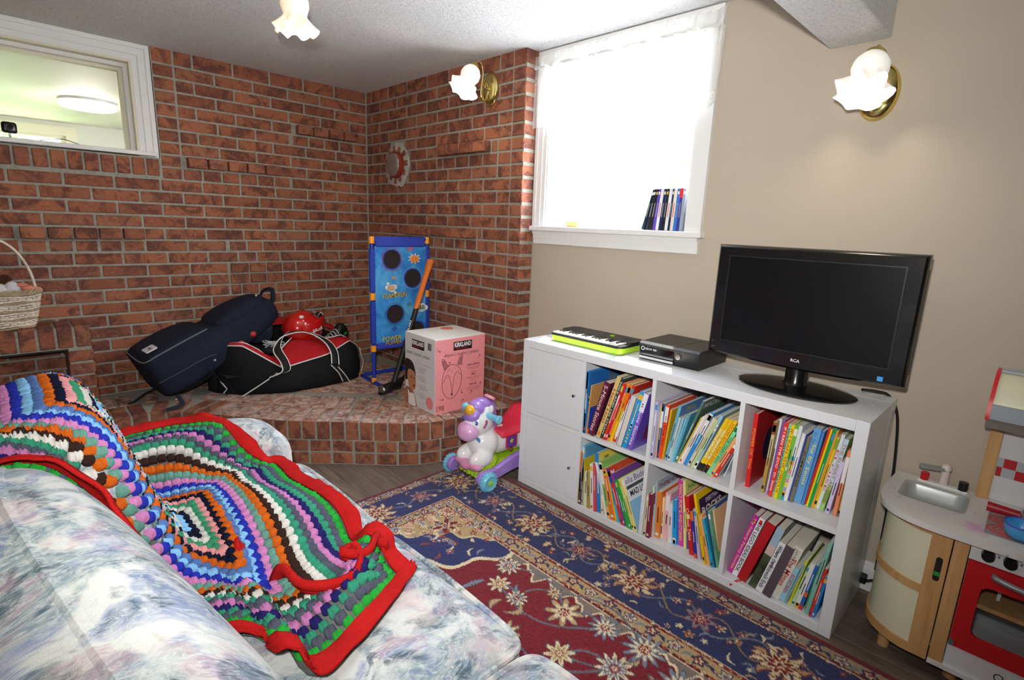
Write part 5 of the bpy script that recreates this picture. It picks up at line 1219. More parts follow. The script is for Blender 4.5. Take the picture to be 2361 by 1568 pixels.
burst_ = MB().prism([(ox + .004 + .006 * math.cos(a * PI / 5), oz - .05 + .009 * math.sin(a * PI / 5)) for a in range(10)], 0, .0006, Matrix.Translation((0, -.0010, 0)) @ Matrix.Rotation(PI / 2, 4, 'X')); burst_.build('drawn_nose', mat((60, 24, 26), .6), bx, 0)
rnd = random.Random(8)
dm = MB()
for i in range(44):
    a = rnd.uniform(-.038, .052); b = rnd.uniform(.045, .105) - abs(a) * .3
    dm.cyl((a + ox, -.001, b + oz), (a + ox + .001, -.001, b + oz + .005), .0006, n=4)
dm.build('drawn_fur_marks', INK, bx)['kind'] = 'stuff'
for a, b in ((-.03, -.005), (.035, .012)): MB().cyl((a + ox, -.0012, b + oz), (a + ox, -.0006, b + oz), .0022, n=8).build('drawn_eye', INK, bx)
for a, b, an in ((.025, .37, -.6), (.31, .30, 1.0), (.095, .285, 1.1), (.325, .13, 1.3), (.045, .085, -.2), (.19, .05, .6), (.185, .11, -1.2), (.255, .09, .9)):
    d = (math.cos(an) * .012, math.sin(an) * .012)
    line3([(a - d[0], b - d[1]), (a + d[0], b + d[1])], .0011, INK, 'drawn_arrow'); line3([(a + d[0] - d[1] * .5, b + d[1] + d[0] * .5), (a + d[0] * .5, b + d[1] * .5), (a + d[0] + d[1] * .5, b + d[1] - d[0] * .5)], .0016, INK, 'drawn_arrow')
# grey side print: a generic curly haired toddler, badge, small print
def gpoly(pts, c, y=-.0010, nm='printed_picture'): MB().prism([(BD - a, b) for a, b in sp2(pts, 5, True)], y, 0, Matrix(((0, 0, 1, 0), (1, 0, 0, 0), (0, 1, 0, 0), (0, 0, 0, 1)))).build(nm, mat(c, .6), bx, 0)
gpoly([(.002, .26), (.03, .275), (.075, .265), (.10, .235), (.112, .195), (.10, .165), (.06, .16), (.03, .15), (.002, .15)], (38, 28, 26))
gpoly([(.035, .21), (.07, .215), (.10, .205), (.112, .17), (.115, .14), (.108, .11), (.085, .095), (.05, .10), (.035, .13), (.025, .17)], (184, 122, 88), -.0014)
gpoly([(.002, .09), (.03, .105), (.06, .095), (.085, .09), (.105, .065), (.12, .02), (.122, .003), (.002, .003)], (168, 108, 78), -.0012)
gpoly([(.03, .09), (.05, .07), (.075, .075), (.095, .07), (.108, .03), (.11, .003), (.04, .003), (.035, .04)], (232, 230, 228), -.0016)
for a, b in ((.068, .172), (.1, .17)): MB().cyl((-.0020, BD - a, b), (-.0010, BD - a, b), .0055, n=12).build('printed_eye', mat((36, 26, 24), .5), bx)
MB().cyl((-.0020, BD - .095, .125), (-.001, BD - .095, .125), .008, n=12).build('printed_mouth', mat((96, 40, 40), .5), bx)
MB().cyl((-.0016, BD - .255, .058), (-.0, BD - .255, .058), .036, n=28).build('size_badge', mat((232, 130, 132), .6), bx); gf(.228, .04, '4', .036, .018, INK, .02)
for k in range(4):
    for q in range(4): B(-.0011, 0, BD - .15, BD - .15 - rnd.uniform(.05, .085), .245 - k * .05 - q * .009, .2475 - k * .05 - q * .009).build('fine_print', mat((150, 146, 148), .6), bx, 0)
    MB().lathe([(.006, 0), (.0072, .0006), (.0084, 0)], 16, Matrix.Translation((-.0006, BD - .136, .235 - k * .05)) @ Matrix.Rotation(-PI / 2, 4, 'Y')).build('print_icon', mat((170, 168, 170), .6), bx)
B(-.0011, 0, BD - .13, BD - .275, .268, .2695).build('print_rule', mat((206, 110, 110), .6), bx, 0)
for k in range(9): B(-.0013, 0, BD - .235 - k * .004, BD - .235 - k * .004 - (.0012 + .001 * (k % 3)), .365, .405).build('barcode_bar', mat((60, 60, 62), .6), bx, 0)
MB().lathe([(.0005, .0006), (.04, .0006), (.04, 0)], 24, Matrix.Translation((.25, BD * .78, BHt + .0026))).build('top_badge', mat((230, 110, 100), .6), bx)

# ---------------------------------------------------------------- hockey bag with helmet
hb = thing('hockey_bag', 'open black and red hockey bag with white piping lying on the hearth', 'sports bag', (-.53, 1.66, HZ))
O = Vector((-.53, 1.66, HZ))
def ip(x, tab):
    xs = [t[0] for t in tab]; return float(np.interp(x, xs, [t[1] for t in tab]))
FY = [(-.95, 1.64), (-.85, 1.51), (-.7, 1.425), (-.587, 1.385), (-.4, 1.375), (-.2, 1.40), (-.11, 1.45), (-.06, 1.56)]
FZ = [(-.95, .40), (-.90, .545), (-.83, .55), (-.75, .49), (-.64, .405), (-.5, .43), (-.35, .455), (-.19, .52), (-.12, .47), (-.06, .40)]
BYt = [(-.95, 1.80), (-.8, 1.93), (-.5, 1.95), (-.2, 1.94), (-.06, 1.80)]
BZt = [(-.95, .42), (-.8, .56), (-.5, .58), (-.25, .56), (-.12, .50), (-.06, .42)]
xs = [-.95, -.93, -.9, -.85, -.8, -.75, -.7, -.64, -.58, -.52, -.46, -.4, -.34, -.28, -.22, -.17, -.12, -.085, -.06]
fr, bk_, = [], []
for j in range(7):
    t = j / 6
    fr.append([(x, ip(x, FY) - .03 * math.sin(PI * t) + .02 * t, HZ + .002 + (ip(x, FZ) - HZ) * t) for x in xs])
    bk_.append([(x, ip(x, BYt) + .01 * math.sin(PI * t), ip(x, BZt) + (HZ + .002 - ip(x, BZt)) * t) for x in xs])
tub = MB(); sh = lambda P_: [[(a - O.x, b - O.y, c - O.z) for a, b, c in r] for r in P_]
tub.grid(sh(fr)); tub.grid(sh(bk_)); 
for e in (0, -1):   # ends
    col = [[fr[j][e], tuple(np.mean([fr[j][e], bk_[6 - j][e]], axis=0) + np.array((-.02 if e == 0 else .03, 0, 0))), bk_[6 - j][e]] for j in range(7)]
    tub.grid(sh(col))
tub.grid(sh([[fr[0][i], bk_[6][i]] for i in range(len(xs))]))
o = tub.build('canvas_body', BLACKC, hb, 60); sd_ = o.modifiers.new('thick', 'SOLIDIFY'); sd_.thickness = .004
IY = [(-.95, 1.70), (-.9, 1.60), (-.8, 1.56), (-.72, 1.56), (-.66, 1.50), (-.58, 1.53), (-.5, 1.58), (-.4, 1.57), (-.28, 1.53), (-.2, 1.52), (-.12, 1.55), (-.06, 1.62)]
IZ = [(-.95, .42), (-.9, .56), (-.8, .555), (-.72, .50), (-.66, .425), (-.6, .50), (-.52, .545), (-.42, .55), (-.3, .525), (-.2, .54), (-.12, .49), (-.06, .42)]
fl_ = []
for j in range(5):
    t = j / 4
    fl_.append([(x, ip(x, FY) + .02 + (ip(x, IY) - ip(x, FY) - .02) * t, ip(x, FZ) + (ip(x, IZ) - ip(x, FZ)) * t + .018 * math.sin(PI * t)) for x in xs])
m = MB(); m.grid(sh(fl_)); o = subd(m.build('front_flap', REDC, hb, 60)); q = o.modifiers.new('thick', 'SOLIDIFY'); q.thickness = .004
rf = []
for j in range(6):
    t = j / 5
    rf.append([(x, ip(x, BYt) - .16 * t, ip(x, BZt) + .02 + .05 * math.sin(PI * (.15 + .6 * t)) - .03 * t) for x in xs])
m = MB(); m.grid(sh(rf)); o = subd(m.build('rear_flap', REDC, hb, 60)); q = o.modifiers.new('thick', 'SOLIDIFY'); q.thickness = .004
B(-.40, .44, -.16, .25, .12, .125).build('dark_lining', mat((14, 14, 15), .9), hb, 0)
def pipe_along(tabY, tabZ, x0, x1, dz=.003, dy=.018, r=.0042):
    pts = [(x - O.x, ip(x, tabY) + dy - O.y, ip(x, tabZ) + dz - O.z) for x in np.linspace(x0, x1, 50)]
    MB().tube(pts, r, 6).build('white_piping', WPIPE, hb)
pipe_along(FY, FZ, -.93, -.08); pipe_along(IY, IZ, -.93, -.08, .004, 0)
MB().tube([(a[0] - O.x, b_, c_) for a, b_, c_ in [((-.945,), 1.66 - O.y, .40 - O.z), ((-.935,), 1.60 - O.y, .33 - O.z), ((-.915,), 1.56 - O.y, .29 - O.z), ((-.93,), 1.58 - O.y, .262 - O.z)]], .0042, 6).build('white_piping', WPIPE, hb)
MB().tube(smoothpath([(-.115 - O.x, 1.43 - O.y, .46 - O.z), (-.085 - O.x, 1.46 - O.y, .39 - O.z), (-.05 - O.x, 1.50 - O.y, .34 - O.z), (-.045 - O.x, 1.53 - O.y, .285 - O.z), (-.075 - O.x, 1.50 - O.y, .256 - O.z)], 6), .0042, 6).build('white_piping', WPIPE, hb)
def strap(pts, w, nm='strap'):
    """flat webbing with white edges; pts are world (centre, side direction)"""
    ps = smoothpath([p for p, _ in pts], 6); n = len(ps); L = MB(); sides = [Vector(s).normalized() for _, s in pts]
    rows = []
    for i, p in enumerate(ps):
        t = i / (n - 1) * (len(sides) - 1); k = min(int(t), len(sides) - 2); s = sides[k].lerp(sides[k + 1], t - k).normalized()
        rows.append([(p + s * (w / 2) - O)[:], (p - s * (w / 2) - O)[:]])
    L.grid(rows); o = L.build(nm, mat((20, 21, 22), .8), hb); q = o.modifiers.new('thick', 'SOLIDIFY'); q.thickness = .004; q.offset = 0
    for k in (0, 1): MB().tube([r[k] for r in rows], .004, 6).build('strap_edge', WPIPE, o)
V = Vector; X1 = (1, 0, 0)
def fpt(x, t, out=.006): return V((x, ip(x, FY) - .03 * math.sin(PI * t) + .02 * t - out, HZ + (ip(x, FZ) - HZ) * t))
strap([(fpt(-.83, .02), (1, 0, .3)), (fpt(-.76, .3), (1, 0, .6)), (fpt(-.70, .6), (1, 0, .6))], .055)
strap([(fpt(-.24, .02), (1, 0, -.3)), (fpt(-.28, .3), (1, 0, -.5)), (fpt(-.33, .62), (1, 0, -.4))], .05)
strap([(fpt(-.70, .60), (1, 0, .3)), (V((-.64, 1.365, .40)), (1, .2, 0)), (V((-.635, 1.39, .45)), (1, .2, 0)), (V((-.64, 1.47, .50)), (1, 0, .2)), (V((-.62, 1.52, .53)), (1, .5, 0)), (V((-.57, 1.55, .575)), (.6, .8, 0)), (V((-.48, 1.54, .60)), (0, 1, .2)), (V((-.40, 1.50, .575)), (.3, 1, 0)), (V((-.34, 1.44, .53)), (1, .6, 0)), (V((-.32, 1.385, .47)), (1, .2, 0)), (fpt(-.325, .66, .012), (1, 0, -.3))], .05, 'carry_handle')
strap([(V((-.72, 1.90, .58)), (1, .3, 0)), (V((-.66, 1.86, .655)), (.6, .8, 0)), (V((-.58, 1.84, .64)), (.2, 1, 0)), (V((-.55, 1.84, .60)), (0, 1, 0))], .05, 'carry_handle')
strap([(V((-.24, 1.86, .60)), (1, 0, .2)), (V((-.20, 1.86, .65)), (1, 0, -.2)), (V((-.17, 1.87, .60)), (1, 0, -.3))], .045, 'carry_handle')

hm_ = thing('hockey_helmet', 'glossy red hockey helmet resting in the open sports bag', 'helmet', (-.415, 1.655, .505), (.15, .12, .5))
REDP = mat((196, 26, 22), .16, coat=.6)
shell = MB(); P = []
for j in range(13):
    ph = -.42 + (PI / 2 + .42) * j / 12; row = []
    for i in range(36):
        a = 2 * PI * i / 36
        rx, ry, rz = .145, .112, .125
        rid = 1 + (.035 * max(0, math.cos(2 * (a))) if 2 < j < 10 else 0)
        row.append((rx * math.cos(ph) * math.cos(a) * rid, ry * math.cos(ph) * math.sin(a) * rid, .08 + rz * math.sin(ph) * rid))
    P.append(row)
shell.grid(P, cu=True); o = shell.build('shell', REDP, hm_, 60); q = o.modifiers.new('thick', 'SOLIDIFY'); q.thickness = .006
for sgn in (-1, 1):
    P = []
    for j in range(5):
        z = .07 + .022 * j
        P.append([((-.09 + .03 * i) , sgn * (.112 * math.sqrt(max(.05, 1 - ((-.09 + .03 * i) / .146) ** 2)) * math.cos((z - .08) / .14) + .006 * math.sin(PI * j / 4) * math.sin(PI * i / 6) + .001), z + .01 * i - .02) for i in range(7)])
    m = MB(); m.grid(P); q = subd(m.build('side_ridge', REDP, hm_, 60)).modifiers.new('thick', 'SOLIDIFY'); q.thickness = .005
text(hm_, 'BAUER', mat((236, 234, 232), .5), (-.05, -.118, .085), (1, 0, .25), (-.2, .25, 1), .022, .095, bold=.02)
MB().lathe([(.012, .002), (.02, .003), (.024, 0)], 6, Matrix.Translation((.03, -.058, .19)) @ Matrix.Rotation(.55, 4, 'X')).build('vent_trim', mat((150, 150, 152), .3, .8), hm_)
MB().lathe([(.0005, .001), (.013, .001)], 6, Matrix.Translation((.03, -.0585, .1905)) @ Matrix.Rotation(.55, 4, 'X')).build('vent', mat((20, 14, 14), .7), hm_)
for x, z in ((.1, .1), (-.02, .2), (.06, .205), (-.08, .06), (.085, .06)): MB().ell((x, -.108 * math.sqrt(max(.1, 1 - (x / .146) ** 2)) * math.cos((z - .08) / .125), z), (.006, .004, .006), 10, 6).build('screw', mat((40, 36, 36), .4, .5), hm_)
MB().ell((-.09, -.04, .175), (.02, .012, .012), 12, 8).build('sticker', mat((226, 224, 220), .5), hm_)

sk = thing('ice_skate', 'black ice skate with white laces lying in the sports bag', 'skate', (-.20, 1.66, .445), (.3, -.2, .35))
loft([(V((-.12, 0, .03)), (0, 1, 0), (0, 0, 1), .02, .02), (V((-.10, 0, .035)), (0, 1, 0), (0, 0, 1), .036, .032), (V((-.02, 0, .04)), (0, 1, 0), (0, 0, 1), .042, .04), (V((.05, 0, .06)), (0, 1, 0), (-.2, 0, 1), .04, .06), (V((.09, 0, .08)), (0, 1, 0), (-.5, 0, 1), .038, .07), (V((.12, 0, .085)), (0, 1, 0), (-.5, 0, 1), .03, .06)], 18, 2.4).build('boot', mat((26, 26, 27), .45), sk)
for k in range(7): MB().tube([(-.06 + .022 * k, -.03, .066 + .008 * k), (-.058 + .022 * k, 0, .082 + .009 * k), (-.06 + .022 * k, .03, .066 + .008 * k)], .0032, 6).build('lace', WPIPE, sk)
MB().box(-.11, .1, -.004, .004, -.02, .004).build('blade', mat((190, 190, 194), .2, 1), sk, 0)
B(.07, .1, -.041, -.039, .07, .09).build('green_tag', mat((60, 170, 60), .5), sk, 0)
ln = thing('lace_bundle', 'tangle of grey white laces in the sports bag beside the helmet', 'laces', (-.60, 1.62, .50))
rnd = random.Random(11)
for k in range(7): MB().tube(smoothpath([(rnd.uniform(-.06, .06), rnd.uniform(-.05, .05), rnd.uniform(.0, .035)) for _ in range(6)], 6), .0034, 6).build('lace', mat((200, 200, 198), .7), ln)
MB().ell((0, 0, -.02), (.085, .07, .03), 16, 8).build('padding', mat((22, 22, 24), .8), ln)

# ---------------------------------------------------------------- long navy backpack
bp = thing('navy_backpack', 'long dark navy backpack slumped against the brick wall', 'backpack', (-.95, 1.74, HZ))
OB = V((-.95, 1.74, HZ)); A_, B_ = V((-1.235, 1.715, .405)), V((-.60, 1.785, .690)); ax = (B_ - A_).normalized(); sv = V((.28, -1, .03)); sv = (sv - ax * sv.dot(ax)).normalized(); uv = sv.cross(ax) * -1
if uv.z < 0: uv = -uv
LB = (B_ - A_).length
def sec(t, a, b, du=0.0, ds=0.0): return (A_.lerp(B_, t) + uv * du + sv * ds - OB, sv, uv, a, b)
subd(loft([sec(-.07, .15, .085), sec(-.05, .175, .11), sec(.08, .19, .125), sec(.35, .185, .115, .0), sec(.55, .175, .105, .01), sec(.8, .16, .10, .02), sec(1.0, .14, .085, .03), sec(1.1, .10, .06, .03)], 28, 4).build('main_body', NAVY, bp, 60), 1)
subd(loft([sec(-.075, .13, .03, .10), sec(-.05, .165, .05, .115), sec(.2, .165, .055, .12), sec(.42, .15, .05, .115), sec(.5, .12, .02, .10)], 28, 5).build('front_pocket', NAVY, bp, 60), 1)
subd(loft([sec(.52, .10, .02, .105), sec(.58, .135, .045, .11), sec(.8, .125, .05, .115), sec(1.0, .10, .035, .11), sec(1.05, .06, .015, .1)], 28, 3).build('upper_pocket', NAVY, bp, 60), 1)
subd(loft([sec(-.04, .12, .05, -.10), sec(.2, .13, .07, -.10), sec(.45, .12, .07, -.09), sec(.6, .10, .04, -.08)], 20, 3).build('back_padding', m_cloth('black_mesh', (20, 22, 28)), bp, 60), 1)
subd(loft([(V((-.66, 1.66, .60)) - OB, (1, 0, 0), (0, 0, 1), .07, .07), (V((-.66, 1.70, .60)) - OB, (1, 0, 0), (0, 0, 1), .09, .10), (V((-.68, 1.78, .62)) - OB, (1, 0, 0), (0, 0, 1), .08, .08)], 20, 3).build('side_wing', NAVY, bp, 60), 1)
def bpt(t, s, u): return (A_.lerp(B_, t) + sv * s + uv * u - OB)
MB().tube(smoothpath([bpt(-.06, -.12, .155), bpt(-.075, .05, .155), bpt(-.06, .16, .15), bpt(.05, .175, .155), bpt(.3, .172, .155), bpt(.45, .15, .145)], 6), .0038, 6).build('zip', mat((112, 112, 114), .4), bp)
MB().tube(smoothpath([bpt(-.06, .19, .02), bpt(.1, .2, .02), bpt(.3, .195, .015), bpt(.4, .19, .0)], 6), .003, 6).build('zip', mat((50, 52, 58), .4), bp)
pc = bpt(.04, .085, .1755)
PM = Matrix((( ax.x, sv.x, uv.x, pc.x), (ax.y, sv.y, uv.y, pc.y), (ax.z, sv.z, uv.z, pc.z), (0, 0, 0, 1)))
MB().prism(rrect(-.03, .03, -.04, .04, .008), -.002, .003, PM).build('logo_patch', mat((226, 226, 230), .5), bp, 0)
MB().prism([(-.004, -.02), (.012, .0), (-.004, .006)], .003, .0036, PM).build('logo_mark', mat((20, 22, 30), .5), bp, 0)
for k in range(3): MB().box(-.012 + k * .008, -.008 + k * .008, .008, .026, .003, .0036, 0, PM).build('logo_line', mat((60, 62, 70), .5), bp, 0)
MB().tube(smoothpath([bpt(1.04, -.07, .06), bpt(1.12, -.06, .11), bpt(1.16, 0, .12), bpt(1.12, .06, .10), bpt(1.05, .07, .05)], 6), .014, 8, flat=(1, .5)).build('grab_handle', NAVY, bp)
MB().ell(bpt(.36, .203, -.02)[:], (.009, .009, .007), 12, 8).build('zip_pull', mat((226, 226, 230), .25, .8), bp)
MB().ell(bpt(.97, .08, .155)[:], (.008, .006, .008), 10, 6).build('zip_pull', mat((190, 190, 180), .3, .8), bp)
for pts in ([bpt(-.03, -.08, -.11), V((-.34, .03, .03)), V((-.40, -.02, .012)), V((-.43, -.04, .010))], [bpt(.0, .17, -.10), V((-.22, -.26, .02)), V((-.30, -.27, .008))], [bpt(.3, .19, -.06), V((.0, -.19, .10)), V((.05, -.2, .05)), V((.02, -.21, .012))], [bpt(.5, .17, -.05), V((.15, -.14, .2)), V((.09, -.17, .1)), V((.06, -.19, .012))]):
    MB().tube(smoothpath(pts, 6), .012, 8, flat=(1, .25)).build('strap', mat((20, 26, 40), .8), bp)
for (t, s, u) in ((.62, .17, -.03), (.75, .155, -.02)): MB().ell(bpt(t, s, u)[:], (.022, .016, .02), 12, 8).build('red_buckle', mat((176, 40, 36), .5), bp)

# ---------------------------------------------------------------- wicker basket on the mantel
wb = thing('wicker_basket', 'whitewashed wicker basket with a tall handle on the brick mantel', 'basket', (-1.832, 1.893, .7045))
WICK = mat((224, 214, 196), .75, var=.22); WICK2 = mat((178, 156, 124), .75, var=.2)
def brad(z): return .118 + .045 * (z / .18) ** .8
NS = 26
for j in range(17):
    z = .006 + j * .0105; r = brad(z); ph = j % 2
    pts = [((r + .006 * math.cos(NS / 2 * a * 2 + PI * ph)) * math.cos(a), (r + .006 * math.cos(NS * a + PI * ph)) * .62 * math.sin(a), z + .002 * math.sin(5 * a + j)) for a in [2 * PI * i / 104 for i in range(104)]]
    MB().tube(pts, .0052, 5, closed=True).build('weaver', WICK if j % 4 else WICK2, wb)
for i in range(NS):
    a = 2 * PI * (i + .5) / NS; MB().tube([(brad(z) * math.cos(a), brad(z) * .62 * math.sin(a), z) for z in (.0, .06, .12, .18)], .0036, 5).build('stake', WICK2, wb)
for k in range(3):
    pts = [((brad(.18) + .008 * math.cos(11 * a + 2.1 * k)) * math.cos(a), (brad(.18) + .008 * math.cos(11 * a + 2.1 * k)) * .62 * math.sin(a), .186 + .009 * math.sin(11 * a + 2.1 * k)) for a in [2 * PI * i / 120 for i in range(120)]]
    MB().tube(pts, .0065, 6, closed=True).build('braided_rim', WICK2, wb)
for k, dy in enumerate((-.007, .007)): MB().tube([(.150 * math.cos(a), dy, .17 + .28 * math.sin(a)) for a in [PI * i / 24 for i in range(25)]], .006, 7).build('handle', WICK, wb)
MB().lathe([(.0005, .004), (.112, .004)], 24, Matrix.Diagonal((1, .62, 1, 1))).build('basket_floor', WICK2, wb)
cl_ = thing('white_cloth', 'crumpled white cloth bundled inside the wicker basket', 'cloth', (-1.85, 1.893, .85))
m = MB(); P = []
for j in range(14):
    for_ = []
    ph = -PI / 2 + PI * j / 13
    for i in range(30):
        a = 2 * PI * i / 30; k = 1 + .10 * math.sin(5 * a + 2 * ph) + .07 * math.sin(9 * a - 4 * ph)
        for_.append((.105 * k * math.cos(ph) * math.cos(a), .062 * k * math.cos(ph) * math.sin(a), .02 + .085 * k * math.sin(ph)))
    P.append(for_)
m.grid(P, cu=True); m.build('folds', mat((224, 222, 218), .85, bump=(40, .5)), cl_, 70)
MB().ell((.075, -.03, .05), (.035, .03, .045), 16, 10).build('lace_puff', mat((214, 210, 214), .9, bump=(120, .6)), cl_)
pn = thing('pine_cone', 'brown pine cone among the white cloth in the basket', 'pine cone', (-1.80, 1.865, .955))
m = MB()
for k in range(60):
    a = k * 2.4; z = -.022 + .044 * k / 60; r = .024 * math.sqrt(max(.05, 1 - (z / .026) ** 2)); m.ell((r * math.cos(a) * 1.1, r * math.sin(a), z), (.007, .007, .003), 6, 4)
m.build('scales', mat((112, 62, 40), .7), pn)['kind'] = 'stuff'
MB().ell((0, 0, 0), (.02, .018, .022), 10, 8).build('core', mat((80, 46, 32), .8), pn)
sc_ = thing('salmon_cloth', 'salmon pink cloth hanging over the basket rim', 'cloth', (-1.70, 1.88, .90))
MB().ell((0, 0, 0), (.045, .03, .018), 16, 10, Matrix.Rotation(.25, 4, 'Y')).build('fold', mat((222, 140, 116), .8), sc_); MB().ell((-.04, -.01, .022), (.03, .025, .012), 14, 8).build('fold', mat((214, 130, 108), .8), sc_)

# ---------------------------------------------------------------- ride-on unicorn
un = thing('ride_on_unicorn', 'white ride-on toy unicorn with purple mane and blue wheels', 'ride-on toy', (-.03, .165, 0))
GLW = mat((240, 240, 238), .22, coat=.4, name='white_plastic'); PUR = mat((166, 130, 214), .28, coat=.3); LBL = mat((120, 204, 232), .32, coat=.2); LIME = mat((172, 210, 38), .35, coat=.2); PINK = mat((226, 148, 190), .28, coat=.3); LIL = mat((226, 172, 216), .28, coat=.3)
def blob(name, m, parts, vox=.006, it=8):
    mb = MB()
    for c, r, *rot in parts:
        M = Matrix.Translation(c) @ (Matrix.Rotation(rot[0], 4, 'Y') if rot else Matrix.Identity(4))
        mb.ell((0, 0, 0), r, 24, 16, M)
    o = mb.build(name, m, un, 0)
    md = o.modifiers.new('remesh', 'REMESH'); md.mode = 'VOXEL'; md.voxel_size = vox; md.use_smooth_shade = True
    sm_ = o.modifiers.new('soften', 'SMOOTH'); sm_.factor = .6; sm_.iterations = it
    return o
# local: toy faces -x
body = blob('body', GLW, [((.05, 0, .185), (.17, .078, .075)), ((-.075, 0, .195), (.085, .082, .085)), ((-.075, 0, .25), (.06, .058, .085), -.2), ((-.105, 0, .315), (.075, .068, .07)), ((-.085, 0, .365), (.062, .052, .055)), ((-.13, .05, .135), (.075, .046, .05)), ((-.13, -.05, .135), (.075, .046, .05)), ((.16, 0, .17), (.08, .082, .07)), ((-.165, 0, .29), (.05, .055, .05))])
blob('muzzle', LIL, [((-.178, 0, .283), (.052, .064, .05)), ((-.185, 0, .268), (.046, .056, .036))], .005)
blob('mane', PUR, [((-.082, 0, .405), (.062, .04, .034), .35), ((-.125, 0, .392), (.05, .046, .036), .7), ((-.155, 0, .365), (.03, .05, .04), .7), ((-.165, .012, .345), (.02, .04, .03)), ((-.035, 0, .37), (.03, .034, .05)), ((-.018, 0, .32), (.026, .028, .06)), ((-.012, 0, .27), (.02, .022, .04))], .005, 4)
MB().lathe([(.031, 0), (.031, .006), (.028, .02), (.019, .032), (.008, .038), (.0005, .039)], 24, Matrix.Translation((-.158, 0, .385)) @ Matrix.Rotation(-.95, 4, 'Y')).build('horn_light', mat((236, 180, 44), .2, coat=.5), un)
hb_ = MB(); hb_.lathe([(.017, -.138), (.0215, -.134), (.0215, -.121), (.0165, -.115), (.0155, -.05), (.0155, .05), (.0165, .115), (.0215, .121), (.0215, .134), (.017, .138), (.0005, .1385)], 24, Matrix.Translation((-.09, 0, .358)) @ Matrix.Rotation(-PI / 2, 4, 'X'))
hb_.lathe([(.0005, -.1385), (.017, -.138)], 24, Matrix.Translation((-.09, 0, .358)) @ Matrix.Rotation(-PI / 2, 4, 'X')); hb_.build('handlebar', LBL, un)
for s in (-1, 1):
    e = MB(); e.ell((-.170, s * .0535, .336), (.008, .007, .0125), 14, 10); eo = e.build('eye', mat((44, 96, 176), .15, coat=.5), un)
    MB().ell((-.176, s * .0565, .338), (.0022, .0022, .003), 8, 6).build('eye_glint', mat((250, 250, 250), .2), eo)
    MB().ell((-.072, s * .052, .388), (.014, .012, .022), 14, 10).build('ear', GLW, un)
    MB().tube(smoothpath([(-.118, s * .071, .345), (-.122, s * .0725, .325), (-.135, s * .070, .305)], 5), .006, 6, flat=(1, .35)).build('bridle_sticker', mat((150, 70, 110), .4), un)
    MB().lathe([(.0005, .0015), (.012, .001), (.0125, 0)], 18, Matrix.Translation((-.135 + .015, 0 + s * .02, .418 + (0 if s < 0 else 0))) @ Matrix.Rotation(-.7, 4, 'Y')).build('song_button', mat((64, 160, 70) if s < 0 else (206, 40, 56), .3, coat=.4), un)
MB().lathe([(.03, 0), (.032, .006), (.03, .014), (.02, .017), (.0005, .018)], 24, Matrix.Translation((-.04, 0, .425)) @ Matrix.Rotation(.55, 4, 'Y')).build('pink_crown', mat((236, 160, 186), .3), un)
# saddle
P = []
for j in range(9):
    t = j / 8; x = -.02 + .26 * t; z = .232 + .085 * t ** 2.6 + .016 * (1 - t); row = []
    for i in range(13):
        a = (-1 + 2 * i / 12) * 1.25; w_ = .088 + .012 * t; row.append((x, w_ * math.sin(a), z + .035 * (math.cos(a) - 1) + (.012 if t > .8 else 0)))
    P.append(row)
m = MB(); m.grid(P); q = subd(m.build('saddle', mat((226, 46, 74), .3, coat=.4), un, 60)).modifiers.new('thick', 'SOLIDIFY'); q.thickness = .012
# foot rest, chassis, rails, wheels
blob('foot_rest', PINK, [((-.175, .045, .105), (.035, .055, .025), .5), ((-.175, -.045, .105), (.035, .055, .025), .5), ((-.19, 0, .10), (.025, .04, .025))], .006, 4)
m = MB(); m.box(-.17, .2, -.075, .075, .045, .10, .02, seg=3); o = m.build('chassis', LIME, un, 50)
gr = MB(); rnd = random.Random(2)
for k in range(60): gr.ell((-.172 + rnd.uniform(-.004, .004), rnd.uniform(-.07, .07), rnd.uniform(.05, .1)), (.008, .010, .010), 8, 6)
for k in range(60): gr.ell((rnd.uniform(-.16, .1), -.076 + rnd.uniform(-.003, .003), rnd.uniform(.05, .1)), (.010, .008, .010), 8, 6)
gr.build('grass_relief', LIME, un)['kind'] = 'stuff'
MB().ell((-.06, -.03, .10), (.06, .05, .035), 18, 10).build('wheel_arch', LIME, un)
for s in (-1, 1):
    y = s * .118
    prof = smoothpath([(-.205, 0, .085), (-.185, 0, .098), (-.1, 0, .098), (0, 0, .125), (.1, 0, .14), (.2, 0, .13), (.24, 0, .1), (.22, 0, .06), (.1, 0, .055), (0, 0, .05), (-.1, 0, .035), (-.16, 0, .02), (-.205, 0, .035), (-.215, 0, .06)], 4, True)
    m = MB(); m.prism([(p.x, p.z) for p in prof], -.016, .016, Matrix.Translation((0, y, 0)) @ Matrix.Rotation(PI / 2, 4, 'X')); o = m.build('side_rail', PUR, un, 40); bv = o.modifiers.new('bevel', 'BEVEL'); bv.width = .008; bv.segments = 3; bv.limit_method = 'ANGLE'
    for x in (-.165, .19):
        M = Matrix.Translation((x, s * .150, .0505)) @ Matrix.Rotation(-PI / 2 * s, 4, 'X')
        m = MB(); m.lathe([(.012, .016), (.032, .015), (.038, .018), (.046, .012), (.05, .004), (.05, -.006), (.046, -.014), (.03, -.016), (.012, -.015)], 36, M)
        for k in range(18):
            a = 2 * PI * k / 18; m.box(-.0015, .0015, -.004, .004, -.012, .010, 0, M @ Matrix.Rotation(a, 4, 'Z') @ Matrix.Translation((.0502, 0, 0)))
        w_ = m.build('wheel', LBL, un)
        MB().lathe([(.014, .014), (.014, .019), (.009, .022), (.0005, .021)], 20, M).build('hub', LIME, w_)
MB().cyl((-.165, -.14, .0505), (-.165, .14, .0505), .008, n=10).build('axle', mat((120, 110, 130), .4), un); MB().cyl((.19, -.14, .0505), (.19, .14, .0505), .008, n=10).build('axle', mat((120, 110, 130), .4), un)
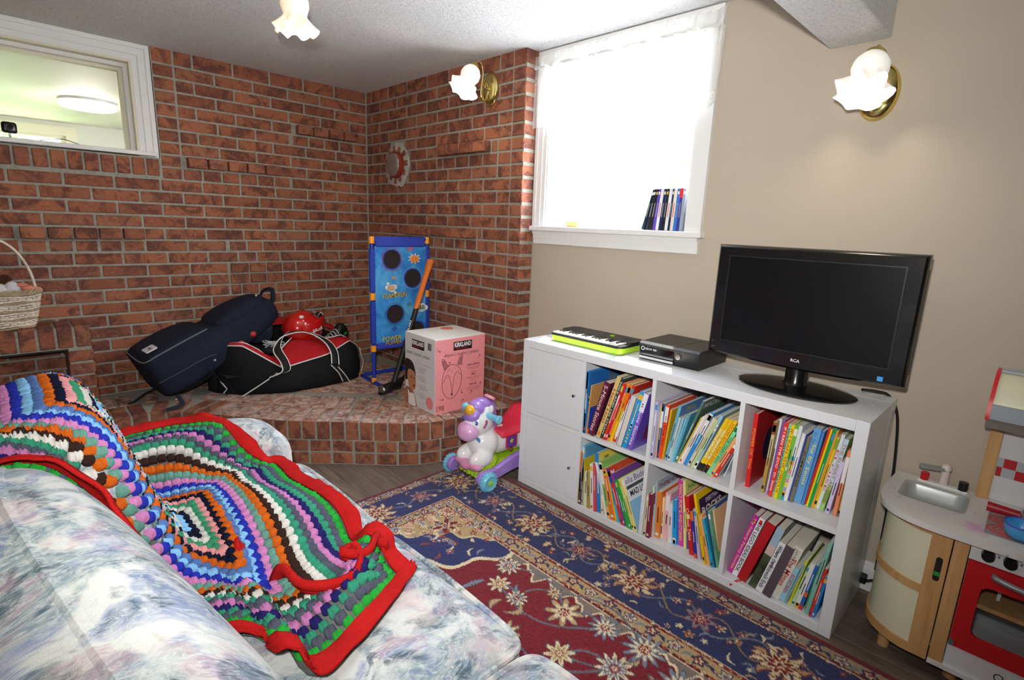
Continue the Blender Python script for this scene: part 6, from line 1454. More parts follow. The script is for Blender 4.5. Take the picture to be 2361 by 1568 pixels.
# stickers on the flank and chest
o = MB().lathe([(.0005, .003), (.016, .002), (.017, 0)], 24, Matrix.Translation((-.142, -.03, .228)) @ Matrix.Rotation(-1.3, 4, 'Y') @ Matrix.Rotation(.35, 4, 'X')).build('maker_badge', mat((76, 140, 200), .3), un)
SM = Matrix.Translation((.055, -.0805, .185)) @ Matrix.Rotation(PI / 2, 4, 'X')
MB().prism(rrect(-.042, .042, -.03, .04, .012), 0, .0016, SM).build('saddle_sticker', mat((214, 50, 110), .4), un, 0)
MB().prism(rrect(-.03, .03, -.024, .034, .01), .0016, .0024, SM).build('saddle_sticker', mat((104, 70, 170), .4), un, 0)
MB().prism([((.017 if i % 2 == 0 else .008) * math.cos(PI / 2 + PI * i / 5), .008 + (.017 if i % 2 == 0 else .008) * math.sin(PI / 2 + PI * i / 5)) for i in range(10)], .0024, .0032, SM).build('star_sticker', mat((236, 214, 70), .4), un, 0)
MB().prism(rrect(-.012, .012, -.05, -.026, .004), 0, .0016, SM).build('saddle_sticker', mat((150, 100, 60), .4), un, 0)

# ---------------------------------------------------------------- play kitchen
def m_beech():
    n = NT('beech_wood'); v = n.mapping(n.node('NewGeometry').outputs['Position'], (14, 14, 1.2)); g = n.noise(3, 5, .6, .6, v); n.base(n.ramp(g, [(.3, (190, 142, 88)), (.7, (212, 168, 112))])); n.set(.45, 0, .4); return n.m
BEECH = m_beech(); CRM = mat((226, 224, 192), .4); KWH = mat((226, 226, 226), .4); RDK = mat((196, 26, 30), .4)
kt = thing('play_kitchen', 'wooden play kitchen with sink, red oven and hood beside the white shelf', 'play kitchen', (.2, -1.8, 0))
KO = V((.2, -1.8, 0)); KE = -2.10
def kb_(name, m, x0, x1, y0, y1, z0, z1, bev=0, parent=None):
    return B(x0 - KO.x, x1 - KO.x, y0 - KO.y, y1 - KO.y, z0, z1, bev).build(name, m, parent or kt, 0)
outer = [(.389, -1.506), (.226, -1.500), (.150, -1.503), (.105, -1.515), (.064, -1.540), (.034, -1.580), (.019, -1.630), (.014, -1.69), (.015, -1.75), (.018, -1.85), (.018, KE), (.389, KE)]
sm_out = [(p.x, p.y) for p in smoothpath([(a, b, 0) for a, b in outer[1:9]], 4)]
outer = [outer[0]] + sm_out + outer[9:]
hole_ = rrect(.178, .322, -1.705, -1.548, .022, 5)
def plate_with_hole(outer, hole, z0, z1):
    bm = bmesh.new()
    def loop(pts, z): 
        vs = [bm.verts.new((a - KO.x, b - KO.y, z)) for a, b in pts]; return vs, [bm.edges.new((vs[i], vs[(i + 1) % len(vs)])) for i in range(len(vs))]
    for z in (z0, z1):
        v1, e1 = loop(outer, z); v2, e2 = loop(hole, z); bmesh.ops.triangle_fill(bm, use_beauty=True, use_dissolve=False, edges=e1 + e2)
        if z == z0: a1, a2 = v1, v2
    for a, b in ((a1, v1), (a2, v2)):
        for i in range(len(a)): bm.faces.new((a[i], a[(i + 1) % len(a)], b[(i + 1) % len(a)], b[i]))
    bmesh.ops.recalc_face_normals(bm, faces=bm.faces)
    me = bpy.data.meshes.new('countertop'); bm.to_mesh(me); bm.free(); return me
def m_counter():
    n = NT('stained_counter'); v = n.node('NewGeometry').outputs['Position']; s = n.noise(28, 4, .65, .5, v); p = n.node('TexGradient')
    c = n.mix(n.ramp(s, [(.66, (0, 0, 0, 1)), (.72, (.8, .8, .8, 1))]), (222, 220, 216), (150, 140, 140))
    d = n.node('VectorMath'); d.operation = 'DISTANCE'; n.link(v, d.inputs[0]); d.inputs[1].default_value = (.10, -1.745, .505)
    dd = n.math('ADD', d.outputs['Value'], n.math('MULTIPLY', n.math('SUBTRACT', n.noise(26, 4, .6, .6, v), .5), .09))
    c = n.mix(n.ramp(dd, [(.018, (.6, .6, .6, 1)), (.045, (0, 0, 0, 1))]), c, (214, 120, 190)); n.base(c); n.set(.35, 0, .4); return n.m
obj('countertop', plate_with_hole(outer, hole_, .487, .505), m_counter(), kt)
# sink bowl
P = []
for z, g in ((.506, -.008), (.506, .0), (.50, .004), (.47, .010), (.462, .022), (.460, .05)): P.append([(a - KO.x, b - KO.y, z) for a, b in rrect(.178 + g, .322 - g, -1.705 + g, -1.548 - g, max(.006, .022 + .2 * g), 5)])
m = MB(); m.grid(P, cu=True); m.f.append(tuple(len(P) * len(P[0]) - len(P[0]) + i for i in range(len(P[0])))); m.build('sink_bowl', mat((186, 190, 188), .35, .3), kt, 60)
kb_('tap_strip', mat((236, 236, 232), .4), .340, .362, -1.702, -1.570, .505, .514, .002)
def kc(name, m, p0, p1, r, r1=None, n=20): return MB().cyl(V(p0) - KO, V(p1) - KO, r, r1, n).build(name, m, kt)
kc('tap_knob', mat((206, 24, 30), .35), (.352, -1.586, .514), (.352, -1.586, .540), .0115); kc('tap_knob', mat((20, 20, 21), .35), (.350, -1.688, .514), (.350, -1.688, .542), .0125)
m = MB(); m.lathe([(.0125, .505), (.0125, .566), (.0145, .567), (.0145, .576), (.011, .583), (.0005, .586)], 22, Matrix.Translation((.355 - KO.x, -1.637 - KO.y, 0))); m.build('tap_post', mat((226, 210, 204), .4), kt)
d = V((-.025, .056, 0)); a_ = math.atan2(d.y, d.x)
m = MB(); m.prism(rrect(-.014, .075, -.012, .012, .0118, 6), .562, .572, Matrix.Translation((.355 - KO.x, -1.637 - KO.y, 0)) @ Matrix.Rotation(a_, 4, 'Z')); m.build('tap_spout', mat((160, 162, 162), .4, .3), kt, 40)
# curved sink cabinet
cvp = [(.388, -1.528), (.24, -1.522), (.165, -1.528), (.115, -1.548), (.078, -1.585), (.058, -1.625), (.052, -1.658)]
cvp = [(p.x, p.y) for p in smoothpath([(a, b, 0) for a, b in cvp], 5)]
def band(name, m, z0, z1, out, thick=.006, pts=cvp):
    P = []
    for o_, z in ((out, z0), (out, z1), (out - thick, z1), (out - thick, z0)):
        row = []
        for i, (a, b) in enumerate(pts):
            p0 = V((*pts[max(0, i - 1)], 0)); p1 = V((*pts[min(len(pts) - 1, i + 1)], 0)); t = (p1 - p0).normalized(); nr = V((t.y, -t.x, 0))
            if nr.x > 0 and abs(nr.x) > abs(nr.y): nr = -nr
            if nr.y < 0 and i < len(pts) // 2: nr = -nr
            row.append((a + nr.x * o_ - KO.x, b + nr.y * o_ - KO.y, z))
        P.append(row)
    mb = MB(); mb.grid(P, cv=True); return mb.build(name, m, kt, 50)
band('curved_door', CRM, .065, .484, 0); band('door_band', BEECH, .062, .092, .006, .010); band('door_band', BEECH, .270, .294, .006, .010); band('door_band', BEECH, .462, .484, .003, .008)
st = kb_('door_stile', BEECH, .046, .062, -1.706, -1.657, .062, .484, .001)
MB().prism([(y - KO.y, z) for y, z in rrect(-1.694, -1.678, .326, .403, .0078, 5)], .0452 - KO.x, .047 - KO.x, Matrix(((0, 0, 1, 0), (1, 0, 0, 0), (0, 1, 0, 0), (0, 0, 0, 1)))).build('finger_slot', mat((26, 20, 16), .7), st, 0)
kb_('green_toy_glimpse', mat((40, 160, 60), .5), .0446, .0452, -1.693, -1.679, .343, .356, 0, st)
kb_('post', BEECH, .044, .075, -1.743, -1.709, .075, .487, .001)
kb_('carcass_back', KWH, .375, .389, KE, -1.53, .06, .487); kb_('carcass_side', BEECH, .08, .389, KE, KE + .015, .06, .487); kb_('carcass_floor', KWH, .13, .389, KE, -1.60, .062, .075)
kb_('oven_wall', mat((150, 130, 108), .6), .08, .375, -1.752, -1.745, .075, .487)
for y in (-1.592, -1.765, -2.06): kc('leg', BEECH, (.118, y, 0), (.118, y, .062), .017)
kc('leg', BEECH, (.34, -1.60, 0), (.34, -1.60, .062), .017); kc('leg', BEECH, (.34, -2.06, 0), (.34, -2.06, .062), .017)
kb_('control_panel', KWH, .044, .056, KE + .03, -1.745, .434, .487)
for y in (-1.783, -1.829, -1.95, -1.996): 
    kc('oven_knob', mat((18, 18, 19), .35), (.044, y, .463), (.026, y, .463), .0155, .014); kb_('knob_print', mat((120, 130, 140), .5), .0434, .044, y - .024, y - .019, .462, .470)
dr = MB()
dy0, dy1, dz0, dz1, wy0, wy1, wz0, wz1 = KE + .03, -1.7465, .152, .432, KE + .072, -1.785, .203, .368
def yzface(pts, x0, x1, mb):
    mb.prism([(y - KO.y, z) for y, z in pts], x0 - KO.x, x1 - KO.x, Matrix(((0, 0, 1, 0), (1, 0, 0, 0), (0, 1, 0, 0), (0, 0, 0, 1))))
for r in ((dy0, wy0, dz0, dz1), (wy1, dy1, dz0, dz1), (wy0, wy1, dz0, wz0), (wy0, wy1, wz1, dz1)): dr.box(.040 - KO.x, .052 - KO.x, r[0] - KO.y, r[1] - KO.y, r[2], r[3])
for cy_, cz_, s1, s2 in ((wy1, wz1, -1, -1), (wy1, wz0, -1, 1), (wy0, wz1, 1, -1), (wy0, wz0, 1, 1)):   # rounded window corners
    rr = .022; pts = [(cy_, cz_)] + [(cy_ + s1 * rr - s1 * rr * math.sin(t), cz_ + s2 * rr - s2 * rr * math.cos(t)) for t in [PI / 2 * i / 6 for i in range(7)]]
    yzface(pts, .0401, .0519, dr)
od = dr.build('oven_door', RDK, kt, 0)
kb_('oven_window', PANE, .046, .0475, wy0, wy1, wz0, wz1, 0, od)
m = MB(); m.tube(smoothpath([V((.040, -1.806, .408)) - KO, V((.026, -1.815, .408)) - KO, V((.022, -1.88, .402)) - KO, V((.026, -1.945, .408)) - KO, V((.040, -1.955, .408)) - KO], 6), .0085, 10); m.build('oven_handle', mat((150, 152, 154), .4, .4), od)
kb_('hinge', mat((120, 122, 124), .4, .5), .0385, .042, -1.757, -1.7465, .152, .172, 0, od)
kb_('oven_rack', BEECH, .09, .36, KE + .03, -1.752, .272, .284); kb_('oven_inner_back', mat((170, 176, 182), .5), .368, .374, KE + .03, -1.752, .08, .272); kb_('rack_peg', KWH, .12, .128, -1.83, -1.822, .30, .335)
kb_('plinth', KWH, .046, .056, KE, -1.745, .077, .150); kb_('base_board', KWH, .040, .389, KE, -1.709, .062, .077)
text(kt, 'Qo', mat((40, 40, 44), .5), V((.0455, -1.853, .095)) - KO, (0, -1, 0), (0, 0, 1), .03, .04)
# hob plate with red spirals
kb_('hob_plate', mat((150, 146, 148), .4), .088, .26, -2.05, -1.762, .505, .5062, .0004)
for (x, y) in ((.138, -1.815), (.215, -1.815), (.138, -1.96), (.215, -1.96)):
    MB().tube([V((x + (.006 + .0042 * t) * math.cos(2 * t) * .78, y + (.006 + .0042 * t) * math.sin(2 * t), .5064)) - KO for t in [i * .18 for i in range(62)]], .0032, 5, flat=(1, .3)).build('hob_spiral', mat((214, 70, 60), .5), kt)
# back panel, tiles, hood
kb_('back_post', BEECH, .356, .389, -1.752, -1.720, .505, .80, .001); kb_('back_panel', KWH, .376, .389, KE, -1.752, .505, .80)
for j in range(2):
    for i in range(12):
        y1 = -1.753 - (.014 if i == 0 else .014 + .031 * (i - 1) + (0)); 
        ya = -1.753 if i == 0 else -1.767 - .031 * (i - 1); yb = -1.767 if i == 0 else ya - .031
        kb_('tile', mat((196, 40, 46), .4) if (i + j) % 2 else mat((186, 190, 196), .4), .3748, .376, max(yb + .0004, KE), ya - .0004, .616 - .031 * j, .6465 - .031 * j)
hp = [(.389, .925), (.35, .925), (.315, .915), (.285, .89), (.262, .855), (.25, .82), (.245, .797)]
hpS = [(p.x, p.y) for p in smoothpath([(a, b, 0) for a, b in hp], 4)]
def hood(name, m, pts, y0, y1, off=0.0):
    mb = MB(); mb.prism([(x - KO.x, z) for x, z in pts], -(y0 - KO.y), -(y1 - KO.y), Matrix(((1, 0, 0, 0), (0, 0, -1, 0), (0, 1, 0, 0), (0, 0, 0, 1)))); return mb.build(name, m, kt, 40)
hood('hood_shell', CRM, hpS + [(.25, .797), (.389, .797)], -1.713, KE)
hood('hood_band', mat((160, 168, 176), .45), [(.2435, .84), (.2435, .795), (.25, .795), (.262, .84)], -1.713, KE)
hood('hood_end', mat((210, 34, 40), .4), [(x - .006, z + .006) for x, z in hpS] + [(.239, .792), (.251, .792)] + [(x + .006, z - .006) for x, z in hpS[::-1]], -1.703, -1.713)
kb_('hood_base', mat((120, 112, 104), .6), .255, .389, KE, -1.706, .765, .797)
kb_('hood_top_strip', mat((176, 182, 188), .4), .335, .389, KE, -1.713, .925, .932)
for y in (-1.782, -1.9): kc('utensil_hook', mat((190, 24, 34), .4), (.36, y, .742), (.36, y, .766), .006, .009)

# toy bowl and pan standing on the hob
tb = thing('toy_bowl', 'light blue plastic toy bowl on the play kitchen hob', 'bowl', (.118, -1.835, .5068))
MB().lathe([(.0005, .0), (.018, .0), (.03, .008), (.037, .024), (.039, .044), (.037, .044), (.034, .024), (.026, .01), (.0005, .006)], 32).build('shell', mat((74, 164, 226), .3, coat=.2), tb)
MB().lathe([(.039, .040), (.041, .044), (.039, .047), (.037, .044)], 32).build('rim', mat((70, 96, 206), .3), tb)
tp = thing('toy_pan', 'toy pan with a fat dark red handle on the play kitchen', 'pan', (.24, -1.88, .5068))
MB().lathe([(.0005, 0), (.045, 0), (.05, .004), (.052, .034), (.049, .034), (.047, .006), (.0005, .004)], 32).build('pan_body', mat((176, 180, 182), .35, .4), tp)
MB().cyl((0, .125, .022), (-.002, .052, .022), .0145, .0125, 20).build('pan_handle', mat((166, 24, 40), .4), tp)
# outlet and plug at the baseboard
ot = thing('wall_outlet', 'white outlet with a black plug low on the beige wall', 'outlet', (XW, -1.488, .04))
B(-.006, -.0145, -.035, .035, -.02, .05, .002).build('plate', KWH, ot, 0); B(-.05, -.0145, .005, .03, .0, .03, .004).build('plug', mat((20, 20, 20), .5), ot, 0)
MB().tube(smoothpath([(-.05, .018, .015), (-.075, .0, .035), (-.06, -.03, .045), (-.04, -.045, .03)], 6), .004, 7).build('plug_cord', mat((20, 20, 20), .5), ot)

# ---------------------------------------------------------------- patterned rug
def build_rug():
    x0, x1, y0, y1, st = -1.62, -.022, -2.45, .348, .0042
    nx = int((x1 - x0) / st) + 1; ny = int((y1 - y0) / st) + 1
    xs = np.linspace(x0, x1, nx); ys = np.linspace(y0, y1, ny); X, Y = np.meshgrid(xs, ys)
    rng = np.random.default_rng(5)
    wob = .006 * np.sin(Y * 3.1 + 1) 
    C_ = lambda c: np.array(c, float)
    RED, NAVY_, TAN, CREAM_, SLATE, RUST, PNK, DRED = C_((118, 26, 34)), C_((44, 50, 94)), C_((178, 150, 104)), C_((216, 198, 160)), C_((122, 130, 142)), C_((148, 62, 44)), C_((196, 140, 122)), C_((96, 20, 28))
    img = np.empty((ny, nx, 3)); dx = (x1 - X) + wob; dy = (y1 - Y) * 1.36; d = np.minimum(dx, dy)
    along = np.where(dx < dy, Y, X)
    img[:] = RED
    def put(mask, c, k=1.0): img[mask] = img[mask] * (1 - k) + c * k
    def win(cx, cy, r):
        i0, i1 = max(0, int((cx - r - x0) / st)), min(nx, int((cx + r - x0) / st) + 2); j0, j1 = max(0, int((cy - r - y0) / st)), min(ny, int((cy + r - y0) / st) + 2)
        return slice(j0, j1), slice(i0, i1)
    def fl(cx, cy, r, n, c1, c2, c3, rot=0, out=None, k=.25, sx=1, sy=1):
        w = win(cx, cy, r * 1.4)
        if w[0].stop <= w[0].start or w[1].stop <= w[1].start: return
        sub = img[w]; U, V_ = (X[w] - cx) / sx, (Y[w] - cy) / sy; rr = np.hypot(U, V_); a = np.arctan2(V_, U) + rot; edge = r * (1 - k + k * np.cos(n * a))
        if out is not None: sub[rr < edge + .006] = out
        sub[rr < edge] = c1; sub[rr < edge * .68] = c2; sub[rr < edge * .34] = c3
    def leaf(cx, cy, L, wd, ang, c, out=None, bend=.3):
        w = win(cx, cy, L)
        if w[0].stop <= w[0].start or w[1].stop <= w[1].start: return
        U, V_ = X[w] - cx, Y[w] - cy; u = U * math.cos(ang) + V_ * math.sin(ang); v = -U * math.sin(ang) + V_ * math.cos(ang)
        v = v - bend * (u * u) / L * 2; t = np.clip(u / L, -1, 1); hw = wd * (1 - t * t) * (.75 + .25 * np.cos(u / L * 22)); sub = img[w]
        if out is not None: sub[(np.abs(u) < L) & (np.abs(v) < hw + .004)] = out
        sub[(np.abs(u) < L) & (np.abs(v) < hw)] = c
    def vine(pts, c, wd=.004):
        for k in range(len(pts) - 1):
            (a, b), (c_, d_) = pts[k], pts[k + 1]; L = math.hypot(c_ - a, d_ - b) + 1e-6; w = win((a + c_) / 2, (b + d_) / 2, L / 2 + wd * 2)
            if w[0].stop <= w[0].start or w[1].stop <= w[1].start: continue
            U, V_ = X[w] - a, Y[w] - b; t = np.clip((U * (c_ - a) + V_ * (d_ - b)) / L ** 2, 0, 1); dd = np.hypot(U - t * (c_ - a), V_ - t * (d_ - b)); sub = img[w]; sub[dd < wd] = c
    # field ground with scalloped navy edge and corner spandrel
    K = (-.405, .04); rK = np.hypot(X - K[0], Y - K[1]); aK = np.arctan2(-(Y - K[1]), -(X - K[0]))
    ed = .47 + .022 * np.cos(along * 2 * PI / .12) + .012 * np.cos(along * 2 * PI / .06 + 1)
    put((d < ed + .012), CREAM_); put((d < ed), NAVY_ * .4 + TAN * .6)
    put(rK < .47 + .02 * np.cos(aK * 14) + .01, CREAM_); put(rK < .46 + .02 * np.cos(aK * 14), NAVY_)
    put(rK < .305 + .05 * np.cos(4 * (aK - PI / 4) + PI) + .014 * np.cos(aK * 18) + .007, CREAM_); put(rK < .305 + .05 * np.cos(4 * (aK - PI / 4) + PI) + .014 * np.cos(aK * 18), TAN)
    # borders
    put(d < .44, CREAM_); put(d < .436, RED * .8); put(d < .424, TAN); put(d < .366, RED); put(d < .356, CREAM_ * .9); put(d < .350, NAVY_)
    put(d < .096, CREAM_ * .9); put(d < .090, RED * .9); put(d < .082, TAN * .9 + NAVY_ * .1); put(d < .036, NAVY_); put(d < .031, RED)
    # the straight runs: (axis, fixed coordinate from d, range)
    def runs(dist, step, ph, fn):
        k = 0; y = y1 - dist / 1.36 - ph
        while y > y0: fn(x1 - dist, y, k, PI / 2); y -= step; k += 1
        k = 0; x = x1 - dist - step - ph
        while x > x0: fn(x, y1 - dist / 1.36, k, 0); x -= step; k += 1
    def guard(x, y, k, a):
        if k % 2 == 0: fl(x, y, .021, 5, RED * .9 if k % 4 else CREAM_, CREAM_ if k % 4 else SLATE, RUST, rng.uniform(0, 6), NAVY_)
        else: leaf(x, y, .024, .008, a + .5 * (-1) ** (k // 2), SLATE if k % 4 == 1 else NAVY_)
    runs(.060, .038, .0, guard); runs(.396, .042, .01, guard)
    def dots(x, y, k, a): fl(x, y, .009, 4, CREAM_ if k % 2 else RUST, RUST, CREAM_)
    runs(.430, .026, .0, dots); runs(.361, .03, 0, dots); runs(.092, .03, 0, dots)
    yy = np.arange(y0, y1, .02)
    vine([(x1 - .22 + .05 * math.sin((y - .18) * 2 * PI / .26), y) for y in yy], SLATE * .9, .0038); vine([(x1 - .22 - .05 * math.sin((y - .18) * 2 * PI / .26), y) for y in yy], TAN * .8, .003)
    vine([(x, y1 - .162 + .03 * math.sin(x * 2 * PI / .26)) for x in np.arange(x0, x1 - .2, .02)], SLATE * .9, .0038)
    def rosette(x, y, big):
        if big:
            for k in range(10): leaf(x + .062 * math.cos(k * .628), y + .062 * math.sin(k * .628), .026, .012, k * .628, CREAM_ if k % 2 else TAN, RUST)
            fl(x, y, .060, 8, CREAM_, RED, RUST, 0, DRED); fl(x, y, .03, 6, RUST, CREAM_, RED)
        else: fl(x, y, .052, 7, SLATE, RED, CREAM_, .4, RUST); fl(x, y, .02, 5, PNK, RED, CREAM_)
    yr = .183; k = 0
    while yr > y0: rosette(x1 - .222, yr, k % 2 == 0); yr -= .2625; k += 1
    xr = x1 - .222 - .24; k = 1
    while xr > x0: rosette(xr, y1 - .165, k % 2 == 0); xr -= .24; k += 1
    for _ in range(330):
        if rng.random() < .75: cx, cy = x1 - rng.uniform(.11, .34), rng.uniform(y0, y1)
        else: cx, cy = rng.uniform(x0, x1), y1 - rng.uniform(.11, .34) / 1.36
        j, i = int((cy - y0) / st), int((cx - x0) / st)
        if not (0 <= j < ny and 0 <= i < nx) or np.abs(img[j, i] - NAVY_).sum() > 12: continue
        if rng.random() < .55: fl(cx, cy, rng.uniform(.011, .021), 5, [CREAM_, TAN, SLATE, RUST][rng.integers(4)], [RED, CREAM_, RUST][rng.integers(3)], CREAM_, rng.uniform(0, 6))
        else: leaf(cx, cy, rng.uniform(.014, .026), .006, rng.uniform(0, 6), [SLATE, TAN, CREAM_][rng.integers(3)])
    # spandrel ornaments
    for r_, n_, c1, c2, c3 in ((.04, 6, RUST, CREAM_, RED), ): fl(-.476, -.02, r_, n_, c1, c2, c3, 0, CREAM_)
    fl(-.548, -.096, .062, 6, RED, DRED, PNK, .2, CREAM_, .35); fl(-.548, -.096, .024, 5, CREAM_, RED, SLATE)
    for s, ang in ((1, 0), (-1, 0)):
        for q in range(5):
            t = .07 + q * .055; cx, cy = (K[0] - .03 - t, K[1] - .03 - .02 * math.sin(q)) if s > 0 else (K[0] - .03 - .02 * math.sin(q), K[1] - .04 - t)
            leaf(cx, cy, .032, .012, .4 * q + s, PNK if q % 2 else SLATE, CREAM_); fl(cx - .02, cy - .03, .015, 5, RUST, CREAM_, RED)
    for q in range(60):
        a = rng.uniform(.05, PI / 2 - .05); r_ = rng.uniform(.07, .42); cx, cy = K[0] - r_ * math.cos(a), K[1] - r_ * math.sin(a)
        if rng.random() < .5: fl(cx, cy, rng.uniform(.012, .02), 5, [CREAM_, PNK, RUST, SLATE][rng.integers(4)], RED, CREAM_, rng.uniform(0, 6), None)
        else: leaf(cx, cy, rng.uniform(.018, .03), .008, rng.uniform(0, 6), [SLATE, RUST, CREAM_][rng.integers(3)])
    # red field: flowers joined by slate vines
    F = [(-.536, -.484, .05), (-.57, -.794, .068), (-.524, -.932, .055), (-.636, -.535, .045), (-.642, -.633, .04), (-.519, -.704, .03), (-.507, -1.073, .07), (-.72, -.90, .05), (-.64, -1.05, .06), (-.78, -.72, .05), (-.56, -1.22, .07), (-.70, -1.22, .05), (-.86, -.95, .07), (-.8, -.5, .05), (-.92, -.68, .06), (-.98, -.42, .06), (-1.05, -.85, .07), (-.85, -1.2, .06), (-.62, -1.42, .07), (-.75, -1.48, .06), (-.52, -1.36, .05), (-1.0, -1.15, .06), (-.95, -1.45, .07), (-1.2, -.6, .06), (-1.2, -1.1, .07), (-.55, -1.62, .07), (-.72, -1.75, .06), (-.9, -1.7, .07)]
    for (a, b) in zip(F, F[1:]):
        if math.hypot(a[0] - b[0], a[1] - b[1]) < .5:
            n_ = 14; px_, py_ = -(b[1] - a[1]), (b[0] - a[0])
            vine([(a[0] + (b[0] - a[0]) * t / n_ + .22 * px_ * math.sin(PI * t / n_), a[1] + (b[1] - a[1]) * t / n_ + .22 * py_ * math.sin(PI * t / n_)) for t in range(n_ + 1)], SLATE * .8, .004)
    for _ in range(90):
        cx, cy = rng.uniform(x0, -.49), rng.uniform(y0, -.3); j, i = int((cy - y0) / st), int((cx - x0) / st)
        if np.abs(img[j, i] - RED).sum() > 12: continue
        leaf(cx, cy, rng.uniform(.03, .05), rng.uniform(.008, .014), rng.uniform(0, 6.3), [TAN, CREAM_, TAN, SLATE][rng.integers(4)], SLATE * .7, rng.uniform(-.5, .5))
    for q, (cx, cy, r_) in enumerate(F):
        pal = [(CREAM_, SLATE, RUST), (TAN, CREAM_, RED), (SLATE, CREAM_, RUST), (CREAM_, TAN, RED)][q % 4]
        fl(cx, cy, r_, 8 if q % 2 else 11, pal[0], pal[1], pal[2], q, SLATE * .6, .28); fl(cx, cy, r_ * .3, 6, RED, CREAM_, RUST)
    # yarn level mottling
    img *= (1 + rng.normal(0, .05, (ny, nx, 1))); img = np.clip(img, 0, 255)
    Z = .0085 + rng.normal(0, .0006, (ny, nx)); edge_ = (X > x1 - .006) | (Y > y1 - .006); Z[edge_] = .002
    co = np.stack([X, Y, Z], -1).reshape(-1, 3)
    idx = np.arange(nx * ny).reshape(ny, nx); q = np.stack([idx[:-1, :-1], idx[:-1, 1:], idx[1:, 1:], idx[1:, :-1]], -1).reshape(-1, 4)
    me = bpy.data.meshes.new('woven_rug'); me.vertices.add(len(co)); me.vertices.foreach_set('co', co.ravel().astype(np.float32))
    me.loops.add(q.size); me.loops.foreach_set('vertex_index', q.ravel().astype(np.int32)); me.polygons.add(len(q)); me.polygons.foreach_set('loop_start', np.arange(0, q.size, 4, dtype=np.int32)); me.polygons.foreach_set('loop_total', np.full(len(q), 4, np.int32)); me.update(calc_edges=True)
    s = img / 255; L_ = np.where(s <= .04045, s / 12.92, ((s + .055) / 1.055) ** 2.4)
    rgba = np.ones((ny * nx, 4), np.float32); rgba[:, :3] = L_.reshape(-1, 3)
    at_ = me.color_attributes.new('weave', 'FLOAT_COLOR', 'POINT'); at_.data.foreach_set('color', rgba.ravel())
    n = NT('rug_wool'); a = n.node('Attribute'); a.attribute_name = 'weave'; v = n.node('NewGeometry').outputs['Position']
    c = n.mix(n.math('MULTIPLY', n.noise(900, 2, .5, vec=v), .35), a.outputs['Color'], (90, 76, 70), 'MULTIPLY') if False else a.outputs['Color']
    n.base(c); n.set(.95, 0, .1); n.b.inputs['Sheen Weight'].default_value = .15; n.bump(n.noise(520, 2, .6, vec=v), .5, .004)
    return obj('woven_rug', me, n.m)
tag(build_rug(), 'red and navy floral oriental rug between the sofa and the white shelf', 'rug')

# ---------------------------------------------------------------- floral sofa
def m_floral():
    n = NT('floral_chintz'); v = n.node('NewGeometry').outputs['Position']
    ws = n.node('TexNoise'); ws.inputs['Scale'].default_value = 5; n.link(v, ws.inputs['Vector'])
    dv = n.node('VectorMath'); dv.operation = 'SCALE'; n.link(ws.outputs['Color'], dv.inputs[0]); dv.inputs['Scale'].default_value = .14
    av = n.node('VectorMath'); av.operation = 'ADD'; n.link(v, av.inputs[0]); n.link(dv.outputs[0], av.inputs[1]); w = av.outputs[0]
    streak = n.noise(46, 6, .75, 1.6, n.mapping(w, (1, 2.0, 1), (0, 0, 0), (0, 0, .7)))
    def blot(sc, loc, lo, hi, k):
        f = n.noise(sc, 3, .55, .6, n.mapping(w, (1, 1, 1), loc)); f = n.ramp(f, [(lo, (0, 0, 0, 1)), (hi, (1, 1, 1, 1))])
        return n.math('MULTIPLY', n.math('MULTIPLY', f, n.ramp(streak, [(.36, (.15, .15, .15, 1)), (.58, (1, 1, 1, 1))])), k)
    c = n.mix(n.math('MULTIPLY', n.ramp(streak, [(.5, (0, 0, 0, 1)), (.7, (1, 1, 1, 1))]), .40), (208, 210, 203), (164, 176, 176))
    c = n.mix(blot(9, (3, 1, 7), .43, .54, .95), c, (120, 140, 147))
    c = n.mix(blot(11, (11, 5, 2), .515, .60, .7), c, (108, 126, 168))
    c = n.mix(blot(12, (1, 13, 4), .53, .62, .55), c, (178, 138, 150))
    c = n.mix(blot(15, (7, 2, 15), .545, .63, .85), c, (70, 90, 98))
    c = n.mix(blot(7, (17, 9, 1), .57, .68, .5), c, (222, 204, 192))
    n.base(c); n.set(.85, 0, .2); n.bump(n.math('ADD', n.noise(600, 2, .5, vec=v), n.math('MULTIPLY', n.noise(9, 3, .5, vec=v), .9)), .22, .01); return n.m
FLOR = m_floral()
sf = thing('floral_sofa', 'pale floral chintz sofa with loose cushions in front of the hearth', 'sofa', (-1.62, -.83, 0))
SO = V((-1.62, -.83, 0)); SOFA_GEO = []
def sp_(x, e): return math.copysign(abs(x) ** e, x)
def supere(c, r, e1, e2, M=None, nu=48, nv=28, crown=0.0):
    P = []
    for j in range(nv + 1):
        ph = -PI / 2 + PI * j / nv; row = []
        for i in range(nu):
            th = 2 * PI * i / nu
            p = V((r[0] * sp_(math.cos(ph), e1) * sp_(math.cos(th), e2), r[1] * sp_(math.cos(ph), e1) * sp_(math.sin(th), e2), r[2] * sp_(math.sin(ph), e1)))
            if crown: p.z += crown * (1 - (p.x / r[0]) ** 2) * (1 - (p.y / r[1]) ** 2) * (1 if p.z > 0 else 0)
            row.append(((M @ p) if M is not None else p) + V(c))
        P.append(row)
    return P
def soft(name, P, m=FLOR, parent=None):
    mb = MB(); Q = [[(p - SO)[:] for p in r] for r in P]; mb.grid(Q, cu=True); o = mb.build(name, m, parent or sf, 80)
    k = len(SOFA_GEO); SOFA_GEO.append(([(V(q) + SO)[:] for q in mb.v], list(mb.f))); return o
WELT = m_paint('welt_cord', (214, 216, 212), .1, .8)
def welt(parent, pts, r=.0075): MB().tube([(V(p) - SO)[:] for p in pts], r, 7, closed=True).build('welt', FLOR, parent)
